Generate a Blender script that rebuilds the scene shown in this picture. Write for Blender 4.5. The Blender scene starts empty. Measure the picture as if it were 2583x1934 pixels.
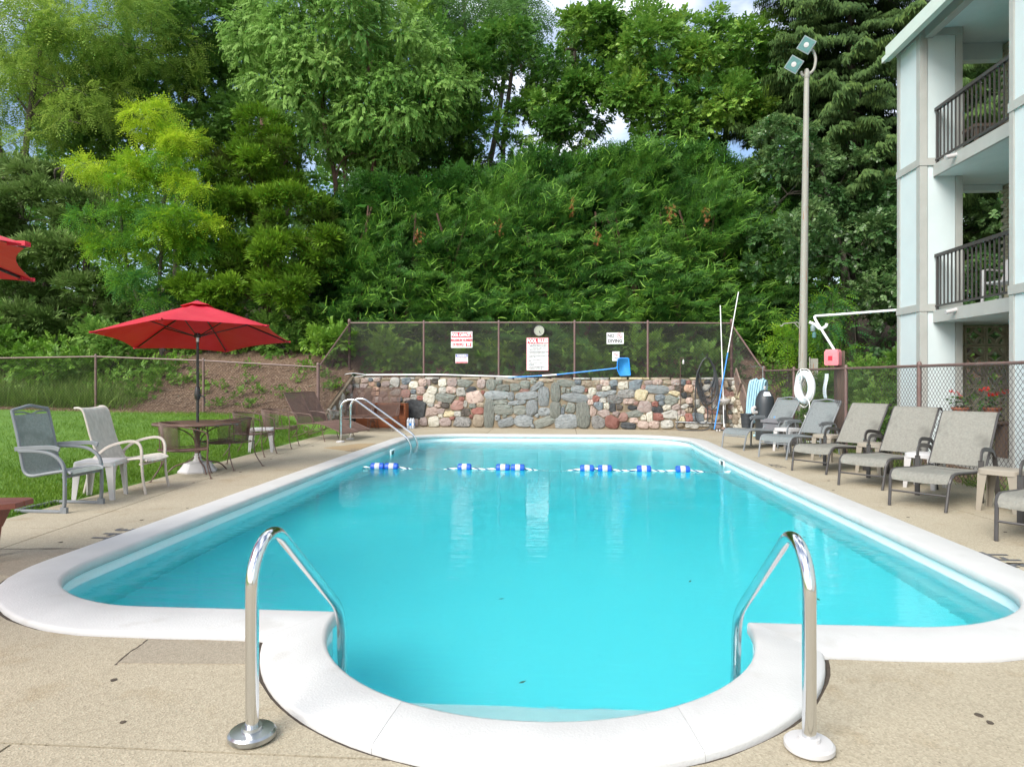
import bpy, bmesh, math, random
import numpy as np
from mathutils import Vector, Matrix, noise
R = math.radians
scene = bpy.context.scene
C = scene.collection
random.seed(7)
rng = np.random.default_rng(11)

# ------------------------------------------------------------------ camera
cam_d = bpy.data.cameras.new('camera')
cam = bpy.data.objects.new('camera', cam_d)
C.objects.link(cam)
cam.location = (0, 0, 1.40)
cam.rotation_euler = (R(90), 0, R(4.30))
cam_d.sensor_width = 36.0
cam_d.lens = 23.6
cam_d.shift_y = -0.0059
cam_d.clip_start = 0.05
cam_d.clip_end = 600
scene.camera = cam

# ------------------------------------------------------------------ light
SUN_EL, SUN_AZ = 40, 212          # azimuth measured clockwise from +Y
world = bpy.data.worlds.new('World')
scene.world = world
world.use_nodes = True
wn, wl = world.node_tree.nodes, world.node_tree.links
for n in list(wn): wn.remove(n)
wout = wn.new('ShaderNodeOutputWorld')
wbg = wn.new('ShaderNodeBackground')
sky = wn.new('ShaderNodeTexSky')
sky.sky_type = 'NISHITA'
sky.sun_disc = False
sky.sun_elevation = R(SUN_EL)
sky.sun_rotation = R(SUN_AZ)
sky.air_density = 1.0
sky.dust_density = 1.5
sky.ozone_density = 1.0
tc = wn.new('ShaderNodeTexCoord')
mp = wn.new('ShaderNodeMapping'); mp.inputs['Scale'].default_value = (1.2, 1.2, 2.6); mp.inputs['Location'].default_value = (0, 2.1, .5)
cn = wn.new('ShaderNodeTexNoise'); cn.inputs['Scale'].default_value = 2.2; cn.inputs['Detail'].default_value = 6; cn.inputs['Roughness'].default_value = .55
cr = wn.new('ShaderNodeValToRGB')
cr.color_ramp.elements[0].position = .45; cr.color_ramp.elements[1].position = .68
mx = wn.new('ShaderNodeMix'); mx.data_type = 'RGBA'
mx.inputs[7].default_value = (12.0, 12.2, 12.6, 1)     # sunlit cloud, same units as the sky
wl.new(tc.outputs['Generated'], mp.inputs[0]); wl.new(mp.outputs[0], cn.inputs['Vector'])
wl.new(cn.outputs['Fac'], cr.inputs[0]); wl.new(cr.outputs[0], mx.inputs[0])
wl.new(sky.outputs[0], mx.inputs[6]); wl.new(mx.outputs[2], wbg.inputs[0])
wl.new(wbg.outputs[0], wout.inputs[0])
wbg.inputs[1].default_value = 0.14
sun_d = bpy.data.lights.new('sun', 'SUN')
sun = bpy.data.objects.new('sun', sun_d); C.objects.link(sun)
sun_d.energy = 3.2
sun_d.angle = R(36)
sun_d.color = (1.0, .95, .88)
sv = Vector((math.sin(R(SUN_AZ)) * math.cos(R(SUN_EL)), math.cos(R(SUN_AZ)) * math.cos(R(SUN_EL)), math.sin(R(SUN_EL))))
sun.rotation_euler = sv.to_track_quat('Z', 'Y').to_euler()
scene.view_settings.view_transform = 'Standard'
scene.view_settings.look = 'None'
scene.view_settings.gamma = 1
scene.view_settings.use_curve_mapping = False
scene.view_settings.exposure = 0.58
scene.cycles.max_bounces = 8
scene.cycles.diffuse_bounces = 4
scene.cycles.glossy_bounces = 4
scene.cycles.transmission_bounces = 4
scene.cycles.transparent_max_bounces = 16
scene.cycles.caustics_reflective = True
scene.cycles.caustics_refractive = True
scene.cycles.use_denoising = True

# ------------------------------------------------------------------ materials
def pm(name, c1, c2=None, scale=4, detail=5, rough=.6, metal=0, bump=0, bscale=60, spec=.5, c3=None, s3=60, t3=.62, stretch=(1, 1, 1), bstretch=(1, 1, 1), rot=(0, 0, 0), bdist=.01):
    m = bpy.data.materials.new(name); m.use_nodes = True
    n, l = m.node_tree.nodes, m.node_tree.links
    b = n['Principled BSDF']
    b.inputs['Roughness'].default_value = rough; b.inputs['Metallic'].default_value = metal
    b.inputs['Specular IOR Level'].default_value = spec
    b.inputs['Base Color'].default_value = (*c1, 1)
    tcn = n.new('ShaderNodeTexCoord')
    def mapped(st):
        q = n.new('ShaderNodeMapping'); q.inputs['Scale'].default_value = st; q.inputs['Rotation'].default_value = rot
        l.new(tcn.outputs['Object'], q.inputs[0]); return q.outputs[0]
    col = None
    if c2:
        t = n.new('ShaderNodeTexNoise'); t.inputs['Scale'].default_value = scale; t.inputs['Detail'].default_value = detail
        t.inputs['Roughness'].default_value = .6
        l.new(mapped(stretch), t.inputs['Vector'])
        r = n.new('ShaderNodeValToRGB'); r.color_ramp.elements[0].position = .32; r.color_ramp.elements[1].position = .68
        r.color_ramp.elements[0].color = (*c1, 1); r.color_ramp.elements[1].color = (*c2, 1)
        l.new(t.outputs['Fac'], r.inputs[0]); col = r.outputs[0]
    if c3:
        t = n.new('ShaderNodeTexNoise'); t.inputs['Scale'].default_value = s3; t.inputs['Detail'].default_value = 3
        l.new(mapped(stretch), t.inputs['Vector'])
        r = n.new('ShaderNodeValToRGB'); r.color_ramp.elements[0].position = t3 - .05; r.color_ramp.elements[1].position = t3 + .05
        l.new(t.outputs['Fac'], r.inputs[0])
        q = n.new('ShaderNodeMix'); q.data_type = 'RGBA'
        l.new(r.outputs[0], q.inputs[0])
        if col: l.new(col, q.inputs[6])
        else: q.inputs[6].default_value = (*c1, 1)
        q.inputs[7].default_value = (*c3, 1); col = q.outputs[2]
    if col: l.new(col, b.inputs['Base Color'])
    if bump:
        t = n.new('ShaderNodeTexNoise'); t.inputs['Scale'].default_value = bscale; t.inputs['Detail'].default_value = 4
        l.new(mapped(bstretch), t.inputs['Vector'])
        q = n.new('ShaderNodeBump'); q.inputs['Strength'].default_value = bump; q.inputs['Distance'].default_value = bdist
        l.new(t.outputs['Fac'], q.inputs['Height']); l.new(q.outputs[0], b.inputs['Normal'])
    return m

def leafmat(name, cols, trans=.28, rough=.5, spec=.35):
    m = bpy.data.materials.new(name); m.use_nodes = True
    n, l = m.node_tree.nodes, m.node_tree.links
    b = n['Principled BSDF']; o = n['Material Output']
    a = n.new('ShaderNodeAttribute'); a.attribute_name = 'tint'
    r = n.new('ShaderNodeValToRGB')
    e = r.color_ramp.elements
    e[0].position = 0; e[1].position = 1
    e[0].color = (*cols[0], 1); e[1].color = (*cols[-1], 1)
    for i in range(1, len(cols) - 1):
        x = e.new(i / (len(cols) - 1)); x.color = (*cols[i], 1)
    l.new(a.outputs['Fac'], r.inputs[0]); l.new(r.outputs[0], b.inputs['Base Color'])
    b.inputs['Roughness'].default_value = rough; b.inputs['Specular IOR Level'].default_value = spec
    t = n.new('ShaderNodeBsdfTranslucent'); l.new(r.outputs[0], t.inputs[0])
    q = n.new('ShaderNodeMixShader'); q.inputs[0].default_value = trans
    l.new(b.outputs[0], q.inputs[1]); l.new(t.outputs[0], q.inputs[2]); l.new(q.outputs[0], o.inputs[0])
    return m

M = {}
M['coping'] = pm('white_coping_paint', (.54, .54, .527), (.49, .49, .478), 3, rough=.55, bump=.25, bscale=90, c3=(.47, .465, .445), s3=4, t3=.66)
M['pool_paint'] = pm('pool_wall_paint', (.76, .82, .82), (.70, .79, .80), 2, rough=.5, bump=.15, bscale=30)
M['floor_paint'] = pm('pool_floor_paint', (.78, .91, .94), (.74, .89, .93), 1.2, rough=.5, c3=(.58, .78, .82), s3=22, t3=.74)
M['chrome'] = pm('stainless_steel', (.72, .73, .74), rough=.13, metal=1, bump=.05, bscale=20)
M['steel'] = pm('dull_steel', (.55, .57, .58), (.45, .47, .48), 8, rough=.3, metal=1)
M['white_plastic'] = pm('white_plastic', (.52, .51, .505), (.47, .46, .455), 5, rough=.4)
M['tan_plastic'] = pm('tan_plastic', (.30, .268, .215), (.265, .235, .19), 5, rough=.4)
M['tan_frame'] = pm('dark_bronze_metal', (.042, .039, .039), (.06, .056, .054), 6, rough=.4)
M['grey_frame'] = pm('grey_painted_metal', (.185, .20, .21), (.155, .17, .18), 6, rough=.4)
M['silver_frame'] = pm('silver_grey_metal', (.19, .205, .22), (.155, .17, .185), 7, rough=.42)
M['beige_frame'] = pm('beige_painted_metal', (.48, .435, .385), (.42, .375, .33), 6, rough=.45)
def weave(name, c1, c2):
    m = pm(name, c1, c2, 45, rough=.75, stretch=(1, .25, 1), bump=.5, bscale=220, bstretch=(1, 1, 1), c3=tuple(x * .8 for x in c1), s3=3, t3=.6)
    return m
M['tan_sling'] = weave('tan_grey_mesh_fabric', (.175, .172, .148), (.235, .231, .20))
M['grey_sling'] = weave('grey_mesh_fabric', (.14, .16, .162), (.195, .215, .215))
M['silver_sling'] = weave('green_grey_mesh_fabric', (.21, .24, .215), (.29, .32, .29))
M['beige_sling'] = pm('beige_leaf_pattern_fabric', (.42, .405, .355), (.52, .50, .445), 14, detail=1, rough=.8, bump=.3, bscale=200, stretch=(1.6, 1.6, .8))
M['iron'] = pm('brown_wrought_iron', (.10, .062, .05), (.15, .09, .07), 9, rough=.5)
M['post'] = pm('brown_fence_paint', (.135, .082, .072), (.17, .11, .098), 10, rough=.45, c3=(.08, .05, .04), s3=25, t3=.7)
M['wire'] = pm('brown_wire_coating', (.055, .042, .046), rough=.5)
M['red_cloth'] = pm('red_canvas', (.60, .022, .055), (.68, .045, .078), 2.2, rough=.48, bump=.35, bscale=5, bdist=.04)
_n, _l = M['red_cloth'].node_tree.nodes, M['red_cloth'].node_tree.links          # thin cloth lets light through
_t = _n.new('ShaderNodeBsdfTranslucent'); _t.inputs[0].default_value = (.78, .010, .03, 1); _m = _n.new('ShaderNodeMixShader'); _m.inputs[0].default_value = .32
_l.new(_n['Principled BSDF'].outputs[0], _m.inputs[1]); _l.new(_t.outputs[0], _m.inputs[2]); _l.new(_m.outputs[0], _n['Material Output'].inputs[0])
M['black_metal'] = pm('black_metal', (.03, .028, .028), rough=.35)
M['red_wood'] = pm('red_brown_stained_wood', (.26, .075, .045), (.20, .06, .04), 3, rough=.6, stretch=(1, 12, 12), bump=.3, bscale=20, bstretch=(1, 10, 10), c3=(.40, .22, .17), s3=9, t3=.72)
M['crate_wood'] = pm('orange_stained_wood', (.34, .105, .035), (.22, .065, .025), 3, rough=.55, stretch=(1, 8, 8), bump=.2, bscale=12)
M['post_wood'] = pm('weathered_brown_wood', (.16, .11, .08), (.095, .07, .055), 5, rough=.85, stretch=(8, 8, .6), bump=.6, bscale=30, bstretch=(5, 5, .5))
M['mortar'] = pm('tan_mortar', (.25, .20, .135), (.17, .138, .092), 6, rough=.95, bump=.8, bscale=35, c3=(.15, .125, .09), s3=3, t3=.64, bdist=.02)
M['deck'] = None
M['building'] = pm('pale_stucco_panel', (.58, .66, .665), (.54, .62, .63), 2, rough=.8, bump=.25, bscale=160, bstretch=(.3, .3, 2))
M['trim'] = pm('warm_grey_trim_paint', (.40, .41, .385), (.36, .37, .345), 4, rough=.6)
M['ceiling'] = pm('balcony_ceiling_paint', (.66, .73, .72), (.60, .68, .67), 3, rough=.8)
M['rail'] = pm('dark_brown_railing_paint', (.055, .052, .05), rough=.45)
M['buff_brick'] = pm('buff_brick_clay', (.44, .40, .29), (.36, .325, .23), 7, rough=.9, bump=.4, bscale=60)
M['brick_mortar'] = pm('brick_joint_mortar', (.20, .185, .15), rough=.95)
M['breeze'] = pm('grey_buff_concrete_block', (.40, .38, .28), (.32, .305, .225), 9, rough=.95, bump=.4, bscale=70)
M['roof_edge'] = pm('pale_green_roof_edge', (.60, .68, .62), (.55, .64, .58), 3, rough=.5)
M['pole'] = pm('grey_painted_pole', (.33, .325, .28), (.27, .265, .23), 2, rough=.6, stretch=(6, 6, .5), c3=(.30, .13, .06), s3=3.5, t3=.70)
M['lamp_glass'] = pm('floodlight_glass', (.10, .23, .22), (.07, .17, .17), 8, rough=.5, spec=.3)
M['lamp_body'] = pm('floodlight_housing', (.20, .26, .27), rough=.5)
M['red_box'] = pm('faded_red_plastic', (.62, .16, .18), (.66, .23, .26), 3, rough=.6)
M['conduit'] = pm('white_conduit_paint', (.78, .80, .80), rough=.45)
M['ring'] = pm('white_foam', (.76, .80, .82), (.68, .73, .76), 5, rough=.6)
M['rope_white'] = pm('white_rope', (.78, .78, .74), rough=.8)
M['rope_blue'] = pm('navy_rope', (.02, .05, .16), rough=.8)
M['float_blue'] = pm('blue_float_plastic', (.012, .085, .48), rough=.35)
M['pool_blue'] = pm('bright_blue_plastic', (.02, .25, .72), rough=.35)
M['net'] = pm('blue_netting', (.03, .26, .55), (.02, .20, .45), 30, rough=.8)
M['hose_black'] = pm('black_rubber_hose', (.035, .038, .042), rough=.42)
M['hose_blue'] = pm('pale_blue_pool_hose', (.36, .58, .68), (.30, .52, .63), 60, rough=.5, stretch=(1, 1, 1))
M['tank'] = pm('dark_grey_tank_plastic', (.035, .043, .05), (.028, .034, .04), 3, rough=.45)
M['tote'] = pm('grey_plastic_tote', (.20, .20, .215), (.17, .17, .18), 4, rough=.5)
M['paper'] = pm('white_paper', (.70, .76, .80), rough=.7)
M['sign_white'] = pm('white_sign_paint', (.80, .80, .79), rough=.4)
M['sign_red'] = pm('red_sign_paint', (.52, .012, .035), rough=.4)
M['sign_blue'] = pm('blue_sign_paint', (.02, .04, .33), rough=.4)
M['sign_black'] = pm('black_sign_paint', (.02, .02, .025), rough=.5)
M['mark'] = pm('worn_black_deck_paint', (.06, .065, .075), (.13, .13, .125), 25, rough=.8)
M['clock_face'] = pm('cream_clock_face', (.68, .70, .58), rough=.4)
M['plywood'] = pm('brown_plastic_sheet', (.18, .125, .10), (.23, .165, .135), 4, rough=.7)
M['terracotta'] = pm('terracotta_clay', (.30, .11, .06), (.24, .09, .05), 5, rough=.85)
M['petal'] = pm('red_petal', (.72, .015, .012), rough=.6)
M['bark'] = pm('grey_brown_bark', (.12, .10, .08), (.065, .055, .045), 7, rough=.95, stretch=(4, 4, .7), bump=.8, bscale=25, bstretch=(3, 3, .5), bdist=.03)
M['bark_red'] = pm('reddish_bark', (.16, .085, .06), (.09, .055, .04), 7, rough=.95, stretch=(4, 4, .7), bump=.8, bscale=25, bstretch=(3, 3, .5), bdist=.03)
M['crack'] = pm('dark_joint_dirt', (.045, .035, .026), (.09, .07, .05), 30, rough=1)
M['dirt'] = pm('mulch_soil', (.088, .05, .03), (.155, .098, .06), 5, rough=1, bump=1, bscale=18, c3=(.27, .20, .14), s3=26, t3=.60, bdist=.05)
M['lawn'] = pm('lawn_soil_green', (.075, .165, .016), (.10, .20, .02), 2, rough=.95)
M['ground'] = pm('distant_ground', (.06, .075, .03), (.09, .08, .04), .5, rough=1)
M['stick'] = pm('bleached_stick', (.30, .22, .15), (.20, .14, .10), 9, rough=.95)
M['leaf_litter'] = pm('fallen_leaf', (.22, .07, .03), rough=.8)

# deck: exposed aggregate concrete
def deckmat(name, base, dark, stain):
    m = bpy.data.materials.new(name); m.use_nodes = True
    n, l = m.node_tree.nodes, m.node_tree.links; b = n['Principled BSDF']
    t = n.new('ShaderNodeTexCoord')
    def tex(kind, s, d=4):
        q = n.new(kind); q.inputs['Scale'].default_value = s
        if kind == 'ShaderNodeTexNoise': q.inputs['Detail'].default_value = d; q.inputs['Roughness'].default_value = .62
        l.new(t.outputs['Object'], q.inputs['Vector']); return q
    def ramp(src, p0, p1, c0, c1):
        r = n.new('ShaderNodeValToRGB'); e = r.color_ramp.elements
        e[0].position = p0; e[1].position = p1; e[0].color = (*c0, 1); e[1].color = (*c1, 1); l.new(src, r.inputs[0]); return r.outputs[0]
    def mix(f, a, bb, mode='MIX', k=None):
        q = n.new('ShaderNodeMix'); q.data_type = 'RGBA'; q.blend_type = mode
        if k is None: l.new(f, q.inputs[0])
        else: q.inputs[0].default_value = k
        l.new(a, q.inputs[6])
        if hasattr(bb, 'links'): l.new(bb, q.inputs[7])
        else: q.inputs[7].default_value = (*bb, 1)
        return q.outputs[2]
    big = tex('ShaderNodeTexNoise', .55, 5); mid = tex('ShaderNodeTexNoise', 2.3, 6)
    c = ramp(big.outputs['Fac'], .3, .7, dark, base)
    st = ramp(mid.outputs['Fac'], .56, .74, (0, 0, 0), (.75, .75, .75))
    c = mix(st, c, stain)
    vo = tex('ShaderNodeTexVoronoi', 120)
    peb = ramp(vo.outputs['Color'], .1, .9, (.72, .69, .64), (1.18, 1.16, 1.13))
    c = mix(None, c, peb, 'MULTIPLY', .75)
    sp = tex('ShaderNodeTexNoise', 55, 2)
    spm = ramp(sp.outputs['Fac'], .66, .72, (0, 0, 0), (.7, .7, .7))
    c = mix(spm, c, (.10, .075, .05))
    sp2 = tex('ShaderNodeTexNoise', 2.1, 1)
    l.new(c, b.inputs['Base Color']); b.inputs['Roughness'].default_value = .9
    bp = n.new('ShaderNodeBump'); bp.inputs['Strength'].default_value = .5; bp.inputs['Distance'].default_value = .004
    l.new(vo.outputs['Distance'], bp.inputs['Height']); l.new(bp.outputs[0], b.inputs['Normal'])
    return m
M['deck'] = deckmat('aggregate_concrete', (.40, .357, .268), (.333, .295, .218), (.265, .21, .125))
M['deck_grey'] = deckmat('grey_concrete_patch', (.315, .28, .22), (.285, .25, .19), (.24, .20, .14))

# water: clear surface that mirrors by angle, with water that takes the red out of the light
def watermat():
    m = bpy.data.materials.new('pool_water'); m.use_nodes = True
    n, l = m.node_tree.nodes, m.node_tree.links
    n.remove(n['Principled BSDF']); o = n['Material Output']
    fr = n.new('ShaderNodeFresnel'); fr.inputs['IOR'].default_value = 1.33
    tr = n.new('ShaderNodeBsdfRefraction'); tr.inputs['IOR'].default_value = 1.33; tr.inputs['Roughness'].default_value = 0; gl = n.new('ShaderNodeBsdfGlossy'); gl.inputs['Roughness'].default_value = .0
    ms = n.new('ShaderNodeMixShader')
    l.new(fr.outputs[0], ms.inputs[0]); l.new(tr.outputs[0], ms.inputs[1]); l.new(gl.outputs[0], ms.inputs[2]); l.new(ms.outputs[0], o.inputs[0])
    t = n.new('ShaderNodeTexCoord'); mpn = n.new('ShaderNodeMapping'); mpn.inputs['Scale'].default_value = (.40, 2.3, 1)
    l.new(t.outputs['Object'], mpn.inputs[0])
    a = n.new('ShaderNodeTexNoise'); a.inputs['Scale'].default_value = 5.5; a.inputs['Detail'].default_value = 2
    a2 = n.new('ShaderNodeTexNoise'); a2.inputs['Scale'].default_value = 1.1; a2.inputs['Detail'].default_value = 1
    l.new(mpn.outputs[0], a.inputs['Vector']); l.new(t.outputs['Object'], a2.inputs['Vector'])
    mu = n.new('ShaderNodeMath'); mu.operation = 'MULTIPLY'; l.new(a.outputs['Fac'], mu.inputs[0]); l.new(a2.outputs['Fac'], mu.inputs[1])
    bp = n.new('ShaderNodeBump'); bp.inputs['Strength'].default_value = .5; bp.inputs['Distance'].default_value = .022
    l.new(mu.outputs[0], bp.inputs['Height']); l.new(bp.outputs[0], gl.inputs['Normal']); l.new(bp.outputs[0], tr.inputs['Normal'])
    va = n.new('ShaderNodeVolumeAbsorption'); va.inputs['Color'].default_value = (.0, .970, .993, 1); va.inputs['Density'].default_value = .85
    l.new(va.outputs[0], o.inputs['Volume'])
    return m
M['water'] = watermat()

# ------------------------------------------------------------------ mesh helpers
class MB:
    def __init__(s): s.v = []; s.f = []
    def add(s, vs, fs):
        k = len(s.v); s.v += [tuple(x) for x in vs]; s.f += [tuple(i + k for i in q) for q in fs]; return s
    def box(s, c, d, rz=0, mat=None):
        hx, hy, hz = d[0] / 2, d[1] / 2, d[2] / 2
        vs = [Vector((x, y, z)) for x in (-hx, hx) for y in (-hy, hy) for z in (-hz, hz)]
        m = mat if mat is not None else Matrix.Rotation(rz, 3, 'Z')
        vs = [m @ q + Vector(c) for q in vs]
        return s.add(vs, [(0, 1, 3, 2), (4, 6, 7, 5), (0, 4, 5, 1), (2, 3, 7, 6), (0, 2, 6, 4), (1, 5, 7, 3)])
    def sweep(s, pts, prof, up=(0, 0, 1), closed=False, caps=True, scale=None):
        P = [Vector(p) for p in pts]; n = len(P); m = len(prof); up = Vector(up); vs = []
        prevx = None
        for i in range(n):
            if closed: t = P[(i + 1) % n] - P[i - 1]
            else: t = P[min(i + 1, n - 1)] - P[max(i - 1, 0)]
            t.normalize()
            if prevx is None:
                x = t.cross(up)
                if x.length < 1e-3: x = t.cross(Vector((0, 1, 0)))
                if x.length < 1e-3: x = t.cross(Vector((1, 0, 0)))
            else:
                x = prevx - t * prevx.dot(t)
            x.normalize(); y = x.cross(t); y.normalize(); prevx = x
            k = scale[i] if scale else 1
            for a, b in prof: vs.append(P[i] + x * a * k + y * b * k)
        fs = []
        for i in range(n if closed else n - 1):
            j = (i + 1) % n
            for q in range(m):
                r = (q + 1) % m
                fs.append((i * m + q, i * m + r, j * m + r, j * m + q))
        if caps and not closed:
            fs.append(tuple(range(m))[::-1]); fs.append(tuple((n - 1) * m + q for q in range(m)))
        return s.add(vs, fs)
    def tube(s, pts, r, n=8, closed=False, caps=True, scale=None):
        return s.sweep(pts, [(r * math.cos(2 * math.pi * k / n), r * math.sin(2 * math.pi * k / n)) for k in range(n)], closed=closed, caps=caps, scale=scale)
    def bar(s, pts, w, t, up=(0, 0, 1), closed=False):
        b = min(w, t) * .2
        pr = [(-w/2 + b, -t/2), (w/2 - b, -t/2), (w/2, -t/2 + b), (w/2, t/2 - b), (w/2 - b, t/2), (-w/2 + b, t/2), (-w/2, t/2 - b), (-w/2, -t/2 + b)]
        return s.sweep(pts, pr, up=up, closed=closed)
    def lathe(s, prof, n=20, c=(0, 0, 0), mat=None):
        m = mat or Matrix.Identity(3); vs = []; fs = []; k = len(prof)
        for i in range(n):
            a = 2 * math.pi * i / n
            for r, z in prof: vs.append(m @ Vector((r * math.cos(a), r * math.sin(a), z)) + Vector(c))
        for i in range(n):
            j = (i + 1) % n
            for q in range(k - 1): fs.append((i * k + q, j * k + q, j * k + q + 1, i * k + q + 1))
        if prof[0][0] > 1e-6: fs.append(tuple(i * k for i in range(n))[::-1])
        if prof[-1][0] > 1e-6: fs.append(tuple(i * k + k - 1 for i in range(n)))
        return s.add(vs, fs)
    def prism(s, poly, z0, z1):
        n = len(poly)
        return s.add([(x, y, z0) for x, y in poly] + [(x, y, z1) for x, y in poly],
                     [tuple(range(n))[::-1], tuple(range(n, 2 * n))] + [(i, (i + 1) % n, n + (i + 1) % n, n + i) for i in range(n)])
    def sheet(s, grid, th):
        nu, nv = len(grid), len(grid[0]); G = [[Vector(p) for p in r] for r in grid]; top = []; bot = []
        for i in range(nu):
            for j in range(nv):
                du = G[min(i + 1, nu - 1)][j] - G[max(i - 1, 0)][j]; dv = G[i][min(j + 1, nv - 1)] - G[i][max(j - 1, 0)]
                nn = du.cross(dv); nn.normalize()
                top.append(G[i][j] + nn * th / 2); bot.append(G[i][j] - nn * th / 2)
        N = nu * nv; fs = []
        for i in range(nu - 1):
            for j in range(nv - 1):
                a, b, c, d = i * nv + j, (i + 1) * nv + j, (i + 1) * nv + j + 1, i * nv + j + 1
                fs += [(a, b, c, d), (N + d, N + c, N + b, N + a)]
        for i in range(nu - 1):
            a, b = i * nv, (i + 1) * nv; fs.append((a, N + a, N + b, b))
            a, b = i * nv + nv - 1, (i + 1) * nv + nv - 1; fs.append((b, N + b, N + a, a))
        for j in range(nv - 1):
            fs.append((j + 1, N + j + 1, N + j, j)); a = (nu - 1) * nv + j; fs.append((a, N + a, N + a + 1, a + 1))
        return s.add(top + bot, fs)
    def mesh(s, name, m, smooth=True, ang=38):
        me = bpy.data.meshes.new(name); me.from_pydata(s.v, [], s.f)
        if m: me.materials.append(m)
        bm = bmesh.new(); bm.from_mesh(me); bmesh.ops.recalc_face_normals(bm, faces=bm.faces); bm.to_mesh(me); bm.free()
        if smooth:
            me.shade_smooth(); me.set_sharp_from_angle(angle=R(ang))
        me.update(); return me
    def build(s, name, m, parent=None, smooth=True, ang=38):
        return link(name, s.mesh(name, m, smooth, ang), parent)

def link(name, me, parent=None):
    o = bpy.data.objects.new(name, me); C.objects.link(o)
    if parent: o.parent = parent
    return o
def tag(o, label, cat, group=None, kind=None):
    if label: o['label'] = label
    if cat: o['category'] = cat
    if group: o['group'] = group
    if kind: o['kind'] = kind
    return o
def thing(name, label, cat, loc=(0, 0, 0), rz=0, group=None):
    o = bpy.data.objects.new(name, None); C.objects.link(o); o.empty_display_size = .1
    o.location = loc; o.rotation_euler = (0, 0, rz)
    return tag(o, label, cat, group)
def dup(root, loc, rz, label):
    kids = {}
    for o in C.objects: kids.setdefault(o.parent, []).append(o)
    r = root.copy(); C.objects.link(r); r.location = loc; r.rotation_euler = (0, 0, rz); r['label'] = label
    def rec(a, b):
        for ch in kids.get(a, []):
            c = ch.copy(); C.objects.link(c); c.parent = b; rec(ch, c)
    rec(root, r); return r
def bez(pts, n=8):           # smooth curve through points (Catmull-Rom)
    P = [Vector(p) for p in pts]; out = []
    for i in range(len(P) - 1):
        a, b, c, d = P[max(i - 1, 0)], P[i], P[i + 1], P[min(i + 2, len(P) - 1)]
        for k in range(n):
            t = k / n
            out.append(.5 * ((2 * b) + (c - a) * t + (2 * a - 5 * b + 4 * c - d) * t * t + (3 * b - a - 3 * c + d) * t ** 3))
    out.append(P[-1]); return out
def fillet(pts, r, n=5):     # straight runs with rounded corners
    P = [Vector(p) for p in pts]; out = [P[0]]
    for i in range(1, len(P) - 1):
        a, b, c = P[i - 1], P[i], P[i + 1]; u = (a - b); v = (c - b); rr = min(r, u.length * .49, v.length * .49)
        u.normalize(); v.normalize(); p, q = b + u * rr, b + v * rr
        for k in range(n + 1):
            t = k / n; out.append((1 - t) ** 2 * p + 2 * t * (1 - t) * b + t * t * q)
    out.append(P[-1]); return out
_txt = 0
def text(name, s, size, m, parent, loc, rot=(R(90), 0, 0), bold=0, align='CENTER', sx=1, ext=.0008):
    cu = bpy.data.curves.new('lettering', 'FONT'); cu.body = s; cu.size = size; cu.align_x = align; cu.align_y = 'CENTER'
    cu.offset = bold; cu.extrude = ext; cu.resolution_u = 2
    t = bpy.data.objects.new('lettering', cu); C.objects.link(t)
    dg = bpy.context.evaluated_depsgraph_get(); dg.update()
    me = bpy.data.meshes.new_from_object(t.evaluated_get(dg)); me.name = name
    bpy.data.objects.remove(t); bpy.data.curves.remove(cu)
    me.materials.clear(); me.materials.append(m)
    o = link(name, me, parent); o.location = loc; o.rotation_euler = rot; o.scale = (sx, 1, 1)
    return o
def npmesh(name, V, F, m, parent=None, tint=None):
    me = bpy.data.meshes.new(name); V = np.asarray(V, np.float32); F = np.asarray(F, np.int32); k = F.shape[1]
    me.vertices.add(len(V)); me.vertices.foreach_set('co', V.ravel())
    me.loops.add(F.size); me.loops.foreach_set('vertex_index', F.ravel())
    me.polygons.add(len(F)); me.polygons.foreach_set('loop_start', np.arange(len(F), dtype=np.int32) * k)
    me.update(calc_edges=True)
    if tint is not None:
        a = me.attributes.new('tint', 'FLOAT', 'POINT'); a.data.foreach_set('value', np.asarray(tint, np.float32))
    me.materials.append(m)
    return link(name, me, parent)

# ================================================================== GROUND
def sm(a, b, x):
    t = min(1, max(0, (x - a) / (b - a))); return t * t * (3 - 2 * t)
def nz(x, y, s, k=0): return noise.noise(Vector((x * s, y * s, k)))
WA, WB = Vector((-6.0, 18.85, 0)), Vector((4.5, 18.05, 0))     # foot of the stone wall
WD = (WB - WA).normalized(); WANG = math.atan2(WD.y, WD.x)
def wall_y(x): return WA.y + (x - WA.x) * WD.y / WD.x
def T(x, y):
    if y < 16.5 and x < 5.2:
        e = sm(0, 1.6, -5.65 - x)
        return -.015 + e * (.05 + .38 * sm(8, 16.5, y) + .018 * min(12, -5.65 - x)) + .02 * nz(x, y, .5) * e
    z0 = .40 + .018 * min(12, max(0, -5.65 - x)) if x < 5 else .40 * (1 - sm(5, 6.5, x)) + .02
    d = y - 16.5
    z = z0 + .44 * min(d, 4) + .18 * max(0, d - 4) if d > 0 else z0 * sm(-1.5, 0, d)
    if -6.0 < x < 4.7 : z -= .22
    k = sm(0, 1.2, d)
    return z + k * (.16 * nz(x, y, .45, 3) + .05 * nz(x, y, 1.7, 5))
def grid(name, xs, ys, m, fy=None):
    b = MB(); n = len(ys)
    vs = []
    for x in xs:
        for y in ys:
            yy = fy(x, y) if fy else y
            vs.append((x, yy, T(x, yy)))
    b.add(vs, [(i * n + j, (i + 1) * n + j, (i + 1) * n + j + 1, i * n + j + 1) for i in range(len(xs) - 1) for j in range(n - 1)])
    return b
lin = lambda a, b, n: [a + (b - a) * i / n for i in range(n + 1)]
o = grid('lawn', lin(-46, -16, 10)[:-1] + lin(-16, -5.45, 32), lin(-8, 4, 6)[:-1] + lin(4, 16.5, 36), None).build('lawn', M['lawn'], ang=80)
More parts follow.
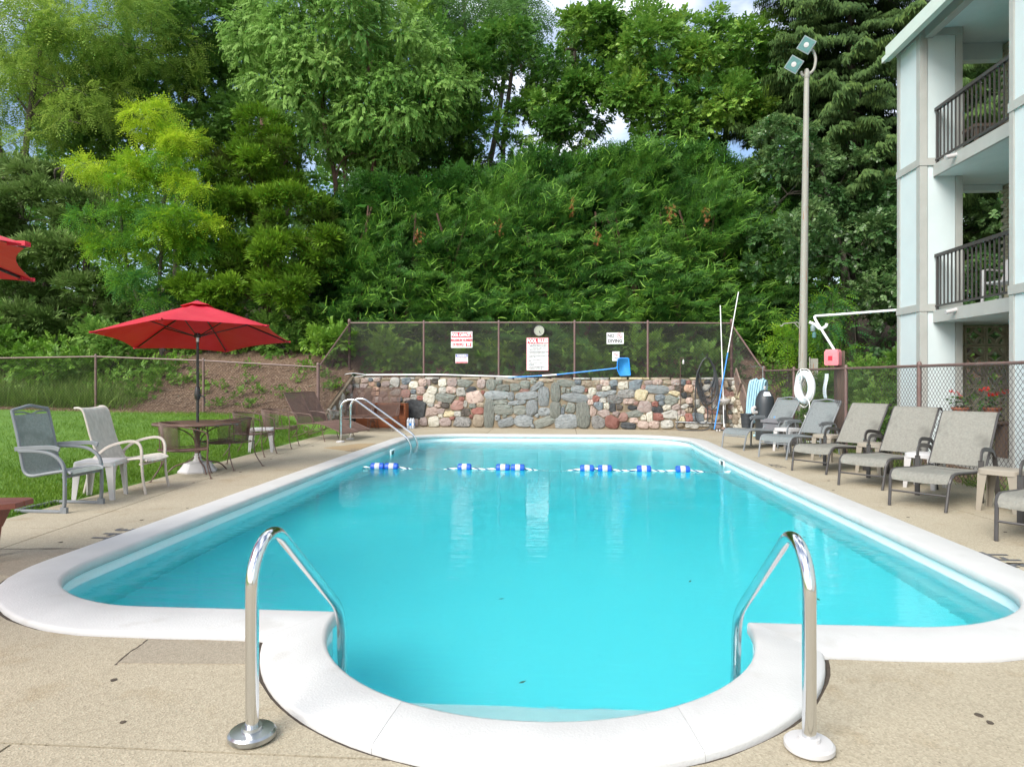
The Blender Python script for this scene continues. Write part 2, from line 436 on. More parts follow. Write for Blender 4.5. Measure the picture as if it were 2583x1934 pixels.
tag(o, 'short bright green mown lawn beside the pool deck', 'lawn', kind='structure')
hb = grid('h', lin(-46, -18, 12)[:-1] + lin(-18, -6.05, 48), lin(16.5, 24, 34)[:-1] + lin(24, 70, 20), None)
g2 = grid('h', lin(-6.05, 4.75, 40), lin(0, 6, 24)[:-1] + lin(6, 52, 20), None, fy=lambda x, v: wall_y(x) + .2 + v)
hb.add(g2.v, g2.f)
g3 = grid('h', lin(4.75, 14, 24)[:-1] + lin(14, 46, 10), lin(15.2, 24, 30)[:-1] + lin(24, 70, 20), None)
hb.add(g3.v, g3.f)
o = hb.build('hillside', M['dirt'], ang=80)
tag(o, 'brown mulched bank rising behind the fence and the stone wall', 'hillside', kind='structure')
sy = MB()
for a in lin(5.2, 12, 8)[:-1]:
    for c_ in lin(-8, 15.2, 20)[:-1]:
        sy.add([(a, c_, -.02), (a + .85, c_, -.02), (a + .85, c_ + 1.16, -.02), (a, c_ + 1.16, -.02)], [(0, 1, 2, 3)])
sy.add([(12, -8, -.02), (46, -8, -.02), (46, 15.2, -.02), (12, 15.2, -.02)], [(0, 1, 2, 3)])
tag(sy.build('side_yard', M['dirt']), 'bare soil strip between the pool fence and the apartment building', 'yard', kind='structure')
gm = MB()
for a, b_, c_, d in ((-300, -46, -300, 400), (46, 300, -300, 400), (-46, 46, -300, -8), (-46, 46, 70, 400)):
    gm.add([(a, c_, -.05), (b_, c_, -.05), (b_, d, -.05), (a, d, -.05)], [(0, 1, 2, 3)])
tag(gm.build('ground', M['ground']), 'wide level ground reaching away to the horizon', 'ground', kind='structure')

# ================================================================== POOL
ZC, ZW = .04, -.125                    # coping top, water level
NX0, NX1, NR, NC, NY = -1.31, 1.03, 1.17, -.14, 3.85
IX0, IX1, IY0, IY1 = -3.42, 2.82, 3.85, 16.0
CW = .38
def corner(cx, cy, a0, n, r0): return [((math.cos(R(a0 + 90 * k / n)), math.sin(R(a0 + 90 * k / n))), (cx, cy), r0) for k in range(n + 1)]
inner, outer = [], []
def addp(i, o): inner.append(i); outer.append(o)
n = 40
a0, a1 = math.atan2(-.38, -1.445) % (2 * math.pi), math.atan2(-.38, 1.445) % (2 * math.pi)
for k in range(n + 1):
    t = k / n
    ia = math.pi + math.pi * t; oa = a0 + (a1 - a0) * t
    addp((NC + NR * math.cos(ia), NY + NR * math.sin(ia)), (NC + 1.494 * math.cos(oa), NY + 1.494 * math.sin(oa)))
def straight(p, q, op, oq, step=.2):
    k = max(1, int(math.hypot(q[0] - p[0], q[1] - p[1]) / step))
    for i in range(1, k + 1):
        t = i / k; addp((p[0] + (q[0] - p[0]) * t, p[1] + (q[1] - p[1]) * t), (op[0] + (oq[0] - op[0]) * t, op[1] + (oq[1] - op[1]) * t))
def arc(cx, cy, r, s, n=14):
    for i in range(1, n + 1):
        a = R(s + 90 * i / n); addp((cx + r * math.cos(a), cy + r * math.sin(a)), (cx + (r + CW) * math.cos(a), cy + (r + CW) * math.sin(a)))
rn, rf = .95, 1.2
straight(inner[-1], (IX1 - rn, IY0), outer[-1], (IX1 - rn, IY0 - CW))
arc(IX1 - rn, IY0 + rn, rn, -90)
straight((IX1, IY0 + rn), (IX1, IY1 - rf), (IX1 + CW, IY0 + rn), (IX1 + CW, IY1 - rf))
arc(IX1 - rf, IY1 - rf, rf, 0)
straight((IX1 - rf, IY1), (IX0 + rf, IY1), (IX1 - rf, IY1 + CW), (IX0 + rf, IY1 + CW))
arc(IX0 + rf, IY1 - rf, rf, 90)
straight((IX0, IY1 - rf), (IX0, IY0 + rn), (IX0 - CW, IY1 - rf), (IX0 - CW, IY0 + rn))
arc(IX0 + rn, IY0 + rn, rn, 180)
straight((IX0 + rn, IY0), inner[0], (IX0 + rn, IY0 - CW), outer[0])
inner.pop(); outer.pop()
def settle(q):                          # the long sides are not quite parallel
    x, y = q
    if x < -1.9: x -= .10 * sm(3.5, 4.4, y) * (1 - .7 * sm(9, 16, y)) * min(1, (-1.9 - x) / .6)
    if x > 1.6: x += (.10 - .15 * sm(4.5, 13, y)) * sm(3.5, 4.4, y) * min(1, (x - 1.6) / .6)
    return (x, y)
inner, outer = [settle(q) for q in inner], [settle(q) for q in outer]
NP = len(inner)
mix2 = lambda i, s, z: (inner[i][0] + (outer[i][0] - inner[i][0]) * s, inner[i][1] + (outer[i][1] - inner[i][1]) * s, z)
pool = thing('swimming_pool', 'white rimmed swimming pool with a rounded step bay and turquoise water', 'swimming pool')
prof = [(1.0, -.09), (1.0, .008), (.985, .018), (.95, .023), (.5, .034), (.09, .038), (.03, .032), (.006, .018), (.0, -.004), (.004, -.032), (.03, -.043), (.09, -.043)]
# coping, cast in lengths with hairline joints
cuts = [0, 14, 27, 40]
acc = 0; i = 41
for i in range(41, NP):
    acc += math.hypot(inner[i][0] - inner[i - 1][0], inner[i][1] - inner[i - 1][1])
    if acc > 1.5 and NP - i > 5: cuts.append(i); acc = 0
cuts.append(NP)
for q in range(len(cuts) - 1):
    a, b_ = cuts[q], cuts[q + 1]; m_ = MB(); vs = []
    for i in range(a, b_ + 1):
        j = i % NP
        p = [Vector(mix2(j, s, z + (.0018 * noise.noise(Vector((inner[j][0] * 3, inner[j][1] * 3, s * 4))) if z > 0 else 0))) for s, z in prof]
        # pull the ends together by a hair for the joint
        if i in (a, b_):
            nb = (i + 1) % NP if i == a else (i - 1) % NP
            for k, (s, z) in enumerate(prof):
                d = Vector(mix2(nb, s, p[k].z)) - p[k]
                if d.length > 1e-4: p[k] += d.normalized() * .0010
        vs += p
    K = len(prof)
    fs = [(r * K + k, (r + 1) * K + k, (r + 1) * K + k + 1, r * K + k + 1) for r in range(b_ - a) for k in range(K - 1)]
    fs += [tuple(range(K)), tuple((b_ - a) * K + k for k in range(K))[::-1]]
    m_.add(vs, fs); m_.build('coping_section', M['coping'], pool, ang=50)
def floor_z(x, y): return -.98 - .75 * sm(6, 14, y)
b = MB(); vs = []; zs = [-.04, -.12, -.3, -.6, 1]
for i in range(NP):
    for z in zs:
        p = mix2(i, .085, z); zz = z if z < 0 else floor_z(p[0], p[1]) - .03
        vs.append((p[0], p[1], zz))
K = len(zs)
b.add(vs, [(i * K + k, ((i + 1) % NP) * K + k, ((i + 1) % NP) * K + k + 1, i * K + k + 1) for i in range(NP) for k in range(K - 1)])
b.build('pool_wall', M['pool_paint'], pool, ang=50)
b = MB(); ys = lin(2.5, 16.3, 46)
b.add([(x, y, floor_z(x, y)) for y in ys for x in (-3.7, 3.1)], [(2 * i, 2 * i + 1, 2 * i + 3, 2 * i + 2) for i in range(46)])
b.build('pool_floor', M['floor_paint'], pool)
for yy, zt, zb in ((3.30, -.34, -.52), (3.41, -.52, -.72), (3.52, -.72, -1.0)):
    pl = [(-1.30, yy), (1.02, yy), (1.02, 2.5), (-1.30, 2.5)]
    b = MB(); b.prism([(-1.45, 2.55), (1.2, 2.55), (1.2, yy - .04), (1.16, yy), (-1.40, yy), (-1.45, yy - .04)], zb, zt)
    b.build('step', M['pool_paint'], pool)
# skimmer mouths and return fittings
for x, y, sg in ((2.80, 12.0, -1), (-3.40, 13.2, 1)):
    f = MB()
    for dy, dz, ly, lz in ((0, .075, .30, .02), (0, -.075, .30, .02), (.14, 0, .02, .13), (-.14, 0, .02, .13)):
        f.box((x + sg * .012, y + dy, ZW + .0 + dz), (.03, ly, lz))
    so = f.build('skimmer_frame', M['pool_paint'], pool)
    MB().box((x + sg * .0045, y, ZW), (.006, .26, .13)).build('skimmer_mouth', M['tank'], so)
ml = MB()
for k in range(6):
    pass
# ---- water: closed body of water filling the shell
b = MB(); top = [mix2(i, .10, ZW) for i in range(NP)]
bmw = bmesh.new(); tv = [bmw.verts.new(p) for p in top]; ed = [bmw.edges.new((tv[i], tv[(i + 1) % NP])) for i in range(NP)]
bmesh.ops.triangle_fill(bmw, use_beauty=True, edges=ed)
tf = [tuple(v.index for v in f.verts) for f in bmw.faces] if not bmw.verts.index_update() else []
bmw.free()
b.add([(p[0], p[1], ZW) for p in top] + [(p[0], p[1], -2.6) for p in top],
      tf + [tuple(NP + i for i in t)[::-1] for t in tf] + [(i, (i + 1) % NP, NP + (i + 1) % NP, NP + i) for i in range(NP)])
tag(b.build('water', M['water'], smooth=False), 'clear turquoise water filling the pool', 'water', kind='structure')

# ================================================================== DECK
def deck_left(y): return -5.42 - .035 * (y - 4)
dout = [(deck_left(-6), -6), (5.3, -6), (5.3, 8), (5.2, 12), (4.95, 17.9), (4.6, 18.3), (-5.9, 19.1), (deck_left(16.4), 16.4), (deck_left(10), 10)]
def gap_outer(i):
    p, q = outer[i - 1], outer[(i + 1) % NP]
    o_, n_ = Vector(outer[i]), Vector((outer[i][0] - inner[i][0], outer[i][1] - inner[i][1])).normalized()
    w = .024 + .010 * noise.noise(Vector((outer[i][0] * 5, outer[i][1] * 5, 1)))
    return o_ + n_ * w
hole = [gap_outer(i) for i in range(NP)]
bmd = bmesh.new()
for ring in (dout, hole):
    vv = [bmd.verts.new((p[0], p[1], 0)) for p in ring]
    for i in range(len(vv)): bmd.edges.new((vv[i], vv[(i + 1) % len(vv)]))
bmesh.ops.triangle_fill(bmd, use_beauty=True, edges=bmd.edges[:])
base_me = bpy.data.meshes.new('deck_plan'); bmd.to_mesh(base_me); bmd.free()
deck = tag(MB().build('deck', None) if False else bpy.data.objects.new('deck', None), 'tan aggregate concrete pool deck cast in slabs with dark joints', 'deck', kind='structure'); C.objects.link(deck)
JL = [(-4.33, 2.4), (-4.72, 6.0), (-4.86, 7.4), (-5.20, 12.0), (-5.45, 15.6), (-5.6, 19.2)]      # long joint on the lawn side
def line(p, q):            # keep side = left of p->q
    d = Vector((q[0] - p[0], q[1] - p[1])); return (Vector((p[0], p[1], 0)), Vector((-d.y, d.x, 0)).normalized())
def flip(l): return (l[0], -l[1])
jl = line((-4.40, 3.0), (-5.42, 15.0)); jr = line((4.50, 4.0), (3.70, 12.4)); jr = flip(jr)
hz = lambda y, up, sl=0: (Vector((0, y, 0)), Vector((-sl, 1 if up else -1, 0)).normalized() if up else Vector((sl, -1, 0)).normalized())
vx = lambda x, rt: (Vector((x, 0, 0)), Vector((1 if rt else -1, 0, 0)))
cells = []
for a, b_ in ((-6, 2.42), (2.42, 5.9), (5.9, 8.9), (8.9, 11.9), (11.9, 14.8), (14.8, 20)):
    cells.append([jl, hz(a, 1), hz(b_, 0)])
for a, b_ in ((2.42, 5.15), (5.15, 8.6), (8.6, 11.4), (11.4, 14.0), (14.0, 16.2)):
    cells.append([flip(jl), vx(-.3, 0), hz(a, 1, .03), hz(b_, 0, .03)] if a > 3 else [flip(jl), vx(.38, 0), hz(a, 1), hz(b_, 0, .03)])
cells += [[flip(jl), hz(16.2, 1, .03), vx(-1.9, 0)], [hz(16.2, 1, .03), vx(-1.9, 1), vx(.35, 0)], [hz(16.2, 1, .03), vx(.35, 1), vx(2.6, 0)]]
cells += [[flip(jl), hz(2.42, 0), vx(-.2 - 1.9, 0)], [hz(2.42, 0), vx(-2.1, 1), vx(.5, 0)], [hz(2.42, 0), vx(.5, 1)]]
cells += [[vx(.38, 1), hz(2.42, 1), hz(5.35, 0)]]
for a, b_ in ((5.35, 7.9), (7.9, 10.6), (10.6, 13.2), (13.2, 16.2)):
    cells.append([vx(.5, 1), jr, hz(a, 1, -.02), hz(b_, 0, -.02)])
for a, b_ in ((5.35, 7.9), (7.9, 10.6), (10.6, 13.2), (13.2, 16.2)):
    cells.append([vx(.5, 1), flip(jr), hz(a, 1, -.02), hz(b_, 0, -.02)])
cells.append([vx(2.6, 1), hz(16.2, 1, -.02)])
for cell in cells:
    bm = bmesh.new(); bm.from_mesh(base_me)
    for p, nn in cell:
        g = bm.verts[:] + bm.edges[:] + bm.faces[:]
        bmesh.ops.bisect_plane(bm, geom=g, plane_co=p + nn * .006, plane_no=nn, clear_inner=True, clear_outer=False)
    if not bm.faces: bm.free(); continue
    bmesh.ops.recalc_face_normals(bm, faces=bm.faces)
    for f in bm.faces:
        if f.normal.z < 0: f.normal_flip()
    r = bmesh.ops.extrude_face_region(bm, geom=bm.faces[:])
    for v in [e for e in r['geom'] if isinstance(e, bmesh.types.BMVert)]: v.co.z = 0
    for v in bm.verts:
        pass
    low = [v for v in bm.verts if v not in set(e for e in r['geom'] if isinstance(e, bmesh.types.BMVert))]
    for v in low: v.co.z = -.09
    bmesh.ops.recalc_face_normals(bm, faces=bm.faces)
    me = bpy.data.meshes.new('slab'); bm.to_mesh(me); bm.free(); me.materials.append(M['deck']); link('slab', me, deck)
bpy.data.meshes.remove(base_me)
# dark bed under the joints
bmd = bmesh.new()
for ring in (dout, [mix2(i, .5, 0)[:2] for i in range(NP)]):
    vv = [bmd.verts.new((p[0], p[1], -.075)) for p in ring]
    for i in range(len(vv)): bmd.edges.new((vv[i], vv[(i + 1) % len(vv)]))
bmesh.ops.triangle_fill(bmd, use_beauty=True, edges=bmd.edges[:])
me = bpy.data.meshes.new('joint_bed'); bmd.to_mesh(me); bmd.free(); me.materials.append(M['crack']); link('joint_bed', me, deck)
b = MB(); b.add([(outer[i][0], outer[i][1], -.012) for i in range(NP)] + [(hole[i].x + .004 * (hole[i].x - outer[i][0]) / .03, hole[i].y + .004 * (hole[i].y - outer[i][1]) / .03, -.005 + .003 * noise.noise(Vector((hole[i].x * 9, hole[i].y * 9, 0)))) for i in range(NP)],
      [(i, (i + 1) % NP, NP + (i + 1) % NP, NP + i) for i in range(NP)]); b.build('joint_filler', M['crack'], deck)
# two greyer patches
for pl in ([(-2.20, 3.435), (-1.61, 3.435), (-1.50, 3.17), (-2.17, 3.13)], [(-4.62, 5.13), (-3.90, 5.18), (-3.87, 4.86), (-3.78, 4.42), (-4.55, 4.62)]):
    b = MB(); b.prism([(x, y) for x, y in pl], .0, .004); tag(b.build('patch', M['deck_grey'], deck), 'greyer smooth concrete patch', None)
b = MB(); b.prism([(-4.72, 13.0), (-4.3, 13.9), (-3.95, 14.0), (-3.92, 12.4)], 0, .004); tag(b.build('patch', deckmat('tan_patch', (.36, .27, .15), (.32, .24, .14), (.26, .2, .11)), deck), 'darker tan patch by the ladder', None)
# cracks
def crack(pts, w=.006):
    P = bez(pts, 6); b = MB(); L_ = []; R_ = []
    for i, p in enumerate(P):
        t = (P[min(i + 1, len(P) - 1)] - P[max(i - 1, 0)]).normalized(); nn = Vector((-t.y, t.x, 0))
        jx = Vector((random.uniform(-.006, .006), random.uniform(-.006, .006), 0)); ww = w * random.uniform(.5, 1.3)
        L_.append(p + jx + nn * ww / 2 + Vector((0, 0, .0012))); R_.append(p + jx - nn * ww / 2 + Vector((0, 0, .0012)))
    k = len(P); b.add(L_ + R_, [(i, i + 1, k + i + 1, k + i) for i in range(k - 1)])
    b.build('crack', M['crack'], deck, smooth=False)
crack([(-3.86, 5.22, 0), (-4.2, 5.19, 0), (-4.62, 5.15, 0)], .022)
crack([(-4.60, 4.66, 0), (-4.5, 4.62, 0), (-4.36, 4.6, 0)], .01)
crack([(-2.205, 3.435, 0), (-2.20, 3.3, 0), (-2.175, 3.12, 0)], .010)
crack([(.37, 2.42, 0), (.40, 2.36, 0), (.39, 2.2, 0)], .008)
crack([(3.95, 13.6, 0), (3.5, 14.6, 0), (3.1, 15.6, 0), (2.7, 16.9, 0)], .01)
crack([(-4.6, 16.6, 0), (-4.1, 16.9, 0), (-3.8, 17.2, 0)], .02)
# old gum / leaf spots lying on the deck
for x, y, s in ((-2.07, 2.96, .016), (-1.78, 2.60, .012), (1.72, 2.92, .017), (1.73, 2.86, .015), (1.56, 2.42, .013), (-4.25, 5.4, .02), (-4.12, 6.3, .018), (3.35, 8.6, .02), (3.6, 9.4, .02), (4.0, 6.4, .018), (3.3, 10.9, .02), (-4.0, 6.9, .014), (3.45, 7.0, .014), (-4.9, 8.6, .016), (-5.0, 11.2, .02), (-5.1, 13.4, .025), (-4.75, 9.6, .02)):
    b = MB(); b.prism([(x + s * math.cos(k * .785) * random.uniform(.7, 1.2), y + s * math.sin(k * .785) * random.uniform(.7, 1.2)) for k in range(8)], .0008, .003)
    b.build('stain', M['crack'], deck)
for x, y, c in ((2.15, 2.84, 'leaf'), (3.26, 6.93, 'leaf2')):
    b = MB(); b.add([(x - .02, y, .004), (x, y + .011, .012), (x + .022, y + .004, .006), (x, y - .009, .004)], [(0, 1, 2, 3)])
    tag(b.build('fallen_leaf', M['leaf_litter']), 'single dry brown leaf lying on the deck ' + ('near the chrome rail with the white foot' if c == 'leaf' else 'beside the right coping'), 'leaf', 'dry leaves on the deck')
# painted depth marks
dm = deck
text('depth_mark', '3 FT', .24, M['mark'], dm, (3.42, 5.42, .004), (0, 0, R(90)), bold=.006, ext=.0005)
text('depth_mark', '3 FT', .24, M['mark'], dm, (-4.02, 5.72, .004), (0, 0, R(-90)), bold=.006, ext=.0005)
text('depth_mark', '5 FT', .24, M['mark'], dm, (3.40, 10.9, .004), (0, 0, R(90)), bold=.0, ext=.0005)
text('depth_mark', '8 FT', .24, M['mark'], dm, (-4.03, 12.6, .004), (0, 0, R(-90)), bold=.0, ext=.0005)

# ================================================================== STONE WALL
def stonemat(name, c1, c2, scale, stretch, bump, c3=None):
    m = pm(name, c1, c2, scale, detail=7, rough=.85, bump=bump, bscale=scale * 2.2, stretch=stretch, bstretch=stretch, c3=c3, s3=scale * 1.3, t3=.64, bdist=.03)
    n, l = m.node_tree.nodes, m.node_tree.links
    oi = n.new('ShaderNodeObjectInfo'); vm = n.new('ShaderNodeVectorMath'); vm.operation = 'SCALE'
    cb = n.new('ShaderNodeCombineXYZ')
    for k in range(3): l.new(oi.outputs['Random'], cb.inputs[k])
    l.new(cb.outputs[0], vm.inputs[0]); vm.inputs['Scale'].default_value = 37
    tcn = [q for q in n if q.type == 'TEX_COORD'][0]
    add = n.new('ShaderNodeVectorMath'); l.new(tcn.outputs['Object'], add.inputs[0]); l.new(vm.outputs[0], add.inputs[1])
    for q in n:
        if q.type == 'MAPPING': l.new(add.outputs[0], q.inputs[0])
    # brightness differs a little from stone to stone
    b = n['Principled BSDF']; src = b.inputs['Base Color'].links[0].from_socket
    hv = n.new('ShaderNodeHueSaturation'); mr = n.new('ShaderNodeMapRange'); mr.inputs[3].default_value = .8; mr.inputs[4].default_value = 1.2
    l.new(oi.outputs['Random'], mr.inputs[0]); l.new(mr.outputs[0], hv.inputs['Value']); l.new(src, hv.inputs['Color']); l.new(hv.outputs[0], b.inputs['Base Color'])
    return m
ST = {
 't': stonemat('tan_fieldstone', (0.233, 0.190, 0.138), (0.331, 0.279, 0.210), 9, (1, 1, 1), .7),
 'p': stonemat('pink_granite', (0.333, 0.249, 0.213), (0.431, 0.346, 0.297), 12, (1, 1, 1), .6, (0.198, 0.142, 0.128)),
 'o': stonemat('orange_pink_stone', (0.350, 0.220, 0.158), (0.422, 0.291, 0.215), 10, (1, 1, 1), .6),
 'b': stonemat('blue_grey_stone', (0.098, 0.120, 0.137), (0.164, 0.189, 0.202), 9, (1, 1, 1), .6),
 'k': stonemat('near_black_stone', (0.023, 0.026, 0.029), (0.061, 0.066, 0.069), 7, (1, 1, 1), .9),
 'd': stonemat('dark_brown_stone', (0.054, 0.047, 0.041), (0.098, 0.085, 0.072), 8, (1, 1, 1), .7),
 'm': stonemat('mauve_stone', (0.228, 0.177, 0.162), (0.317, 0.263, 0.239), 10, (1, 1, 1), .6),
 'l': stonemat('pale_grey_stone', (0.297, 0.294, 0.267), (0.402, 0.394, 0.357), 9, (1, 1, 1), .7, (0.174, 0.167, 0.152)),
 'w': stonemat('cream_white_stone', (0.419, 0.401, 0.332), (0.521, 0.499, 0.426), 8, (1, 1, 1), .7, (0.282, 0.253, 0.180)),
 'y': stonemat('yellow_cream_stone', (0.381, 0.324, 0.197), (0.479, 0.430, 0.296), 8, (1, 1, 1), .8, (0.233, 0.155, 0.071)),
 'r': stonemat('brick_red_stone', (0.191, 0.077, 0.059), (0.248, 0.116, 0.095), 9, (1, 1, 1), .6),
 'q': stonemat('dusky_red_stone', (0.209, 0.118, 0.099), (0.277, 0.172, 0.145), 9, (1, 1, 1), .6),
 's': stonemat('pitted_dark_grey_stone', (0.115, 0.115, 0.110), (0.249, 0.245, 0.232), 14, (1, 1, 1), .9, (0.050, 0.050, 0.050)),
 'g': stonemat('green_grey_schist', (0.125, 0.138, 0.121), (0.270, 0.282, 0.248), 7, (1, 4, 7), 1.0, (0.060, 0.065, 0.060)),
 'h': stonemat('silver_blue_schist', (0.163, 0.184, 0.188), (0.343, 0.369, 0.373), 7, (1, 4, 7), 1.0, (0.071, 0.080, 0.084)),}
STONES = '0.13,1.3,0.16,0.12,t;0.36,1.31,0.18,0.12,p;0.55,1.33,0.12,0.11,b;0.73,1.33,0.18,0.1,p;0.58,1.21,0.17,0.12,o;0.78,1.19,0.11,0.12,k;0.99,1.21,0.24,0.14,m;1.26,1.26,0.25,0.25,l;1.59,1.3,0.25,0.17,b;1.81,1.19,0.24,0.18,w;2.08,1.26,0.21,0.19,p;2.26,1.27,0.09,0.17,m;2.43,1.3,0.17,0.14,d;2.65,1.25,0.22,0.2,w;2.93,1.26,0.25,0.21,m;3.31,1.23,0.44,0.2,g;3.76,1.23,0.22,0.23,m;0.12,1.14,0.21,0.14,l;0.34,1.15,0.29,0.12,m;1.53,1.13,0.19,0.12,m;1.8,1,0.14,0.12,b;1.27,0.98,0.31,0.17,l;1.58,0.94,0.24,0.22,q;2.02,1.04,0.22,0.2,p;2.34,1.04,0.28,0.2,w;2.18,1.11,0.09,0.06,k;2.65,1.04,0.19,0.17,l;2.9,1.05,0.26,0.18,p;3.19,0.99,0.27,0.23,l;3.45,1.06,0.3,0.16,k;3.59,0.85,0.46,0.31,p;3.8,0.98,0.1,0.1,r;0.47,0.85,0.23,0.24,d;1.23,0.77,0.18,0.12,m;1.4,0.77,0.14,0.12,b;1.62,0.77,0.19,0.1,m;1.82,0.84,0.17,0.14,l;2,0.82,0.18,0.12,r;2.26,0.81,0.31,0.28,w;2.78,0.82,0.6,0.23,g;3.2,0.81,0.14,0.12,r;3.06,0.62,0.36,0.25,q;3.31,0.66,0.1,0.16,l;3.51,0.6,0.18,0.13,g;3.74,0.64,0.2,0.12,t;2.73,0.61,0.21,0.14,d;2.51,0.6,0.16,0.09,p;2.31,0.62,0.18,0.08,l;1.88,0.51,0.61,0.49,k;2.32,0.43,0.34,0.23,p;2.61,0.45,0.22,0.14,m;2.81,0.37,0.33,0.15,y;3.09,0.38,0.19,0.14,l;3.32,0.43,0.22,0.2,d;3.66,0.46,0.31,0.18,r;2.94,0.26,0.16,0.09,r;3.47,0.31,0.1,0.1,r;1.61,0.15,0.16,0.22,p;1.84,0.13,0.2,0.22,m;2.1,0.16,0.2,0.22,m;2.4,0.16,0.28,0.26,w;2.73,0.15,0.3,0.21,m;3.2,0.16,0.49,0.25,s;3.68,0.2,0.28,0.32,t;0.7,0.95,0.25,0.16,o;0.91,0.91,0.22,0.18,m;0.96,1.06,0.22,0.12,t;0.7,1.06,0.18,0.12,o;0.79,0.75,0.31,0.18,m;1.06,0.67,0.2,0.14,t;0.06,0.93,0.25,0.18,p;-0.07,1.17,0.16,0.12,w;-0.09,0.78,0.21,0.23,m;4.03,1.2,0.24,0.27,g;4.25,1.27,0.18,0.13,g;4.39,1.11,0.36,0.17,g;4.7,1.13,0.28,0.2,g;4.99,1.2,0.24,0.21,g;5.21,1.28,0.14,0.12,g;5.32,1.15,0.37,0.15,h,35;4.97,1.04,0.24,0.08,q;4.19,0.91,0.62,0.22,h;4.59,0.88,0.16,0.22,h;5.03,0.9,0.57,0.2,h;5.5,0.88,0.27,0.48,h;5.83,0.99,0.25,0.47,g;6.13,1.24,0.49,0.17,g;6.45,1.27,0.19,0.11,b;6.66,1.23,0.31,0.14,t;6.44,1.08,0.34,0.19,h;6.16,1.03,0.14,0.12,g;6.06,1.05,0.12,0.16,g;6.36,0.85,0.66,0.22,h;4.3,0.71,0.38,0.12,g;4.76,0.7,0.44,0.12,h;3.98,0.41,0.26,0.74,g;4.39,0.51,0.5,0.27,g;4.84,0.5,0.32,0.23,g;5.18,0.54,0.3,0.43,h;5.52,0.46,0.3,0.2,h;5.82,0.51,0.27,0.41,g;6.23,0.57,0.25,0.25,g;6.03,0.49,0.09,0.19,b;6.58,0.39,0.35,0.66,g;4.22,0.28,0.13,0.14,h;4.46,0.17,0.4,0.24,h,15;4.95,0.2,0.46,0.29,h;5.5,0.17,0.59,0.22,g,20;6.12,0.2,0.57,0.35,h;6.66,1.05,0.08,0.1,r;6.83,1.02,0.2,0.18,w;6.76,0.88,0.16,0.12,l;6.93,0.82,0.18,0.17,r;7.11,0.78,0.17,0.12,l;7.08,0.94,0.27,0.15,h;7.33,0.99,0.25,0.11,h;7.01,1.13,0.14,0.13,m;7.2,1.1,0.21,0.12,w;7.39,1.11,0.15,0.07,k;7.16,1.25,0.22,0.14,p;7.4,1.24,0.2,0.16,b;6.95,1.26,0.16,0.12,t;7.44,0.81,0.39,0.21,s;6.78,0.73,0.14,0.14,p;6.85,0.49,0.16,0.27,p;6.99,0.63,0.23,0.21,b;7.21,0.62,0.14,0.16,w;7.38,0.58,0.2,0.2,k;7.13,0.42,0.29,0.18,m;6.99,0.2,0.32,0.32,s;7.36,0.21,0.35,0.33,r;7.47,0.41,0.19,0.14,m;4.61,1.29,0.4,0.08,t;5.57,1.31,0.35,0.08,t;7.67,1.18,0.29,0.19,w;7.98,1.19,0.44,0.24,b;7.74,0.96,0.42,0.21,s;8.33,1.26,0.21,0.11,m;8.56,1.27,0.23,0.13,p;8.83,1.27,0.19,0.11,t;9.03,1.26,0.21,0.15,m;9.22,1.27,0.14,0.15,b;9.37,1.27,0.11,0.1,r;8.54,1.08,0.58,0.21,h;8.92,1.11,0.15,0.11,m;9.13,1.1,0.19,0.15,d;9.37,1.11,0.21,0.19,o;8.18,1.13,0.13,0.12,q;8.15,0.93,0.34,0.28,y;8.38,0.84,0.25,0.18,t;8.61,0.86,0.28,0.15,b;9.01,0.97,0.27,0.13,y;9.25,0.92,0.17,0.15,k;8.94,0.79,0.33,0.25,g;7.81,0.75,0.28,0.14,p;8.21,0.62,0.35,0.29,m;8.5,0.69,0.16,0.14,r;8.67,0.71,0.14,0.12,b;7.9,0.58,0.23,0.12,k;8.56,0.54,0.25,0.17,k;8.81,0.59,0.2,0.15,w;9.04,0.61,0.19,0.15,m;7.94,0.43,0.42,0.18,g;8.36,0.35,0.16,0.26,w;8.19,0.32,0.13,0.14,w;8.57,0.35,0.28,0.18,r;8.87,0.42,0.38,0.22,l;7.64,0.33,0.25,0.21,q;7.94,0.24,0.21,0.14,p;7.79,0.1,0.37,0.16,k;8.18,0.13,0.27,0.18,p;8.47,0.14,0.25,0.19,p;8.81,0.15,0.29,0.2,l;9.19,0.45,0.19,0.16,m;9.26,0.63,0.23,0.13,l;9.38,0.78,0.17,0.15,p;9.36,0.33,0.21,0.21,r;9.21,0.29,0.17,0.13,y;9.63,0.35,0.3,0.23,b;9.69,0.54,0.19,0.19,w;9.91,0.53,0.21,0.18,q;9.61,0.76,0.16,0.13,l;9.42,0.54,0.13,0.11,t;9.81,1.11,0.25,0.19,l;9.85,1.28,0.15,0.09,k;10.02,1.22,0.15,0.17,b;9.8,0.77,0.28,0.15,m;10.29,1.22,0.19,0.17,t;9.46,0.12,0.32,0.13,l;9.13,0.14,0.21,0.13,t;10.33,0.98,0.15,0.21,q;10.15,1.03,0.15,0.19,t;10.07,0.77,0.21,0.17,m;10.22,0.56,0.21,0.21,d;10.05,0.33,0.21,0.19,t;9.78,0.18,0.28,0.15,l;10.29,0.31,0.19,0.23,g;10.09,0.14,0.19,0.15,m;9.59,1.09,0.15,0.17,p;9.56,0.92,0.15,0.15,t;9.87,0.94,0.21,0.15,t'
sl = []
for it in STONES.split(';'):
    q = it.split(','); u, z, w, h = map(float, q[:4]); rot = R(float(q[5])) if len(q) > 5 else R(random.uniform(-9, 9))
    sl.append([u, z, w / 2, h / 2, q[4], rot])
for it in sl:                      # vertical schist slabs stand true
    if it[4] in 'gh' and it[3] > it[2]: it[5] = R(random.uniform(-2, 2))
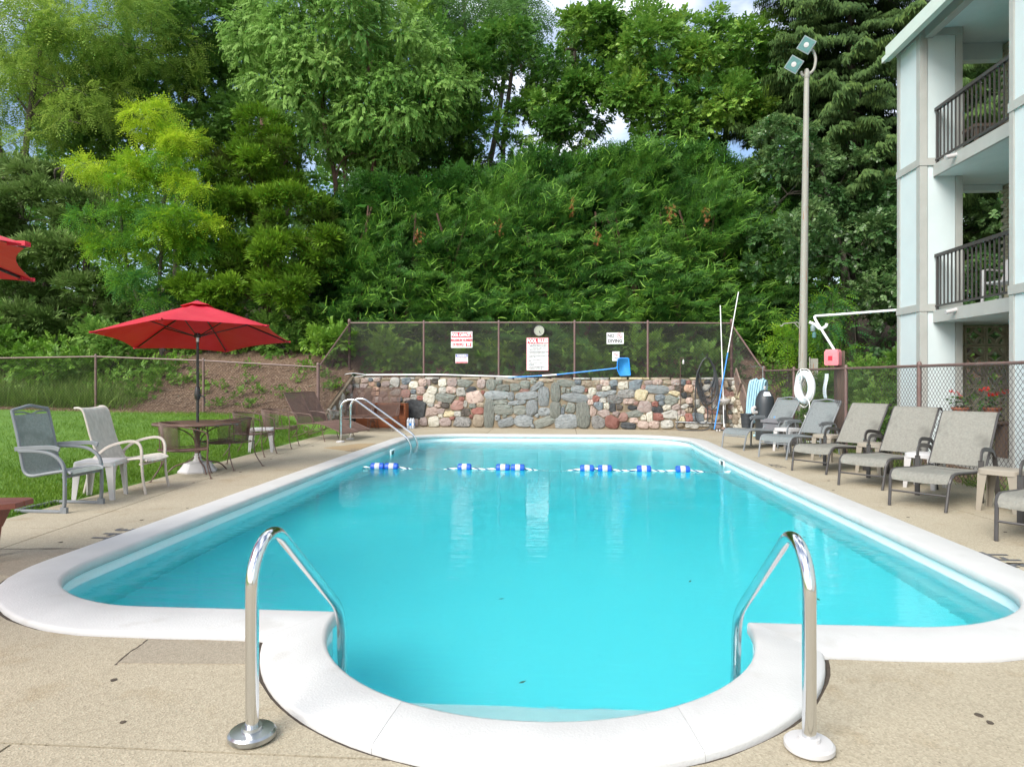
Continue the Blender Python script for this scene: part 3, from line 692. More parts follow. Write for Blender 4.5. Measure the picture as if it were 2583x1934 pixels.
# small stones fill the gaps
tries = 0
while tries < 9000 and len(sl) < 290:
    tries += 1
    u, z = random.choice((random.uniform(-.05, 10.4), random.uniform(9.1, 10.5), random.uniform(-.05, 1.2))), random.uniform(.06, 1.27); r = random.uniform(.04, .10)
    if all(math.hypot((u - s[0]) / (s[2] + r * .75), (z - s[1]) / (s[3] + r * .75)) > 1.0 for s in sl):
        sl.append([u, z, r * random.uniform(1, 1.4), r, random.choice('tmlpgqwd' if not 4.5 < u < 7.5 else 'ghgt'), R(random.uniform(-20, 20))])
def stone_poly(s, nb, k=16, pw=3.4):
    u, z, a, b_, c, rot = s; pts = []
    ph = random.uniform(0, 9)
    for i in range(k):
        t = 2 * math.pi * i / k; ct, st = math.cos(t), math.sin(t)
        e = (abs(ct) ** pw + abs(st) ** pw) ** (-1 / pw)
        j = 1.17 + .12 * noise.noise(Vector((ct * 1.3 + ph, st * 1.3, u))) + random.uniform(-.05, .04)
        x, y = a * ct * e * j, b_ * st * e * j
        pts.append((x * math.cos(rot) - y * math.sin(rot), x * math.sin(rot) + y * math.cos(rot)))
    for o_ in nb:                  # half planes between neighbours leave a mortar joint
        dx, dy = o_[0] - u, o_[1] - z; d = math.hypot(dx, dy)
        if d < 1e-4: continue
        nx, ny = dx / d, dy / d
        def ext(q):
            ca, sa = math.cos(q[5]), math.sin(q[5]); ax, ay = nx * ca + ny * sa, -nx * sa + ny * ca
            return 1 / math.sqrt((ax / q[2]) ** 2 + (ay / q[3]) ** 2)
        ra, rb = ext(s), ext(o_)
        cut = d * ra / (ra + rb) - .0075
        if ra + rb < d: continue
        out = []
        for i in range(len(pts)):
            p, q = pts[i], pts[(i + 1) % len(pts)]; dp, dq = p[0] * nx + p[1] * ny - cut, q[0] * nx + q[1] * ny - cut
            if dp <= 0: out.append(p)
            if dp * dq < 0: t = dp / (dp - dq); out.append((p[0] + (q[0] - p[0]) * t, p[1] + (q[1] - p[1]) * t))
        if len(out) < 3: return None
        pts = out
    return pts
def stone_mesh(poly, rot, dep, rough=.012):
    ca, sa = math.cos(-rot), math.sin(-rot)
    P = [(x * ca - y * sa, x * sa + y * ca) for x, y in poly]; k = len(P); vs = []; fs = []
    for sc, y in ((1.0, .04), (1.0, -.006), (.90, -dep * .7), (.60, -dep)):
        for i, (x, z) in enumerate(P):
            jj = random.uniform(-rough, rough) if sc < .95 else 0
            vs.append((x * sc, y + jj * (1.3 if sc < .7 else .7), z * sc))
    for r in range(3):
        for i in range(k): fs.append((r * k + i, r * k + (i + 1) % k, (r + 1) * k + (i + 1) % k, (r + 1) * k + i))
    vs.append((0, -dep + random.uniform(-rough, rough), 0)); c = len(vs) - 1
    for i in range(k): fs.append((3 * k + i, 3 * k + (i + 1) % k, c))
    b = MB(); b.add(vs, fs); return b
wall = thing('stone_wall', 'mortared fieldstone retaining wall with mixed coloured stones and grey slabs', 'stone wall', WA, WANG)
def put_stones(L_, par, place, dep=.035):
    for s in L_:
        nb = [o_ for o_ in L_ if o_ is not s and abs(o_[0] - s[0]) < .8 and abs(o_[1] - s[1]) < .8]
        poly = stone_poly(s, nb)
        if not poly: continue
        rot = s[5] if s[2] >= s[3] * .9 else s[5] + R(90)
        b = stone_mesh(poly, rot, dep * random.uniform(.6, 1.25) + .02 * min(s[2], s[3]) / .15)
        o_ = b.build('stone', ST[s[4]], par, ang=30)
        loc, M3 = place(s[0], s[1]); o_.matrix_local = Matrix.Translation(loc) @ M3.to_4x4() @ Matrix.Rotation(-rot, 4, 'Y')
WH = 1.33
body = MB(); us = lin(-.12, 10.62, 70)
for yy in (0,):
    vs = []; pf = [(.012, -.1), (.0, .0), (.0, WH), (.46, WH + .02), (.46, -.1)]
    for u in us:
        j = .012 * nz(u, 0, 2.3); h_ = .02 * nz(u, 5, 1.4)
        vs += [(u, .012 + j, -.1), (u, j, .4), (u, j + .004, .9), (u, j, WH + h_), (u, .46, WH + h_), (u, .46, -.1)]
    K = 6
    body.add(vs, [(i * K + k, (i + 1) * K + k, (i + 1) * K + (k + 1) % K, i * K + (k + 1) % K) for i in range(70) for k in range(K)] + [tuple(range(K)), tuple(70 * K + k for k in range(K))])
body.build('mortar_core', M['mortar'], wall, ang=30)
put_stones(sl, wall, lambda u, z: (Vector((u, 0, z)), Matrix.Identity(3)))
# capping stones
u = -.12
while u < 10.5:
    w = random.uniform(.25, .62); h_ = random.uniform(.035, .07); b = MB()
    k = 10; pts = []
    for i in range(k):
        t = 2 * math.pi * i / k; e = (abs(math.cos(t)) ** 4 + abs(math.sin(t)) ** 4) ** (-.25)
        pts.append((w / 2 * .97 * math.cos(t) * e * random.uniform(.93, 1.04), .23 * math.sin(t) * e * random.uniform(.9, 1.06)))
    b.prism(pts, 0, h_); o_ = b.build('cap_stone', ST[random.choice('ttlylt')], wall, ang=25)
    o_.location = (u + w / 2, .21, WH + .015 + .02 * nz(u, 5, 1.4)); o_.rotation_euler = (random.uniform(-.03, .03), random.uniform(-.02, .02), 0); u += w
# sloping wing walls
def wing(p, q, z0, z1, face, cols, nst):
    p, q = Vector(p), Vector(q); L_ = (q - p).length; ang = math.atan2((q - p).y, (q - p).x)
    top = lambda u: z0 + (z1 - z0) * u / L_
    # local frame: x along, y thickness; inverse of the wall frame because the parts hang from the wall
    inv = Matrix.Translation(WA) @ Matrix.Rotation(WANG, 4, 'Z'); inv = inv.inverted()
    loc = inv @ (Matrix.Translation(p) @ Matrix.Rotation(ang, 4, 'Z'))
    b = MB(); sg = face; n_ = 12; vs = []
    for i in range(n_ + 1):
        u_ = L_ * i / n_; j = .02 * nz(u_, z0, 3)
        vs += [(u_, j, -.1), (u_, j, top(u_)), (u_, .28 * sg, top(u_) + .02), (u_, .28 * sg, -.1)]
    b.add(vs, [(i * 4 + k, (i + 1) * 4 + k, (i + 1) * 4 + (k + 1) % 4, i * 4 + (k + 1) % 4) for i in range(n_) for k in range(4)] + [(0, 1, 2, 3), tuple(n_ * 4 + k for k in range(4))])
    o_ = b.build('wing_wall', M['mortar'], wall, ang=30); o_.matrix_local = loc
    L2 = []; tries = 0
    while tries < 2500 and len(L2) < nst:
        tries += 1; u_, r = random.uniform(.05, L_ - .04), random.uniform(.05, .13); z = random.uniform(.05, 1.3)
        if z > top(u_) - r * .8: continue
        if all(math.hypot(u_ - s[0], z - s[1]) > (r + s[2]) * .88 for s in L2): L2.append([u_, z, r * random.uniform(1, 1.3), r, random.choice(cols), R(random.uniform(-40, 40))])
    rotf = Matrix.Identity(3) if sg > 0 else Matrix.Rotation(math.pi, 3, 'Z')
    for s in L2: s.append(0)
    L3 = [s[:6] for s in L2]
    for s in L3:
        nb = [x for x in L3 if x is not s and abs(x[0] - s[0]) < .6 and abs(x[1] - s[1]) < .6]
        poly = stone_poly(s, nb)
        if not poly: continue
        if sg < 0: poly = [(-x, y) for x, y in poly][::-1]
        so = stone_mesh(poly, 0, .05).build('stone', ST[s[4]], wall, ang=30)
        so.matrix_local = loc @ Matrix.Translation((s[0], 0, s[1])) @ rotf.to_4x4()
    return loc
wing((4.46, 18.10, 0), (4.86, 16.75, 0), 1.36, .35, 1, 'wwlltyt', 30)
wing((-6.0, 18.86, 0), (-6.02, 16.75, 0), 1.36, .42, -1, 'wltwlp', 34)
# board-marked concrete strip capping the left slope
b = MB(); b.bar([(-6.10, 18.86, 1.40), (-6.12, 16.7, .44)], .26, .07); o_ = b.build('sloping_cap', M['mortar'], None)
o_.parent = wall; o_.matrix_parent_inverse = (Matrix.Translation(WA) @ Matrix.Rotation(WANG, 4, 'Z')).inverted()

# ================================================================== FENCES
def chain(b, A, B, zb, zt, dx=.078, dz=.085, r=.003):
    A, B = Vector((A[0], A[1], 0)), Vector((B[0], B[1], 0)); L_ = (B - A).length; d = (B - A) / L_; nrm = Vector((-d.y, d.x, 0))
    bot = lambda s: zb[0] + (zb[1] - zb[0]) * s / L_; topf = lambda s: zt[0] + (zt[1] - zt[0]) * s / L_
    k = dz / dx; mb_, mt = (zb[1] - zb[0]) / L_, (zt[1] - zt[0]) / L_; H_ = max(zt) - min(zb)
    for sg in (1, -1):
        c = -H_ / k - dx if sg > 0 else 0
        # wire: z = sg*k*(s-c) + zref
        zr = min(zb)
        c0, c1 = (-H_ / k, L_) if sg > 0 else (0, L_ + H_ / k)
        c = c0
        while c < c1:
            # meets bottom, top
            s0 = (zb[0] - zr + sg * k * c) / (sg * k - mb_); s1 = (zt[0] - zr + sg * k * c) / (sg * k - mt)
            if sg * (s1 - s0) > 0:
                lo, hi = max(0, min(s0, s1)), min(L_, max(s0, s1))
                if hi - lo > .01:
                    P = [A + d * s + nrm * (.003 * sg) + Vector((0, 0, zr + sg * k * (s - c))) for s in (lo, hi)]
                    t = (P[1] - P[0]).normalized(); u_ = nrm; v = t.cross(u_)
                    vs = [p + (u_ * math.cos(a) + v * math.sin(a)) * r for p in P for a in (0, 2.094, 4.189)]
                    b.add(vs, [(0, 1, 4, 3), (1, 2, 5, 4), (2, 0, 3, 5)])
            c += dx
def fence(name, label, pts, mid_r=.03, cap=True, open_ends=(1, 1), skip_first=False):
    """pts: (x, y, z_bottom, z_top) at every post"""
    wr = .0042 if 'carrying' in label else .003
    f = thing(name, label, 'chain link fence', (pts[0][0], pts[0][1], pts[0][2]))
    o0 = Vector(pts[0][:3])
    rl = MB(); rl.tube([Vector((p[0], p[1], p[3])) - o0 for p in pts], .021, 8); rl.build('top_rail', M['post'], f)
    net = MB()
    for a, b_ in zip(pts[:-1], pts[1:]):
        chain(net, a[:2], b_[:2], (a[2] + .03, b_[2] + .03), (a[3], b_[3]), r=wr)
    net.v = [tuple(Vector(v) - o0) for v in net.v]
    tag(net.build('chain_link', M['wire'], f, smooth=False), None, None)
    for i, p in enumerate(pts):
        if skip_first and i == 0: continue
        rr = .042 if i in (0, len(pts) - 1) else mid_r
        q = Vector(p[:3]) - o0; h_ = p[3] - p[2]; ex = .06 if rr > .04 else .012
        pb = MB(); pb.lathe([(rr, -.25), (rr, h_ + ex), (rr * 1.12, h_ + ex), (rr * 1.12, h_ + ex + .02), (rr * .75, h_ + ex + .05), (.001, h_ + ex + .06)], 12, q)
        for k in range(1, 5): pb.lathe([(rr + .004, h_ * k / 5), (rr + .004, h_ * k / 5 + .02)], 12, q)
        pb.build('post', M['post'], f)
    return f
def wp(u, d): return WA + WD * u + Vector((-WD.y, WD.x, 0)) * d
pu = [-.22, 2.02, 4.20, 6.33, 8.32, 10.52]
zt = [2.99, 2.97, 2.945, 2.92, 2.89, 2.85]
fence('chain_link_fence', 'brown chain link fence on top of the stone wall, carrying the pool signs',
      [(wp(u, .30).x, wp(u, .30).y, 1.32, z) for u, z in zip(pu, zt)])
e0, e1 = wp(pu[0], .30), wp(pu[-1], .30)
LC, RC = (-6.16, 16.55), (4.84, 16.6)
fence('chain_link_fence', 'sloping brown chain link fence panel dropping from the wall fence to the lawn corner', [(LC[0], LC[1], .38, 1.64), (e0.x, e0.y, 1.3, 2.96)], skip_first=True)
fence('chain_link_fence', 'sloping brown chain link fence panel dropping from the wall fence to the pump corner', [(RC[0], RC[1], .1, 1.55), (e1.x, e1.y, 1.3, 2.82)], skip_first=True)
fence('chain_link_fence', 'low brown chain link fence between the lawn and the mulch bank', [(LC[0], LC[1], .38, 1.66), (-9.17, 16.55, .44, 1.83), (-12.07, 16.55, .50, 1.94), (-15.0, 16.5, .54, 1.90), (-18.0, 16.4, .58, 1.86), (-21, 16.3, .6, 1.84)])
rf_ = [(RC[0], RC[1], .0, 1.56), (4.93, 14.75, 0, 1.56), (5.05, 12.4, 0, 1.56), (5.17, 10.17, 0, 1.565), (5.27, 7.9, 0, 1.57), (5.37, 5.6, 0, 1.57), (5.47, 3.3, 0, 1.57)]
fence('chain_link_fence', 'brown chain link fence behind the sun loungers and in front of the apartment building', rf_)

# ================================================================== APARTMENT BUILDING
bd = thing('apartment_building', 'pale blue white three storey apartment building with recessed balconies', 'building', (6.6, 12.42, 0))
B0 = Vector((6.6, 12.42, 0))
def bb(name, lo, hi, m, parent=None, bev=.006):
    b = MB(); lo, hi = Vector(lo), Vector(hi); b.box((lo + hi) / 2 - B0, hi - lo); return b.build(name, M[m], parent or bd, smooth=False)
BANDS = ((2.57, 2.70), (5.15, 5.28), (7.45, 7.58))
def pier(x0, x1, y0, y1):
    bb('pier_core', (x0 + .02, y0 + .02, -.02), (x1 - .02, y1 - .02, 7.58), 'building')
    segs = [(0, 2.57), (2.70, 5.15), (5.28, 7.45)]
    for z0, z1 in segs:
        bb('wall_panel', (x0 + .006, y0 + .13, z0), (x0 + .024, y1 - .09, z1), 'building')
        bb('wall_panel', (x0 + .13, y0 + .006, z0), (x1 - .11, y0 + .024, z1), 'building')
        bb('corner_trim', (x0 - .012, y0 - .010, z0), (x0 + .022, y0 + .11, z1), 'trim')
        bb('corner_trim', (x0 + .022, y0 - .012, z0), (x0 + .115, y0 + .022, z1), 'trim')
        bb('corner_trim', (x1 - .10, y0 - .012, z0), (x1 + .012, y0 + .022, z1), 'trim')
        bb('corner_trim', (x0 - .010, y1 - .085, z0), (x0 + .022, y1 + .01, z1), 'trim')
    for z0, z1 in BANDS:
        bb('floor_band', (x0 - .022, y0 - .022, z0), (x0 + .02, y1 + .02, z1), 'trim')
        bb('floor_band', (x0 + .02, y0 - .024, z0), (x1 + .014, y0 + .02, z1), 'trim')
pier(6.6, 7.30, 12.42, 13.22)
pier(6.6, 8.2, 7.6, 10.02)
for zt_, zb_ in ((2.58, 2.37), (5.16, 4.95)):
    bb('balcony_slab', (6.86, 10.03, zb_ + .01), (8.5, 13.2, zt_ - .012), 'ceiling')
    bb('fascia', (6.815, 10.03, zb_), (6.86, 12.41, zt_), 'trim')
    # drain spout
    b = MB(); z = zb_ + .16; y = 11.72
    b.tube([Vector((6.83, y, z)) - B0, Vector((6.64, y - .015, z - .045)) - B0], .036, 10); b.build('drain_spout', M['white_plastic'], bd)
bb('wing', (6.72, -7, -.02), (12.9, 7.56, 7.57), 'building')
bb('roof_slab', (6.5, 5, 7.585), (13, 13.30, 7.70), 'ceiling')
bb('roof_beam', (6.66, 10.03, 7.40), (6.80, 12.40, 7.58), 'trim')
bb('eave', (6.42, 5, 7.42), (6.50, 13.32, 7.70), 'roof_edge')
bb('gutter', (6.36, 5, 7.40), (6.42, 13.34, 7.50), 'roof_edge')
bb('lintel', (7.31, 13.02, 7.27), (8.36, 13.19, 7.58), 'building')
bb('lintel', (7.31, 13.02, 4.85), (8.36, 13.19, 4.955), 'ceiling')
bb('rear_wall', (8.47, 7.6, -.02), (13, 13.18, 7.58), 'brick_mortar')
bb('patio_slab', (6.62, 10.03, -.03), (8.46, 13.3, .03), 'trim')
# buff bricks where the brickwork can be seen
bme = MB().box((0, 0, 0), (.075, .194, .057)).mesh('brick', M['buff_brick'], smooth=False)
bme2 = MB().box((0, 0, 0), (.075, .092, .057)).mesh('brick', M['buff_brick'], smooth=False)
rest = MB(); cnt = 0
z = .06; course = 0
while z < 7.54:
    y = 13.16 - (0 if course % 2 else .102)
    if not course % 2:
        pass
    k = 0
    while y > 10.2:
        vis = (2.6 < z < 4.95 or 5.2 < z < 7.5) and y > 12.42
        if vis and cnt < 298:
            o_ = link('brick', bme, bd); o_.location = Vector((8.455 + random.uniform(-.003, .003), y - .097, z + .03)) - B0; cnt += 1
        else:
            rest.box(Vector((8.455, y - .097, z + .03)) - B0, (.07, .194, .057))
        y -= .204
    z += .067; course += 1
tag(rest.build('brickwork', M['buff_brick'], bd, smooth=False), None, None, kind='stuff')
# railings: every baluster its own bar
balm = MB().box((0, 0, 0), (.02, .02, .88)).mesh('baluster', M['rail'], smooth=False)
for zf in (2.58, 5.16):
    rl_ = bb('railing', (6.828, 10.04, zf + .94), (6.888, 12.40, zf + .995), 'rail')
    b = MB(); b.box(Vector((6.858, 11.22, zf + .08)) - B0, (.04, 2.36, .03)); b.build('bottom_rail', M['rail'], rl_)
    b = MB(); b.box(Vector((6.858, 12.36, zf + .50)) - B0, (.035, .035, .96)); b.build('end_post', M['rail'], rl_)
    for k in range(20):
        o_ = link('baluster', balm, rl_); o_.location = Vector((6.858, 12.26 - k * .113, zf + .515)) - B0
b = MB(); b.box(Vector((8.40, 12.62, 4.42)) - B0, (.05, .16, .34)); b.box(Vector((8.36, 12.62, 4.45)) - B0, (.06, .1, .18)); b.build('wall_lamp', M['rail'], bd)
# pierced concrete block screen, ground floor
def breeze():
    b = MB(); s, t = .182, .085
    for x, z in ((0, s - .016), (0, -s + .016)): b.box((x, 0, z), (2 * s, t, .032))
    for x in (s - .016, -s + .016): b.box((x, 0, 0), (.032, t, 2 * s - .064))
    for qx in (-1, 1):
        for qz in (-1, 1):
            P = [(qx * (s - .012) - qx * (s - .03) * math.cos(a), 0, qz * (s - .012) - qz * (s - .03) * math.sin(a)) for a in [math.pi / 2 * k / 8 for k in range(9)]]
            b.bar(P, .03, t * .92, up=(0, 1, 0)) if False else b.sweep(P, [(-t * .46, -.014), (t * .46, -.014), (t * .46, .014), (-t * .46, .014)], up=(0, 1, 0)) if False else None
            for p, q in zip(P[:-1], P[1:]):
                p, q = Vector(p), Vector(q); d = q - p
                b.box((p + q) / 2, (d.length + .004, t * .9, .03), mat=Matrix.Rotation(-math.atan2(d.z, d.x), 3, 'Y'))
    return b
scr = thing('block_screen', 'pierced concrete block screen closing the ground floor patio end', 'block screen', (7.31, 13.0, 0))
brm = breeze().mesh('block', M['breeze'], smooth=False)
for i in range(3):
    for j in range(6):
        o_ = link('block', brm, scr); o_.location = (.19 + i * .374, .05, 2.17 - j * .374)
b = MB(); b.box((.56, .05, .085), (1.12, .08, .16)); b.build('sill', M['breeze'], scr)
# plant stand and geraniums
ps = thing('plant_stand', 'low dark plant stand on the ground floor patio behind the fence', 'plant stand', (7.35, 12.1, .03))
b = MB(); b.box((0, 0, .60), (.95, .3, .04)); b.build('top', M['post_wood'], ps)
for x in (-.42, .42):
    b = MB(); b.box((x, 0, .29), (.05, .26, .58)); b.build('leg', M['post_wood'], ps)
def geranium(loc, label, k):
    t = thing('potted_geranium', label, 'potted plant', loc, 0, 'potted red flowers on the patio')
    MB().lathe([(.09, 0), (.125, .2), (.14, .2), (.14, .235), (.115, .235), (.1, .18), (.001, .18)], 16).build('pot', M['terracotta'], t)
    V, F = [], []
    b = MB(); f = MB()
    for i in range(70):
        a, r, z = random.uniform(0, 6.28), random.uniform(.02, .2), random.uniform(.22, .42)
        c_ = Vector((r * math.cos(a), r * math.sin(a), z)); s = .035
        q = Matrix.Rotation(random.uniform(0, 6), 3, 'Z') @ Matrix.Rotation(random.uniform(-.8, .8), 3, 'X')
        b.add([c_ + q @ Vector(p) for p in ((-s, 0, 0), (0, -s, .006), (s, 0, 0), (0, s, .006))], [(0, 1, 2, 3)])
    b.build('leaves', M['leaf_ger'], t, smooth=False)
    for i in range(k):
        a, r, z = random.uniform(0, 6.28), random.uniform(.02, .2), random.uniform(.40, .56)
        for j in range(14):
            c_ = Vector((r * math.cos(a), r * math.sin(a), z)) + Vector([random.gauss(0, .02) for _ in range(3)]); s = .018
            q = Matrix.Rotation(random.uniform(0, 6), 3, 'Z') @ Matrix.Rotation(random.uniform(-1.5, 1.5), 3, 'X')
            f.add([c_ + q @ Vector(p) for p in ((-s, 0, 0), (0, -s, .006), (s, 0, 0), (0, s, .006))], [(0, 1, 2, 3)])
    f.build('blossom', M['petal'], t, smooth=False)
M['leaf_ger'] = pm('geranium_leaf', (.035, .11, .02), (.06, .16, .03), 20, rough=.6)
geranium((7.10, 12.1, .652), 'terracotta pot of red flowers with sparse blossom, nearer the white pier', 3)
geranium((7.62, 12.1, .652), 'terracotta pot with a tall mass of red blossom, right of the sparser pot', 8)
# balcony furniture
pc = thing('plastic_chair', 'white plastic garden chair on the middle balcony behind the railing', 'chair', (7.72, 11.9, 2.582), R(115))
b = MB(); b.box((0, 0, .42), (.46, .44, .03)); b.build('seat', M['white_plastic'], pc)
b = MB(); b.sheet([[(x, -.22 - .12 * k / 5 - .03 * (1 - (x / .22) ** 2), .43 + .42 * k / 5) for x in lin(-.22, .22, 6)] for k in range(6)], .02); b.build('backrest', M['white_plastic'], pc)
for x in (-.24, .24):
    b = MB(); b.bar([(x, -.28, .66), (x, .1, .66), (x, .2, .63)], .05, .025); b.build('armrest', M['white_plastic'], pc)
    for y in (-.2, .2):
        b = MB(); b.bar([(x, y * 1.2, 0), (x, y, .43), (x, y, .65)] if y > 0 else [(x, y * 1.35, 0), (x, y, .43)], .045, .035); b.build('leg', M['white_plastic'], pc)
bt = thing('balcony_table', 'low brown table on the top balcony behind the railing', 'table', (7.75, 12.3, 5.162))
b = MB(); b.box((0, 0, .55), (.9, .55, .05)); b.build('tabletop', M['post_wood'], bt)
for x in (-.4, .4):
    for y in (-.22, .22):
        b = MB(); b.box((x, y, .26), (.05, .05, .52)); b.build('leg', M['post_wood'], bt)

for o_ in (bd, scr, ps, pc, bt) + tuple(x for x in C.objects if x.get('category') == 'potted plant'):
    o_.location.x -= .27
# ================================================================== FURNITURE
def lounger(kind, label, loc, rz):
    tan = kind == 'tan'; fm = M['tan_frame'] if tan else M['grey_frame']; sm_ = M['tan_sling'] if tan else M['grey_sling']
    t = thing('sun_lounger', label, 'sun lounger', loc, rz, 'sun loungers along the right fence')
    sx = 1 if tan else .95
    for s in (-1, 1):
        b = MB(); b.tube(bez([(s * .285, .735, .29), (s * .292, .70, .345), (s * .295, .63, .378), (s * .295, .45, .375), (s * .295, 0, .345), (s * .295, -.55, .33)], 5), .017, 8); b.build('side_rail', fm, t)
        b = MB(); b.tube([(s * .272, .80, 0), (s * .285, .735, .30)], .0165, 8); b.build('front_leg', fm, t)
        if tan:
            b = MB(); b.bar([(s * .322, -.14, 0), (s * .322, -.145, .30), (s * .322, -.15, .47)], .055, .022, up=(0, 1, 0)); b.build('leg', fm, t)
            b = MB(); b.bar(bez([(s * .322, -.15, .465), (s * .322, -.165, .545), (s * .322, -.235, .585), (s * .322, -.40, .575), (s * .322, -.56, .545), (s * .322, -.64, .47)], 5), .05, .018, up=(1, 0, 0)); b.build('armrest', fm, t)
            b = MB(); b.bar([(s * .322, -.64, .475), (s * .322, -.70, .25), (s * .322, -.76, 0)], .05, .022, up=(0, 1, 0)); b.build('leg', fm, t)
        else:
            b = MB(); b.bar(bez([(s * .33, -.10, 0), (s * .33, -.11, .30), (s * .33, -.13, .46), (s * .33, -.20, .545), (s * .33, -.3, .57)], 4), .032, .025, up=(1, 0, 0)); b.build('leg', fm, t)
            b = MB(); b.bar(bez([(s * .33, -.08, .555), (s * .33, -.16, .585), (s * .33, -.34, .585), (s * .33, -.50, .575)], 4), .06, .028, up=(1, 0, 0)); b.build('armrest', fm, t)
            b = MB(); b.tube(bez([(s * .33, -.48, .575), (s * .33, -.60, .52), (s * .33, -.66, .3), (s * .33, -.70, 0)], 4), .014, 8); b.build('leg', fm, t)
    b = MB(); b.tube([(-.281, .765, .165), (.281, .765, .165)] if tan else [(-.283, .745, .255), (.283, .745, .255)], .011, 6); b.build('stretcher', fm, t)
    b = MB(); b.tube([(-.335, -.15, .33), (.335, -.15, .33)], .012, 6); b.build('stretcher', fm, t)
    prof_ = bez([(0, .742, .285), (0, .715, .345), (0, .64, .383), (0, .45, .380), (0, .1, .355), (0, -.44, .335)], 5)
    b = MB(); b.sheet([[(x, p.y, p.z - .012 * (1 - (x / .28) ** 2)) for x in lin(-.28, .28, 6)] for p in prof_], .006); b.build('seat_sling', sm_, t)
    # backrest leaning back; tan ones roll over at the top
    by, bz, L_, an = -.42, .37, .80 if tan else .76, R(37)
    P = lambda k, o_=0: Vector((0, by - L_ * k * math.sin(an) + o_ * math.cos(an), bz + L_ * k * math.cos(an) + o_ * math.sin(an)))
    if tan:
        pr = [P(k) for k in lin(0, .90, 7)] + [P(.95, .004) + Vector((0, -.012, -.004)), P(.985) + Vector((0, -.04, -.02)), P(.985) + Vector((0, -.075, -.05))]
        b = MB(); b.sheet([[(x, p.y - .012 * (1 - (x / .29) ** 2) * math.cos(an), p.z) for x in lin(-.285, .285, 6)] for p in pr], .007); b.build('back_sling', sm_, t)
        for s in (-1, 1):
            b = MB(); b.tube([Vector((s * .292, p.y - .012, p.z - .006)) for p in [P(-.02)] + pr], .015, 8); b.build('back_frame', fm, t)
    else:
        b = MB(); b.sheet([[(x, P(k).y, P(k).z) for x in lin(-.255, .255, 6)] for k in lin(.02, .93, 8)], .006); b.build('back_sling', sm_, t)
        for s in (-1, 1):
            b = MB(); b.tube([Vector((s * .275, P(k).y, P(k).z)) for k in (-.10, 0, .5, .97)], .016, 8); b.build('back_frame', fm, t)
        b = MB(); b.tube(bez([Vector((x, P(k).y, P(k).z)) for x, k in ((-.275, .97), (-.15, .985), (0, 1.02), (.15, .985), (.275, .97))], 4), .017, 8); b.build('handle', fm, t)
        b = MB(); b.tube(bez([Vector((x, P(k).y, P(k).z)) for x, k in ((-.265, .935), (-.12, .93), (0, .915), (.12, .93), (.265, .935))], 4), .011, 8); b.build('head_bar', fm, t)
        b = MB(); b.tube(bez([Vector((x, P(k).y, P(k).z)) for x, k in ((-.27, -.06), (0, -.10), (.27, -.06))], 4), .009, 6); b.build('back_bar', fm, t)
    for s in (-1, 1):
        b = MB(); b.tube([(s * .24, P(.45).y - .02, P(.45).z - .02), (s * .24, -.60, .33)], .008, 6); b.build('prop', fm, t)
    return t
def lpos(mx_, my_, rz):
    F = Vector((-math.sin(rz), math.cos(rz))); return (mx_ - .79 * F.x, my_ - .79 * F.y, 0)
for kind, a_, b_, deg, lab in (
    ('grey', (3.16, 13.58), (3.46, 13.14), 124, 'grey sun lounger with a handle slot, farthest along, in front of the pump tank'),
    ('grey', (3.45, 12.16), (3.81, 11.71), 128, 'grey sun lounger with a handle slot, nearest the life ring side of the fence post'),
    ('tan', (3.46, 10.40), (3.78, 9.97), 128, 'tan mesh sun lounger with rolled top next to the grey handled loungers'),
    ('tan', (3.60, 9.02), (3.95, 8.66), 132, 'tan mesh sun lounger standing in front of the white corner pier of the building'),
    ('tan', (3.59, 7.63), (3.95, 7.29), 134, 'tan mesh sun lounger standing in front of the potted red flowers'),
    ('tan', (3.72, 6.03), (4.08, 5.68), 134, 'tan mesh sun lounger cut off by the picture edge')):
    rz = R(deg)
    lounger(kind, lab, lpos((a_[0] + b_[0]) / 2, (a_[1] + b_[1]) / 2, rz), rz)

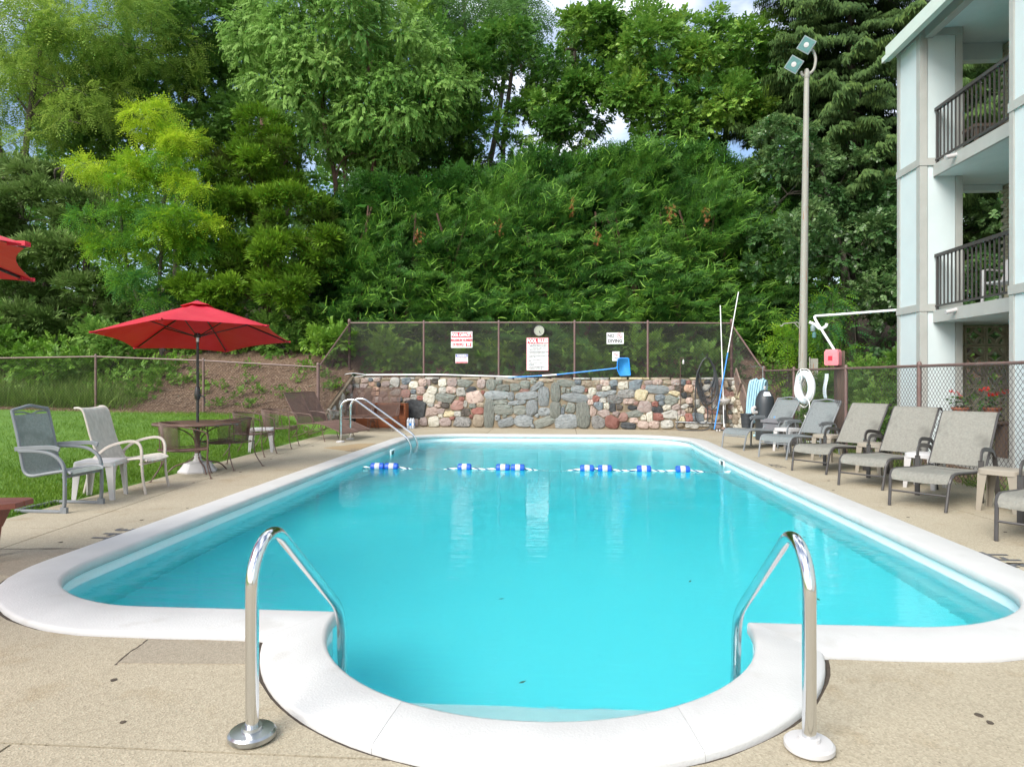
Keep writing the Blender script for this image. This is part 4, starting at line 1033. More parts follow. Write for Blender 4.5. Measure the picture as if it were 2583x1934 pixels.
def side_table(m, label, loc, rz, group='resin side tables', w=.44, h=.44):
    t = thing('side_table', label, 'side table', loc, rz, group); s = w / 2; r = .06
    def rr(s_, r_, n_=4):
        out = []
        for cx, cy, a in ((s_ - r_, s_ - r_, 0), (-s_ + r_, s_ - r_, 90), (-s_ + r_, -s_ + r_, 180), (s_ - r_, -s_ + r_, 270)):
            out += [(cx + r_ * math.cos(R(a + 90 * k / n_)), cy + r_ * math.sin(R(a + 90 * k / n_))) for k in range(n_ + 1)]
        return out
    b = MB(); P0, P1, P2 = rr(s, r), rr(s - .012, r), rr(s - .004, r); n_ = len(P0)
    b.add([(x, y, h - .055) for x, y in P0] + [(x, y, h - .008) for x, y in P2] + [(x, y, h) for x, y in P1],
          [(i, (i + 1) % n_, n_ + (i + 1) % n_, n_ + i) for i in range(n_)] + [(n_ + i, n_ + (i + 1) % n_, 2 * n_ + (i + 1) % n_, 2 * n_ + i) for i in range(n_)] + [tuple(range(2 * n_, 3 * n_)), tuple(range(n_))[::-1]])
    b.build('tabletop', m, t)
    for qx in (-1, 1):
        for qy in (-1, 1):
            b = MB(); c1, c2 = s - .012, s - .02; wt, wb, th = .085, .045, .012; vs = []
            for z, k, wd in ((h - .05, c1, wt), (h * .5, c1 + .004, (wt + wb) / 2), (0, c1 + .012, wb)):
                vs += [(qx * k, qy * k, z), (qx * (k - wd), qy * k, z), (qx * (k - wd), qy * (k - th), z), (qx * (k - th), qy * (k - th), z), (qx * (k - th), qy * (k - wd), z), (qx * k, qy * (k - wd), z)]
            b.add(vs, [(r_ * 6 + k, r_ * 6 + (k + 1) % 6, r_ * 6 + 6 + (k + 1) % 6, r_ * 6 + 6 + k) for r_ in range(2) for k in range(6)] + [tuple(range(6)), tuple(range(12, 18))])
            b.build('leg', m, t, ang=30)
    return t
W_, TN = M['white_plastic'], M['tan_plastic']
side_table(W_, 'white resin side table between the two grey handled loungers', (4.27, 13.12, 0), R(35), w=.38)
side_table(TN, 'tan resin side table between the grey lounger and the first tan lounger', (4.46, 11.70, 0), R(36), w=.37)
side_table(TN, 'tan resin side table between the first two tan loungers', (4.57, 10.24, 0), R(40), w=.37)
side_table(W_, 'white resin side table between the two middle tan loungers', (4.60, 8.92, 0), R(42), w=.37)
side_table(TN, 'tan resin side table by the cut off lounger at the picture edge', (4.62, 7.44, 0), R(43), w=.37)
side_table(W_, 'white resin side table tucked behind the grey and beige armchairs on the left', (-5.38, 7.46, 0), R(15))
side_table(W_, 'white resin side table between two brown wire chairs on the lawn edge', (-5.70, 12.36, 0), R(20))

# --- silver cantilever armchair
t = thing('armchair', 'silver grey cantilever armchair with a mesh sling and handle slot', 'armchair', (-5.36, 6.83, 0), R(-92))
fm = M['silver_frame']
for s in (-1, 1):
    b = MB(); b.bar(bez([(s * .265, -.30, .016), (s * .265, .1, .016), (s * .265, .20, .018), (s * .265, .235, .05), (s * .265, .25, .12), (s * .265, .25, .40), (s * .265, .22, .52), (s * .268, .12, .60), (s * .27, -.02, .632), (s * .27, -.26, .635)], 4), .03, .036, up=(1, 0, 0)); b.build('side_frame', fm, t)
    b = MB(); b.box((s * .265, .245, .03), (.034, .07, .06)); b.build('foot', fm, t)
    b = MB(); b.bar(bez([(s * .275, .20, .655), (s * .275, .12, .675), (s * .275, -.05, .672), (s * .275, -.30, .655)], 4), .045, .018, up=(1, 0, 0)); b.build('armrest', fm, t)
    b = MB(); b.tube(bez([(s * .235, .30, .405), (s * .235, .22, .428), (s * .235, .02, .40), (s * .235, -.14, .375), (s * .235, -.22, .405), (s * .235, -.255, .50), (s * .235, -.30, .75), (s * .235, -.375, 1.055)], 5), .017, 8); b.build('seat_rail', fm, t)
b = MB(); b.bar([(-.265, -.30, .016), (.265, -.30, .016)], .036, .03); b.build('rear_bar', fm, t)
b = MB(); b.bar([(-.265, .235, .37), (.265, .235, .37)], .03, .03); b.build('seat_bar', fm, t)
b = MB(); b.tube(bez([(-.235, -.375, 1.055), (-.12, -.38, 1.075), (0, -.385, 1.095), (.12, -.38, 1.075), (.235, -.375, 1.055)], 4), .018, 8); b.build('handle', fm, t)
b = MB(); b.tube(bez([(-.23, -.37, 1.03), (-.1, -.372, 1.03), (0, -.366, 1.005), (.1, -.372, 1.03), (.23, -.37, 1.03)], 4), .009, 8); b.build('head_bar', fm, t)
pr = bez([(0, .31, .402), (0, .22, .425), (0, .02, .396), (0, -.14, .372), (0, -.215, .405), (0, -.25, .50), (0, -.295, .75), (0, -.362, 1.01)], 5)
b = MB(); b.sheet([[(x, p.y, p.z - .006) for x in lin(-.222, .222, 6)] for p in pr], .006); b.build('sling', M['silver_sling'], t)

# --- beige sling armchair
t = thing('armchair', 'beige sling armchair with a leaf pattern and rolled top', 'armchair', (-5.36, 7.93, 0), R(-84))
fm = M['beige_frame']
for s in (-1, 1):
    b = MB(); b.bar(bez([(s * .285, .36, 0), (s * .285, .325, .18), (s * .285, .31, .40)], 5), .032, .024, up=(0, 1, 0)); b.build('leg', fm, t)
    b = MB(); b.bar(bez([(s * .285, .31, .40), (s * .288, .305, .55), (s * .29, .25, .625), (s * .29, .12, .63), (s * .29, -.08, .57), (s * .288, -.22, .46), (s * .285, -.30, .36)], 5), .032, .022, up=(1, 0, 0)); b.build('armrest', fm, t)
    b = MB(); b.bar(bez([(s * .285, -.20, .45), (s * .285, -.30, .28), (s * .285, -.37, 0)], 5), .032, .024, up=(0, 1, 0)); b.build('leg', fm, t)
    b = MB(); b.tube(bez([(s * .255, .36, .395), (s * .255, .26, .425), (s * .255, .06, .40), (s * .255, -.12, .375), (s * .255, -.20, .42), (s * .255, -.30, .66), (s * .255, -.36, .88), (s * .255, -.395, .99), (s * .255, -.44, 1.03), (s * .255, -.50, 1.03)], 5), .014, 8); b.build('seat_rail', fm, t)
b = MB(); b.bar([(-.285, .30, .36), (.285, .30, .36)], .045, .025); b.build('seat_bar', fm, t)
b = MB(); b.tube([(-.285, -.15, .32), (.285, -.15, .32)], .011, 8); b.build('stretcher', fm, t)
pr = bez([(0, .375, .392), (0, .26, .428), (0, .06, .398), (0, -.12, .372), (0, -.195, .42), (0, -.295, .66), (0, -.355, .88), (0, -.39, .99), (0, -.435, 1.033), (0, -.51, 1.03)], 5)
b = MB(); b.sheet([[(x, p.y, p.z - .01 * (1 - (x / .25) ** 2)) for x in lin(-.25, .25, 6)] for p in pr], .007); b.build('sling', M['beige_sling'], t)

# --- wrought iron barrel chairs with wire mesh
def wires(b, S, nu, nv, r=.0022, slant=1):
    """criss-cross wires over the surface S(u,v)"""
    for k in range(-nv, nu + 1):
        for sg in (1, -1):
            P = []
            for i in range(nv + 1):
                u_ = (k + (i if sg > 0 else nv - i)) / nu
                if 0 <= u_ <= 1: P.append(S(u_, i / nv))
            if len(P) > 1:
                Q = P[::2] if len(P) > 5 else P
                if Q[-1] != P[-1]: Q.append(P[-1])
                b.tube(Q, r, 3, caps=False)
def iron_chair():
    t = thing('iron_chair', 'x', 'chair', (0, 0, 0), 0, 'brown wrought iron wire mesh chairs')
    I = M['iron']
    arc_ = lambda a, r, z, k=1: Vector((r * math.sin(a) * k, -r * math.cos(a) * .92 + .02, z))
    # continuous rim: front leg, arm, round back, arm, front leg
    rim = [(-.30, .34, 0.41), (-.305, .335, .60), (-.31, .26, .665)] + [arc_(a, .32, .69 + .085 * math.cos(a / 2) ** 2) for a in lin(R(-78), R(78), 14)] + [(.31, .26, .665), (.305, .335, .60), (.30, .34, .41)]
    b = MB(); b.tube(bez(rim, 3), .0095, 7); b.build('rim', I, t)
    for s in (-1, 1):
        b = MB(); b.tube(bez([(s * .30, .34, .42), (s * .295, .335, .2), (s * .30, .385, 0)], 4), .0085, 6); b.lathe([(.02, 0), (.02, .008), (.008, .012)], 8, (s * .30, .385, 0)); b.build('leg', I, t)
        b = MB(); b.tube(bez([(s * .26, -.22, .40), (s * .26, -.24, .2), (s * .30, -.36, 0)], 4), .0085, 6); b.lathe([(.02, 0), (.02, .008), (.008, .012)], 8, (s * .30, -.36, 0)); b.build('leg', I, t)
        b = MB(); b.tube([(s * .25, .2, .41), (s * .31, .16, .69)], .006, 6); b.tube([(s * .2, -.25, .41), (s * .21, -.265, .74)], .006, 6); b.build('strut', I, t)
    ring = [(-.27, .33, .415), (-.26, .0, .405), (-.2, -.22, .40), (0, -.29, .40), (.2, -.22, .40), (.26, 0, .405), (.27, .33, .415)]
    b = MB(); b.tube(bez(ring, 4) + [Vector((0, .345, .42))], .008, 6, closed=True); b.build('seat_ring', I, t)
    b = MB()
    wires(b, lambda u, v: arc_(R(-80) + R(160) * u, .275 + .05 * v, .41 + (.27 + .085 * math.cos((u - .5) * R(160) / 2) ** 2) * v), 34, 11, r=.0032)
    b.build('back_mesh', I, t)
    b = MB()
    wires(b, lambda u, v: Vector(((u - .5) * (.40 + .14 * min(1, v * 1.6)), -.27 + .60 * v, .40 - .02 * math.sin(v * 3.1))), 18, 20, r=.0032)
    wires(b, lambda u, v: Vector(((u - .5) * .52, .34 + .01 * v, .415 - .07 * v)), 22, 4)
    b.build('seat_mesh', I, t)
    return t
ic = iron_chair()
ic.location = (-5.32, 9.02, 0); ic.rotation_euler = (0, 0, R(-62)); ic['label'] = 'brown wire chair at the umbrella table, nearest the beige armchair'
dup(ic, (-5.16, 10.12, 0), R(72), 'brown wire chair pushed in at the far side of the umbrella table')
dup(ic, (-5.62, 11.70, 0), R(-86), 'brown wire chair directly left of the white side table, beyond the umbrella table')
dup(ic, (-5.72, 13.05, 0), R(-82), 'brown wire chair directly right of the white side table, nearest the mesh loungers')
# --- iron table
UX, UY = -5.42, 9.62
t = thing('iron_table', 'round brown iron table under the red umbrella', 'table', (UX, UY, 0))
I = M['iron']
b = MB(); b.lathe([(.028, .70), (.60, .70), (.61, .712), (.61, .722), (.60, .734), (.028, .734)], 36); b.build('tabletop', I, t)
b = MB(); b.lathe([(.032, .1), (.032, .70), (.025, .70), (.025, .1)], 12); b.build('sleeve', I, t)
for k in range(4):
    a = R(45 + 90 * k); c_, s_ = math.cos(a), math.sin(a)
    b = MB(); b.tube(bez([(.03 * c_, .03 * s_, .30), (.05 * c_, .05 * s_, .22), (.16 * c_, .16 * s_, .15), (.32 * c_, .32 * s_, .10), (.42 * c_, .42 * s_, 0.0)], 5), .011, 7); b.build('leg', I, t)
    b = MB(); b.tube(bez([(.03 * c_, .03 * s_, .36), (.06 * c_, .06 * s_, .50), (.2 * c_, .2 * s_, .62), (.42 * c_, .42 * s_, .70)], 5), .009, 7); b.build('brace', I, t)
# --- umbrellas
def umbrella(label, loc, rz, rad, zr, zt_, tilt=(0, 0), ph=0):
    t = thing('patio_umbrella', label, 'umbrella', loc, rz, 'red patio umbrellas')
    h_ = zt_
    b = MB(); b.tube([(0, 0, .06), (0, 0, 1.05)], .02, 12); b.build('pole', M['black_metal'], t)
    b = MB(); b.tube([(0, 0, 1.07), (0, 0, zr + .02)], .019, 12); b.lathe([(.021, 1.04), (.023, 1.07), (.021, 1.09)], 12); b.build('pole', M['black_metal'], t)
    b = MB(); b.lathe([(.022, zr - .06), (.025, zr - .06), (.025, zr + .03), (.022, zr + .03)], 12); b.build('ferrule', M['steel'], t)
    b = MB(); b.lathe([(.02, 1.06), (.04, 1.09), (.045, 1.15), (.03, 1.25), (.02, 1.27)], 12); b.tube([(.03, 0, 1.14), (.10, .02, 1.10), (.10, .02, 1.02)], .01, 8); b.build('crank', M['black_metal'], t)
    rot = Matrix.Rotation(R(tilt[0]), 3, 'X') @ Matrix.Rotation(R(tilt[1]), 3, 'Y')
    piv = Vector((0, 0, zr)); tr = lambda p: piv + rot @ (Vector(p) - piv)
    N = 6
    def S(a, k):       # canopy surface; a in sixths, k 0 top .. 1 rim
        i = math.floor(a); f = a - i
        p = Vector((math.cos(R(60 * i + ph)), math.sin(R(60 * i + ph)), 0)); q = Vector((math.cos(R(60 * i + 60 + ph)), math.sin(R(60 * i + 60 + ph)), 0))
        d = (p * (1 - f) + q * f) * rad * k
        sag = math.sin(math.pi * f)
        z = zt_ - (zt_ - zr) * (k ** 1.08) - .05 * sag * k * (1 - k) * 2
        d *= 1 - .055 * sag * k * k
        return Vector((d.x, d.y, z + .02 * sag * k ** 3))
    b = MB(); b.sheet([[tr(S(6 * i / 48, k)) for k in lin(.04, 1, 10)] for i in range(49)], .004); b.build('canopy', M['red_cloth'], t, ang=50)
    b = MB(); b.sheet([[tr(S(6 * i / 48, k) + Vector((0, 0, .045 - .02 * k * 3 + .014 * abs(math.sin(i * .39))))) for k in lin(.02, .17, 3)] for i in range(49)], .004); b.build('vent_flap', M['red_cloth'], t, ang=50)
    b = MB(); b.lathe([(.001, .02), (.03, .015), (.03, -.01), (.02, -.03)], 12, tr((0, 0, zt_ + .05))); b.build('finial', M['black_metal'], t)
    for i in range(6):
        a = R(60 * i + ph); tip = S(i, .99)
        rb = MB(); rb.bar([tr(S(i, .03) - Vector((0, 0, .03))), tr(S(i, .5) - Vector((0, 0, .02))), tr(tip - Vector((0, 0, .014)))], .014, .02); rbo = rb.build('rib', M['black_metal'], t)
        sb = MB(); sb.bar([tr((.03 * math.cos(a), .03 * math.sin(a), zr + .02)), tr(S(i, .52) - Vector((0, 0, .02)))], .012, .016); sb.build('strut', M['black_metal'], rbo)
        pk = MB(); e = tr(tip); d = Vector((math.cos(a), math.sin(a), 0)); pk.box(e - d * .03, (.09, .05, .025), rz=a); pk.build('rib_pocket', M['red_cloth'], t)
    b = MB(); b.lathe([(.05, zr + .0), (.05, zr + .05), (.03, zr + .07), (.02, zr + .07)], 12, tr((0, 0, 0)) * 0); b.build('runner', M['black_metal'], t)
    return t
umbrella('red hexagonal patio umbrella standing through the round iron table', (UX, UY, 0), R(0), 1.37, 1.99, 2.50, (-6.2, -3.8), 40)
ub = thing('umbrella_base', 'white moulded umbrella base on the deck below the iron table', 'umbrella base', (UX, UY, 0))
b = MB()
for k in range(1):
    prf = [(.28, 0), (.285, .02), (.25, .055), (.215, .10), (.20, .135), (.10, .155), (.07, .165), (.055, .20), (.055, .235), (.05, .24), (.026, .24)]
    b.lathe(prf, 8)
b.build('shell', M['white_plastic'], ub, ang=25)
b = MB(); b.lathe([(.035, .235), (.042, .235), (.042, .275), (.035, .275)], 12); b.build('collar', M['white_plastic'], ub)
umbrella('red patio umbrella cut off by the left picture edge, above the red brown bench', (-4.40, 3.10, 0), 0, 1.60, 2.10, 2.58, (0, 0), 9)
ub2 = thing('umbrella_base', 'round dark umbrella base under the cut off red umbrella', 'umbrella base', (-4.40, 3.10, 0))
MB().lathe([(.25, 0), (.25, .03), (.06, .07), (.03, .12), (.026, .12)], 20).build('shell', M['black_metal'], ub2)
# --- red brown bench at the picture edge
t = thing('wooden_bench', 'worn red brown wooden bench end beside the lawn', 'bench', (-4.90, 4.72, 0), R(9))
for k, y in enumerate((-.085, .085)):
    b = MB()
    for pass_ in (0,):
        b.prism([(-.85, y - .08), (.66 + .05 * k, y - .08), (.80, y - .02 if k == 0 else y - .08), (.80, y + .08), (-.85, y + .08)] if k == 0 else [(-.85, y - .08), (.80, y - .08), (.80, y + .03), (.74, y + .08), (-.85, y + .08)], .415, .455)
    b.build('seat_board', M['red_wood'], t, smooth=False)
for x in (-.6, .54):
    b = MB(); b.add([(x - .02, -.15, .41), (x - .02, .15, .41), (x - .02, .12, .24), (x - .02, -.12, .24), (x + .09, -.15, .41), (x + .09, .15, .41), (x + .03, .12, .24), (x + .03, -.12, .24)], [(0, 1, 2, 3), (4, 7, 6, 5), (0, 4, 5, 1), (1, 5, 6, 2), (2, 6, 7, 3), (3, 7, 4, 0)]); b.build('apron', M['red_wood'], t, smooth=False)
    for y in (-.1, .1):
        b = MB(); b.bar([(x, y, .26), (x - .05, y * 1.3, 0)], .05, .06); b.build('leg', M['red_wood'], t)

# --- mesh chaise longues (wrought iron)
def chaise(label, loc, rz, back=62, zoff=0, drop=.16):
    t = thing('mesh_chaise', label, 'chaise longue', loc, rz, 'brown wrought iron mesh chaise longues'); I = M['iron']; w = .30
    an = R(back)
    bk = lambda k: (-.15 - .80 * k * math.cos(an), .36 + .80 * k * math.sin(an))
    st = lambda k: (-.15 + 1.15 * k, .36 + .03 * math.sin(k * 3) - (drop * max(0, k - .45) ** 1.2 * 2.4 if drop else 0))
    mesh_m = M['iron']
    def panel(name, fn, n_):
        P = [fn(k) for k in lin(0, 1, n_)]
        b = MB(); b.tube([(-w, p[0], p[1]) for p in P] + [(w, p[0], p[1]) for p in P[::-1]], .010, 6, closed=True); b.build(name + '_frame', I, t)
        b = MB(); wires(b, lambda u, v: Vector(((u - .5) * 2 * w, fn(v)[0], fn(v)[1])), 34, 44 if name == 'back' else 62, r=.0032); b.build(name + '_mesh', mesh_m, t)
    panel('back', bk, 8); panel('seat', st, 10)
    for s in (-1, 1):
        b = MB(); b.tube(bez([(s * (w + .02), bk(.38)[0], bk(.38)[1]), (s * (w + .05), .05, .60), (s * (w + .05), .22, .56), (s * (w + .03), .25, .36)], 4), .008, 6); b.build('armrest', I, t)
        b = MB(); b.tube(bez([(s * w, -.10, .35), (s * w, -.2, .2), (s * (w + .02), -.36, 0)], 4), .008, 6); b.lathe([(.018, 0), (.018, .008), (.008, .012)], 8, (s * (w + .02), -.36, 0)); b.build('leg', I, t)
        b = MB(); b.tube(bez([(s * w, .45, .36), (s * w, .48, .2), (s * (w + .02), .55, 0)], 4), .008, 6); b.lathe([(.018, 0), (.018, .008), (.008, .012)], 8, (s * (w + .02), .55, 0)); b.build('leg', I, t)
        b = MB(); b.tube([(s * w, -.3, .08), (s * w, .45, .30)], .007, 6); b.build('brace', I, t)
        b = MB(); b.tube([(s * (w + .012), .06 + .07 * math.cos(a), .27 + .07 * math.sin(a)) for a in lin(0, 6.283, 14)[:-1]], .007, 6, closed=True); b.build('ring', I, t)
    return t
chaise('brown mesh chaise longue with raised back by the lawn, nearer of the pair', (-5.62, 14.75, 0), R(-105), 60)
chaise('brown mesh chaise longue with raised back by the lawn, farther of the pair', (-5.55, 15.45, 0), R(-105), 60)
chaise('brown mesh chaise longue facing the pool, at the left end of the stone wall', (-5.42, 17.75, 0), R(183), 68, drop=0)
chaise('brown mesh chaise longue facing the pool, in front of the wooden crate', (-4.72, 17.75, 0), R(180), 72, drop=0)
# --- wooden crate behind them
t = thing('wooden_crate', 'open orange brown wooden crate on its side against the stone wall', 'crate', (-5.02, 18.45, 0), R(-4))
for nm, c_, d in (('side_board', (0, -.02, .03), (1.42, .30, .05)), ('side_board', (0, -.02, .66), (1.42, .30, .05)), ('side_board', (-.69, -.02, .345), (.05, .30, .58)), ('side_board', (.69, -.02, .345), (.05, .30, .58)), ('back_board', (0, .14, .20), (1.33, .03, .27)), ('back_board', (0, .14, .49), (1.33, .03, .28))):
    b = MB(); b.box(c_, d); b.build(nm, M['crate_wood'], t, smooth=False)
b = MB(); b.box((0, -.165, .20), (1.40, .025, .33)); b.build('front_board', M['crate_wood'], t, smooth=False)
# --- bundle of water bottles
t = thing('bottle_pack', 'shrink wrapped pack of clear water bottles beside the crate', 'bottle pack', (-4.16, 18.20, 0), R(-4))
M['clear'] = pm('pale_blue_plastic_film', (.48, .53, .60), (.62, .66, .70), 12, rough=.2)
for i in range(3):
    for j in range(2):
        b = MB(); b.lathe([(.032, 0), (.034, .02), (.034, .15), (.03, .17), (.034, .19), (.033, .225), (.012, .26), (.012, .285), (.001, .285)], 10, (-.07 + .07 * i, -.035 + .07 * j, 0)); bo = b.build('bottle', M['clear'], t)
        b = MB(); b.lathe([(.0352, .08), (.0352, .15)], 10, (-.07 + .07 * i, -.035 + .07 * j, 0)); b.build('label', M['pool_blue'] if (i + j) % 2 else M['sign_white'], bo)

M['floating_leaf'] = pm('wet_leaf', (.06, .075, .02), rough=.5)
# ================================================================== RAILS, LADDER, FLOAT LINE
def handrail(x, y0, label, flange, sg):
    t = thing('grab_rail', label, 'handrail', (x, y0, 0), 0, 'chrome grab rails at the step bay')
    P = [(0, 0, -.02), (0, 0, .30), (0, 0, .55)] + [(0, .17 + .17 * math.cos(a), .585 + .17 * math.sin(a)) for a in lin(R(180), R(52), 12)] + fillet([(0, .30, .70), (0, 1.05, .14), (0, 1.12, -.9)], .13, 7)[0:]
    P = [Vector(p) for p in P]
    b = MB(); b.tube(P, .0255, 18); b.build('tube', M['chrome'], t, ang=60)
    b = MB(); b.lathe([(.084, .006), (.09, .012), (.09, .028), (.082, .036), (.04, .040), (.038, .052), (.026, .052)], 28); b.build('flange', flange, t)
    return t
handrail(-1.20, 2.52, 'curved chrome grab rail with a steel foot flange on the left of the step bay', M['steel'], 1)
handrail(.925, 2.60, 'curved chrome grab rail with a white foot flange on the right of the step bay', M['white_plastic'], -1)
t = thing('pool_ladder', 'stainless steel pool ladder at the far left corner of the pool', 'pool ladder', (-3.80, 14.5, 0))
for y in (-.33, .33):
    b = MB(); b.tube(fillet([(-.98, y, -.02), (-.97, y, .86), (-.70, y, .95), (.56, y, .06), (.58, y, -.95)], .22, 7), .025, 12); b.build('rail', M['chrome'], t, ang=60)
    b = MB(); b.lathe([(.085, 0), (.09, .01), (.09, .025), (.06, .035), (.026, .035)], 20, (-.98, y, 0)); b.build('flange', M['white_plastic'], t)
for z in (-.30, -.58, -.86):
    b = MB(); b.box((.58, 0, z), (.09, .62, .03)); b.build('tread', M['white_plastic'], t)
# rope and floats
ry = 11.05
fx = [(-3.09, 1), (-2.85, 1), (-1.62, 1), (-.98, 1), (-.735, 1), (.40, 1), (.69, 1), (1.32, 1), (1.94, 1)]
t = thing('float_rope', 'twisted white and navy safety rope stretched across the pool', 'rope', (0, ry, ZW))
pts = [(-3.33, 0, .02)]
for i, (x, k) in enumerate(fx):
    if i and x - fx[i - 1][0] > .5:
        g = x - fx[i - 1][0]; pts += [(fx[i - 1][0] + .2, 0, .01), (fx[i - 1][0] + g / 2, 0, -.045 if g > .9 else .005), (x - .2, 0, .01)]
    pts.append((x, 0, .03))
pts += [(2.2, 0, .008), (2.45, 0, -.03), (2.72, 0, .02)]
P = bez(pts, 8); dense = []
for a, b_ in zip(P[:-1], P[1:]):
    kk = max(1, int((b_ - a).length / .012))
    dense += [a.lerp(b_, i / kk) for i in range(kk)]
for nm, ph, mm in (('white_strand', 0, 'rope_white'), ('white_strand', 2.094, 'rope_white'), ('navy_strand', 4.189, 'rope_blue')):
    b = MB(); b.tube([p + Vector((0, .0075 * math.cos(i * .62 + ph), .0075 * math.sin(i * .62 + ph))) for i, p in enumerate(dense)], .0085, 5, caps=False); b.build(nm, M[mm], t)
def lane_float():
    t = thing('rope_float', 'x', 'float', (0, 0, 0), 0, 'blue and white floats on the pool rope')
    mat = Matrix.Rotation(R(90), 3, 'Y')
    for s in (-1, 1):
        b = MB(); b.lathe([(.012, -s * .117 * -1 * 0 + s * .112), (.05, s * .112), (.064, s * .100), (.066, s * .085), (.066, s * .040)] if s > 0 else [(.066, -.040), (.066, -.085), (.064, -.100), (.05, -.112), (.012, -.112)], 20, mat=mat); b.build('blue_end', M['float_blue'], t)
    b = MB(); b.lathe([(.0662, -.040), (.0668, -.039), (.0668, .039), (.0662, .040)], 20, mat=mat); b.build('white_band', M['white_plastic'], t)
    return t
f0 = lane_float(); labs = ['blue and white float beside the left pool wall, first on the rope', 'blue and white float touching the first one near the pool ladder', 'lone blue and white float below the pool capacity sign', 'left float of the touching pair at the middle of the rope', 'right float of the touching pair at the middle of the rope', 'left float of the close pair right of the pool rules sign', 'right float of the close pair right of the pool rules sign', 'lone blue and white float below the no diving sign', 'blue and white float nearest the right pool wall, last on the rope']
for (x, k), lb in zip(fx, labs):
    if lb is labs[0]: f0.location = (x, ry, ZW + .03); f0['label'] = lb
    else: dup(f0, (x, ry, ZW + .03), 0, lb)

for x, y, a_, lb in ((-.42, 4.6, 10, 'left of the middle'), (.95, 5.1, 60, 'in front of the right grab rail'), (1.75, 4.75, 100, 'near the right step corner'), (-.2, 3.35, 30, 'in the step bay'), (2.3, 6.6, 140, 'beside the right pool wall')):
    b = MB(); c_, s_ = math.cos(R(a_)), math.sin(R(a_))
    b.add([(x - .022 * c_, y - .022 * s_, ZW + .003), (x + .009 * s_, y - .009 * c_, ZW + .004), (x + .024 * c_, y + .024 * s_, ZW + .007), (x - .009 * s_, y + .009 * c_, ZW + .004)], [(0, 1, 2, 3)])
    tag(b.build('floating_leaf', M['floating_leaf']), 'tiny leaf fragment floating on the water ' + lb, 'leaf', 'leaf bits floating in the pool')
# ================================================================== SIGNS ON THE WALL FENCE
def sign(name, label, u, z, w, h_, border=None):
    p = wp(u, .262); t = thing(name, label, 'sign', (p.x, p.y, z), WANG)
    b = MB(); b.box((0, 0, 0), (w, .006, h_)); b.build('panel', M[border] if border else M['sign_white'], t, smooth=False)
    if border: b = MB(); b.box((0, -.0042, 0), (w - .022, .003, h_ - .022)); b.build('face', M['sign_white'], t, smooth=False)
    return t
def strip(t, x, z, w, h_, m, y=-.0065): b = MB(); b.box((x, y, z), (w, .002, h_)); return b.build('colour_block', M[m], t, smooth=False)
FY = -.0085
t = sign('sign', 'POOL CAPACITY sign in red and white, maximum number of people 50', 3.14, 2.47, .62, .46)
strip(t, 0, .135, .59, .15, 'sign_red')
text('lettering', 'POOL CAPACITY', .135, M['sign_white'], t, (0, FY, .133), bold=.006, sx=.60)
text('lettering', 'MAXIMUM NUMBER', .105, M['sign_red'], t, (0, FY, -.02), bold=.004, sx=.66)
text('lettering', 'OF PEOPLE', .105, M['sign_red'], t, (-.27, FY, -.145), bold=.004, sx=.64, align='LEFT')
strip(t, .20, -.145, .16, .10, 'sign_red'); text('lettering', '50', .10, M['sign_white'], t, (.20, FY, -.147), bold=.004, sx=.95)
t = sign('sign', 'small blue topped WARNING sign below the pool capacity sign', 3.14, 1.93, .36, .26)
strip(t, 0, .088, .34, .07, 'sign_blue'); text('lettering', 'WARNING', .062, M['sign_white'], t, (0, FY, .087), bold=.003, sx=.95)
text('lettering', 'NO LIFE GUARD', .05, M['sign_red'], t, (0, FY, .02), sx=.85); text('lettering', 'ON DUTY', .05, M['sign_red'], t, (0, FY, -.04), sx=.9)
strip(t, 0, -.105, .34, .035, 'sign_red')
t = sign('sign', 'tall white POOL RULES sign with a red heading below the clock', 5.30, 2.05, .62, .92, 'sign_red')
strip(t, 0, .365, .58, .145, 'sign_red'); text('lettering', 'POOL RULES', .145, M['sign_white'], t, (0, FY, .362), bold=.006, sx=.70)
rules = ['DO NOT ENTER THE POOL IF YOU HAVE A\nCOMMUNICABLE DISEASE OR AN OPEN CUT', 'DO NOT BRING FOOD, DRINK, GUM OR\nTOBACCO INTO THE POOL', 'SHOWER BEFORE ENTERING THE POOL AND\nAFTER THE USE OF TOILET FACILITIES', 'DO NOT RUN OR ENGAGE IN ROUGH PLAY IN\nTHE POOL AREA', 'DO NOT BRING ANIMALS INTO THE POOL\nAREA', 'DIAPER CHANGING ON THE POOL DECK IS\nPROHIBITED', 'GLASS AND SHATTERABLE ITEMS ARE\nPROHIBITED IN THE POOL AREA']
for i, s in enumerate(rules):
    z = .245 - i * .105
    text('lettering', s, .042, M['sign_black'], t, (-.235, FY, z), bold=.0012, sx=.62, align='LEFT'); strip(t, -.262, z, .016, .02, 'sign_black', FY)
p = wp(5.35, .255); t = thing('wall_clock', 'round black rimmed outdoor clock above the pool rules sign', 'clock', (p.x, p.y, 2.70), WANG)
mY = Matrix.Rotation(R(90), 3, 'X')
b = MB(); b.lathe([(.001, -.02), (.155, -.02), (.165, 0), (.165, .03), (.15, .04), (.142, .03), (.142, .018), (.001, .018)], 32, mat=mY); b.build('case', M['black_metal'], t)
b = MB(); b.lathe([(.001, .022), (.143, .022)], 32, mat=mY); b.build('dial', M['clock_face'], t)
for k in range(12):
    a = R(30 * k); text('numeral', str(12 if k == 0 else k), .032, M['sign_black'], t, (.115 * math.sin(a), -.0235, .115 * math.cos(a)))
for nm, L_, deg, w in (('hour_hand', .07, 162, .012), ('minute_hand', .105, 150, .008)):
    a = R(deg); b = MB(); b.box((L_ / 2 * math.sin(a), -.027, L_ / 2 * math.cos(a)), (w, .002, L_), mat=Matrix.Rotation(a, 3, 'Y')); b.build(nm, M['sign_black'], t)
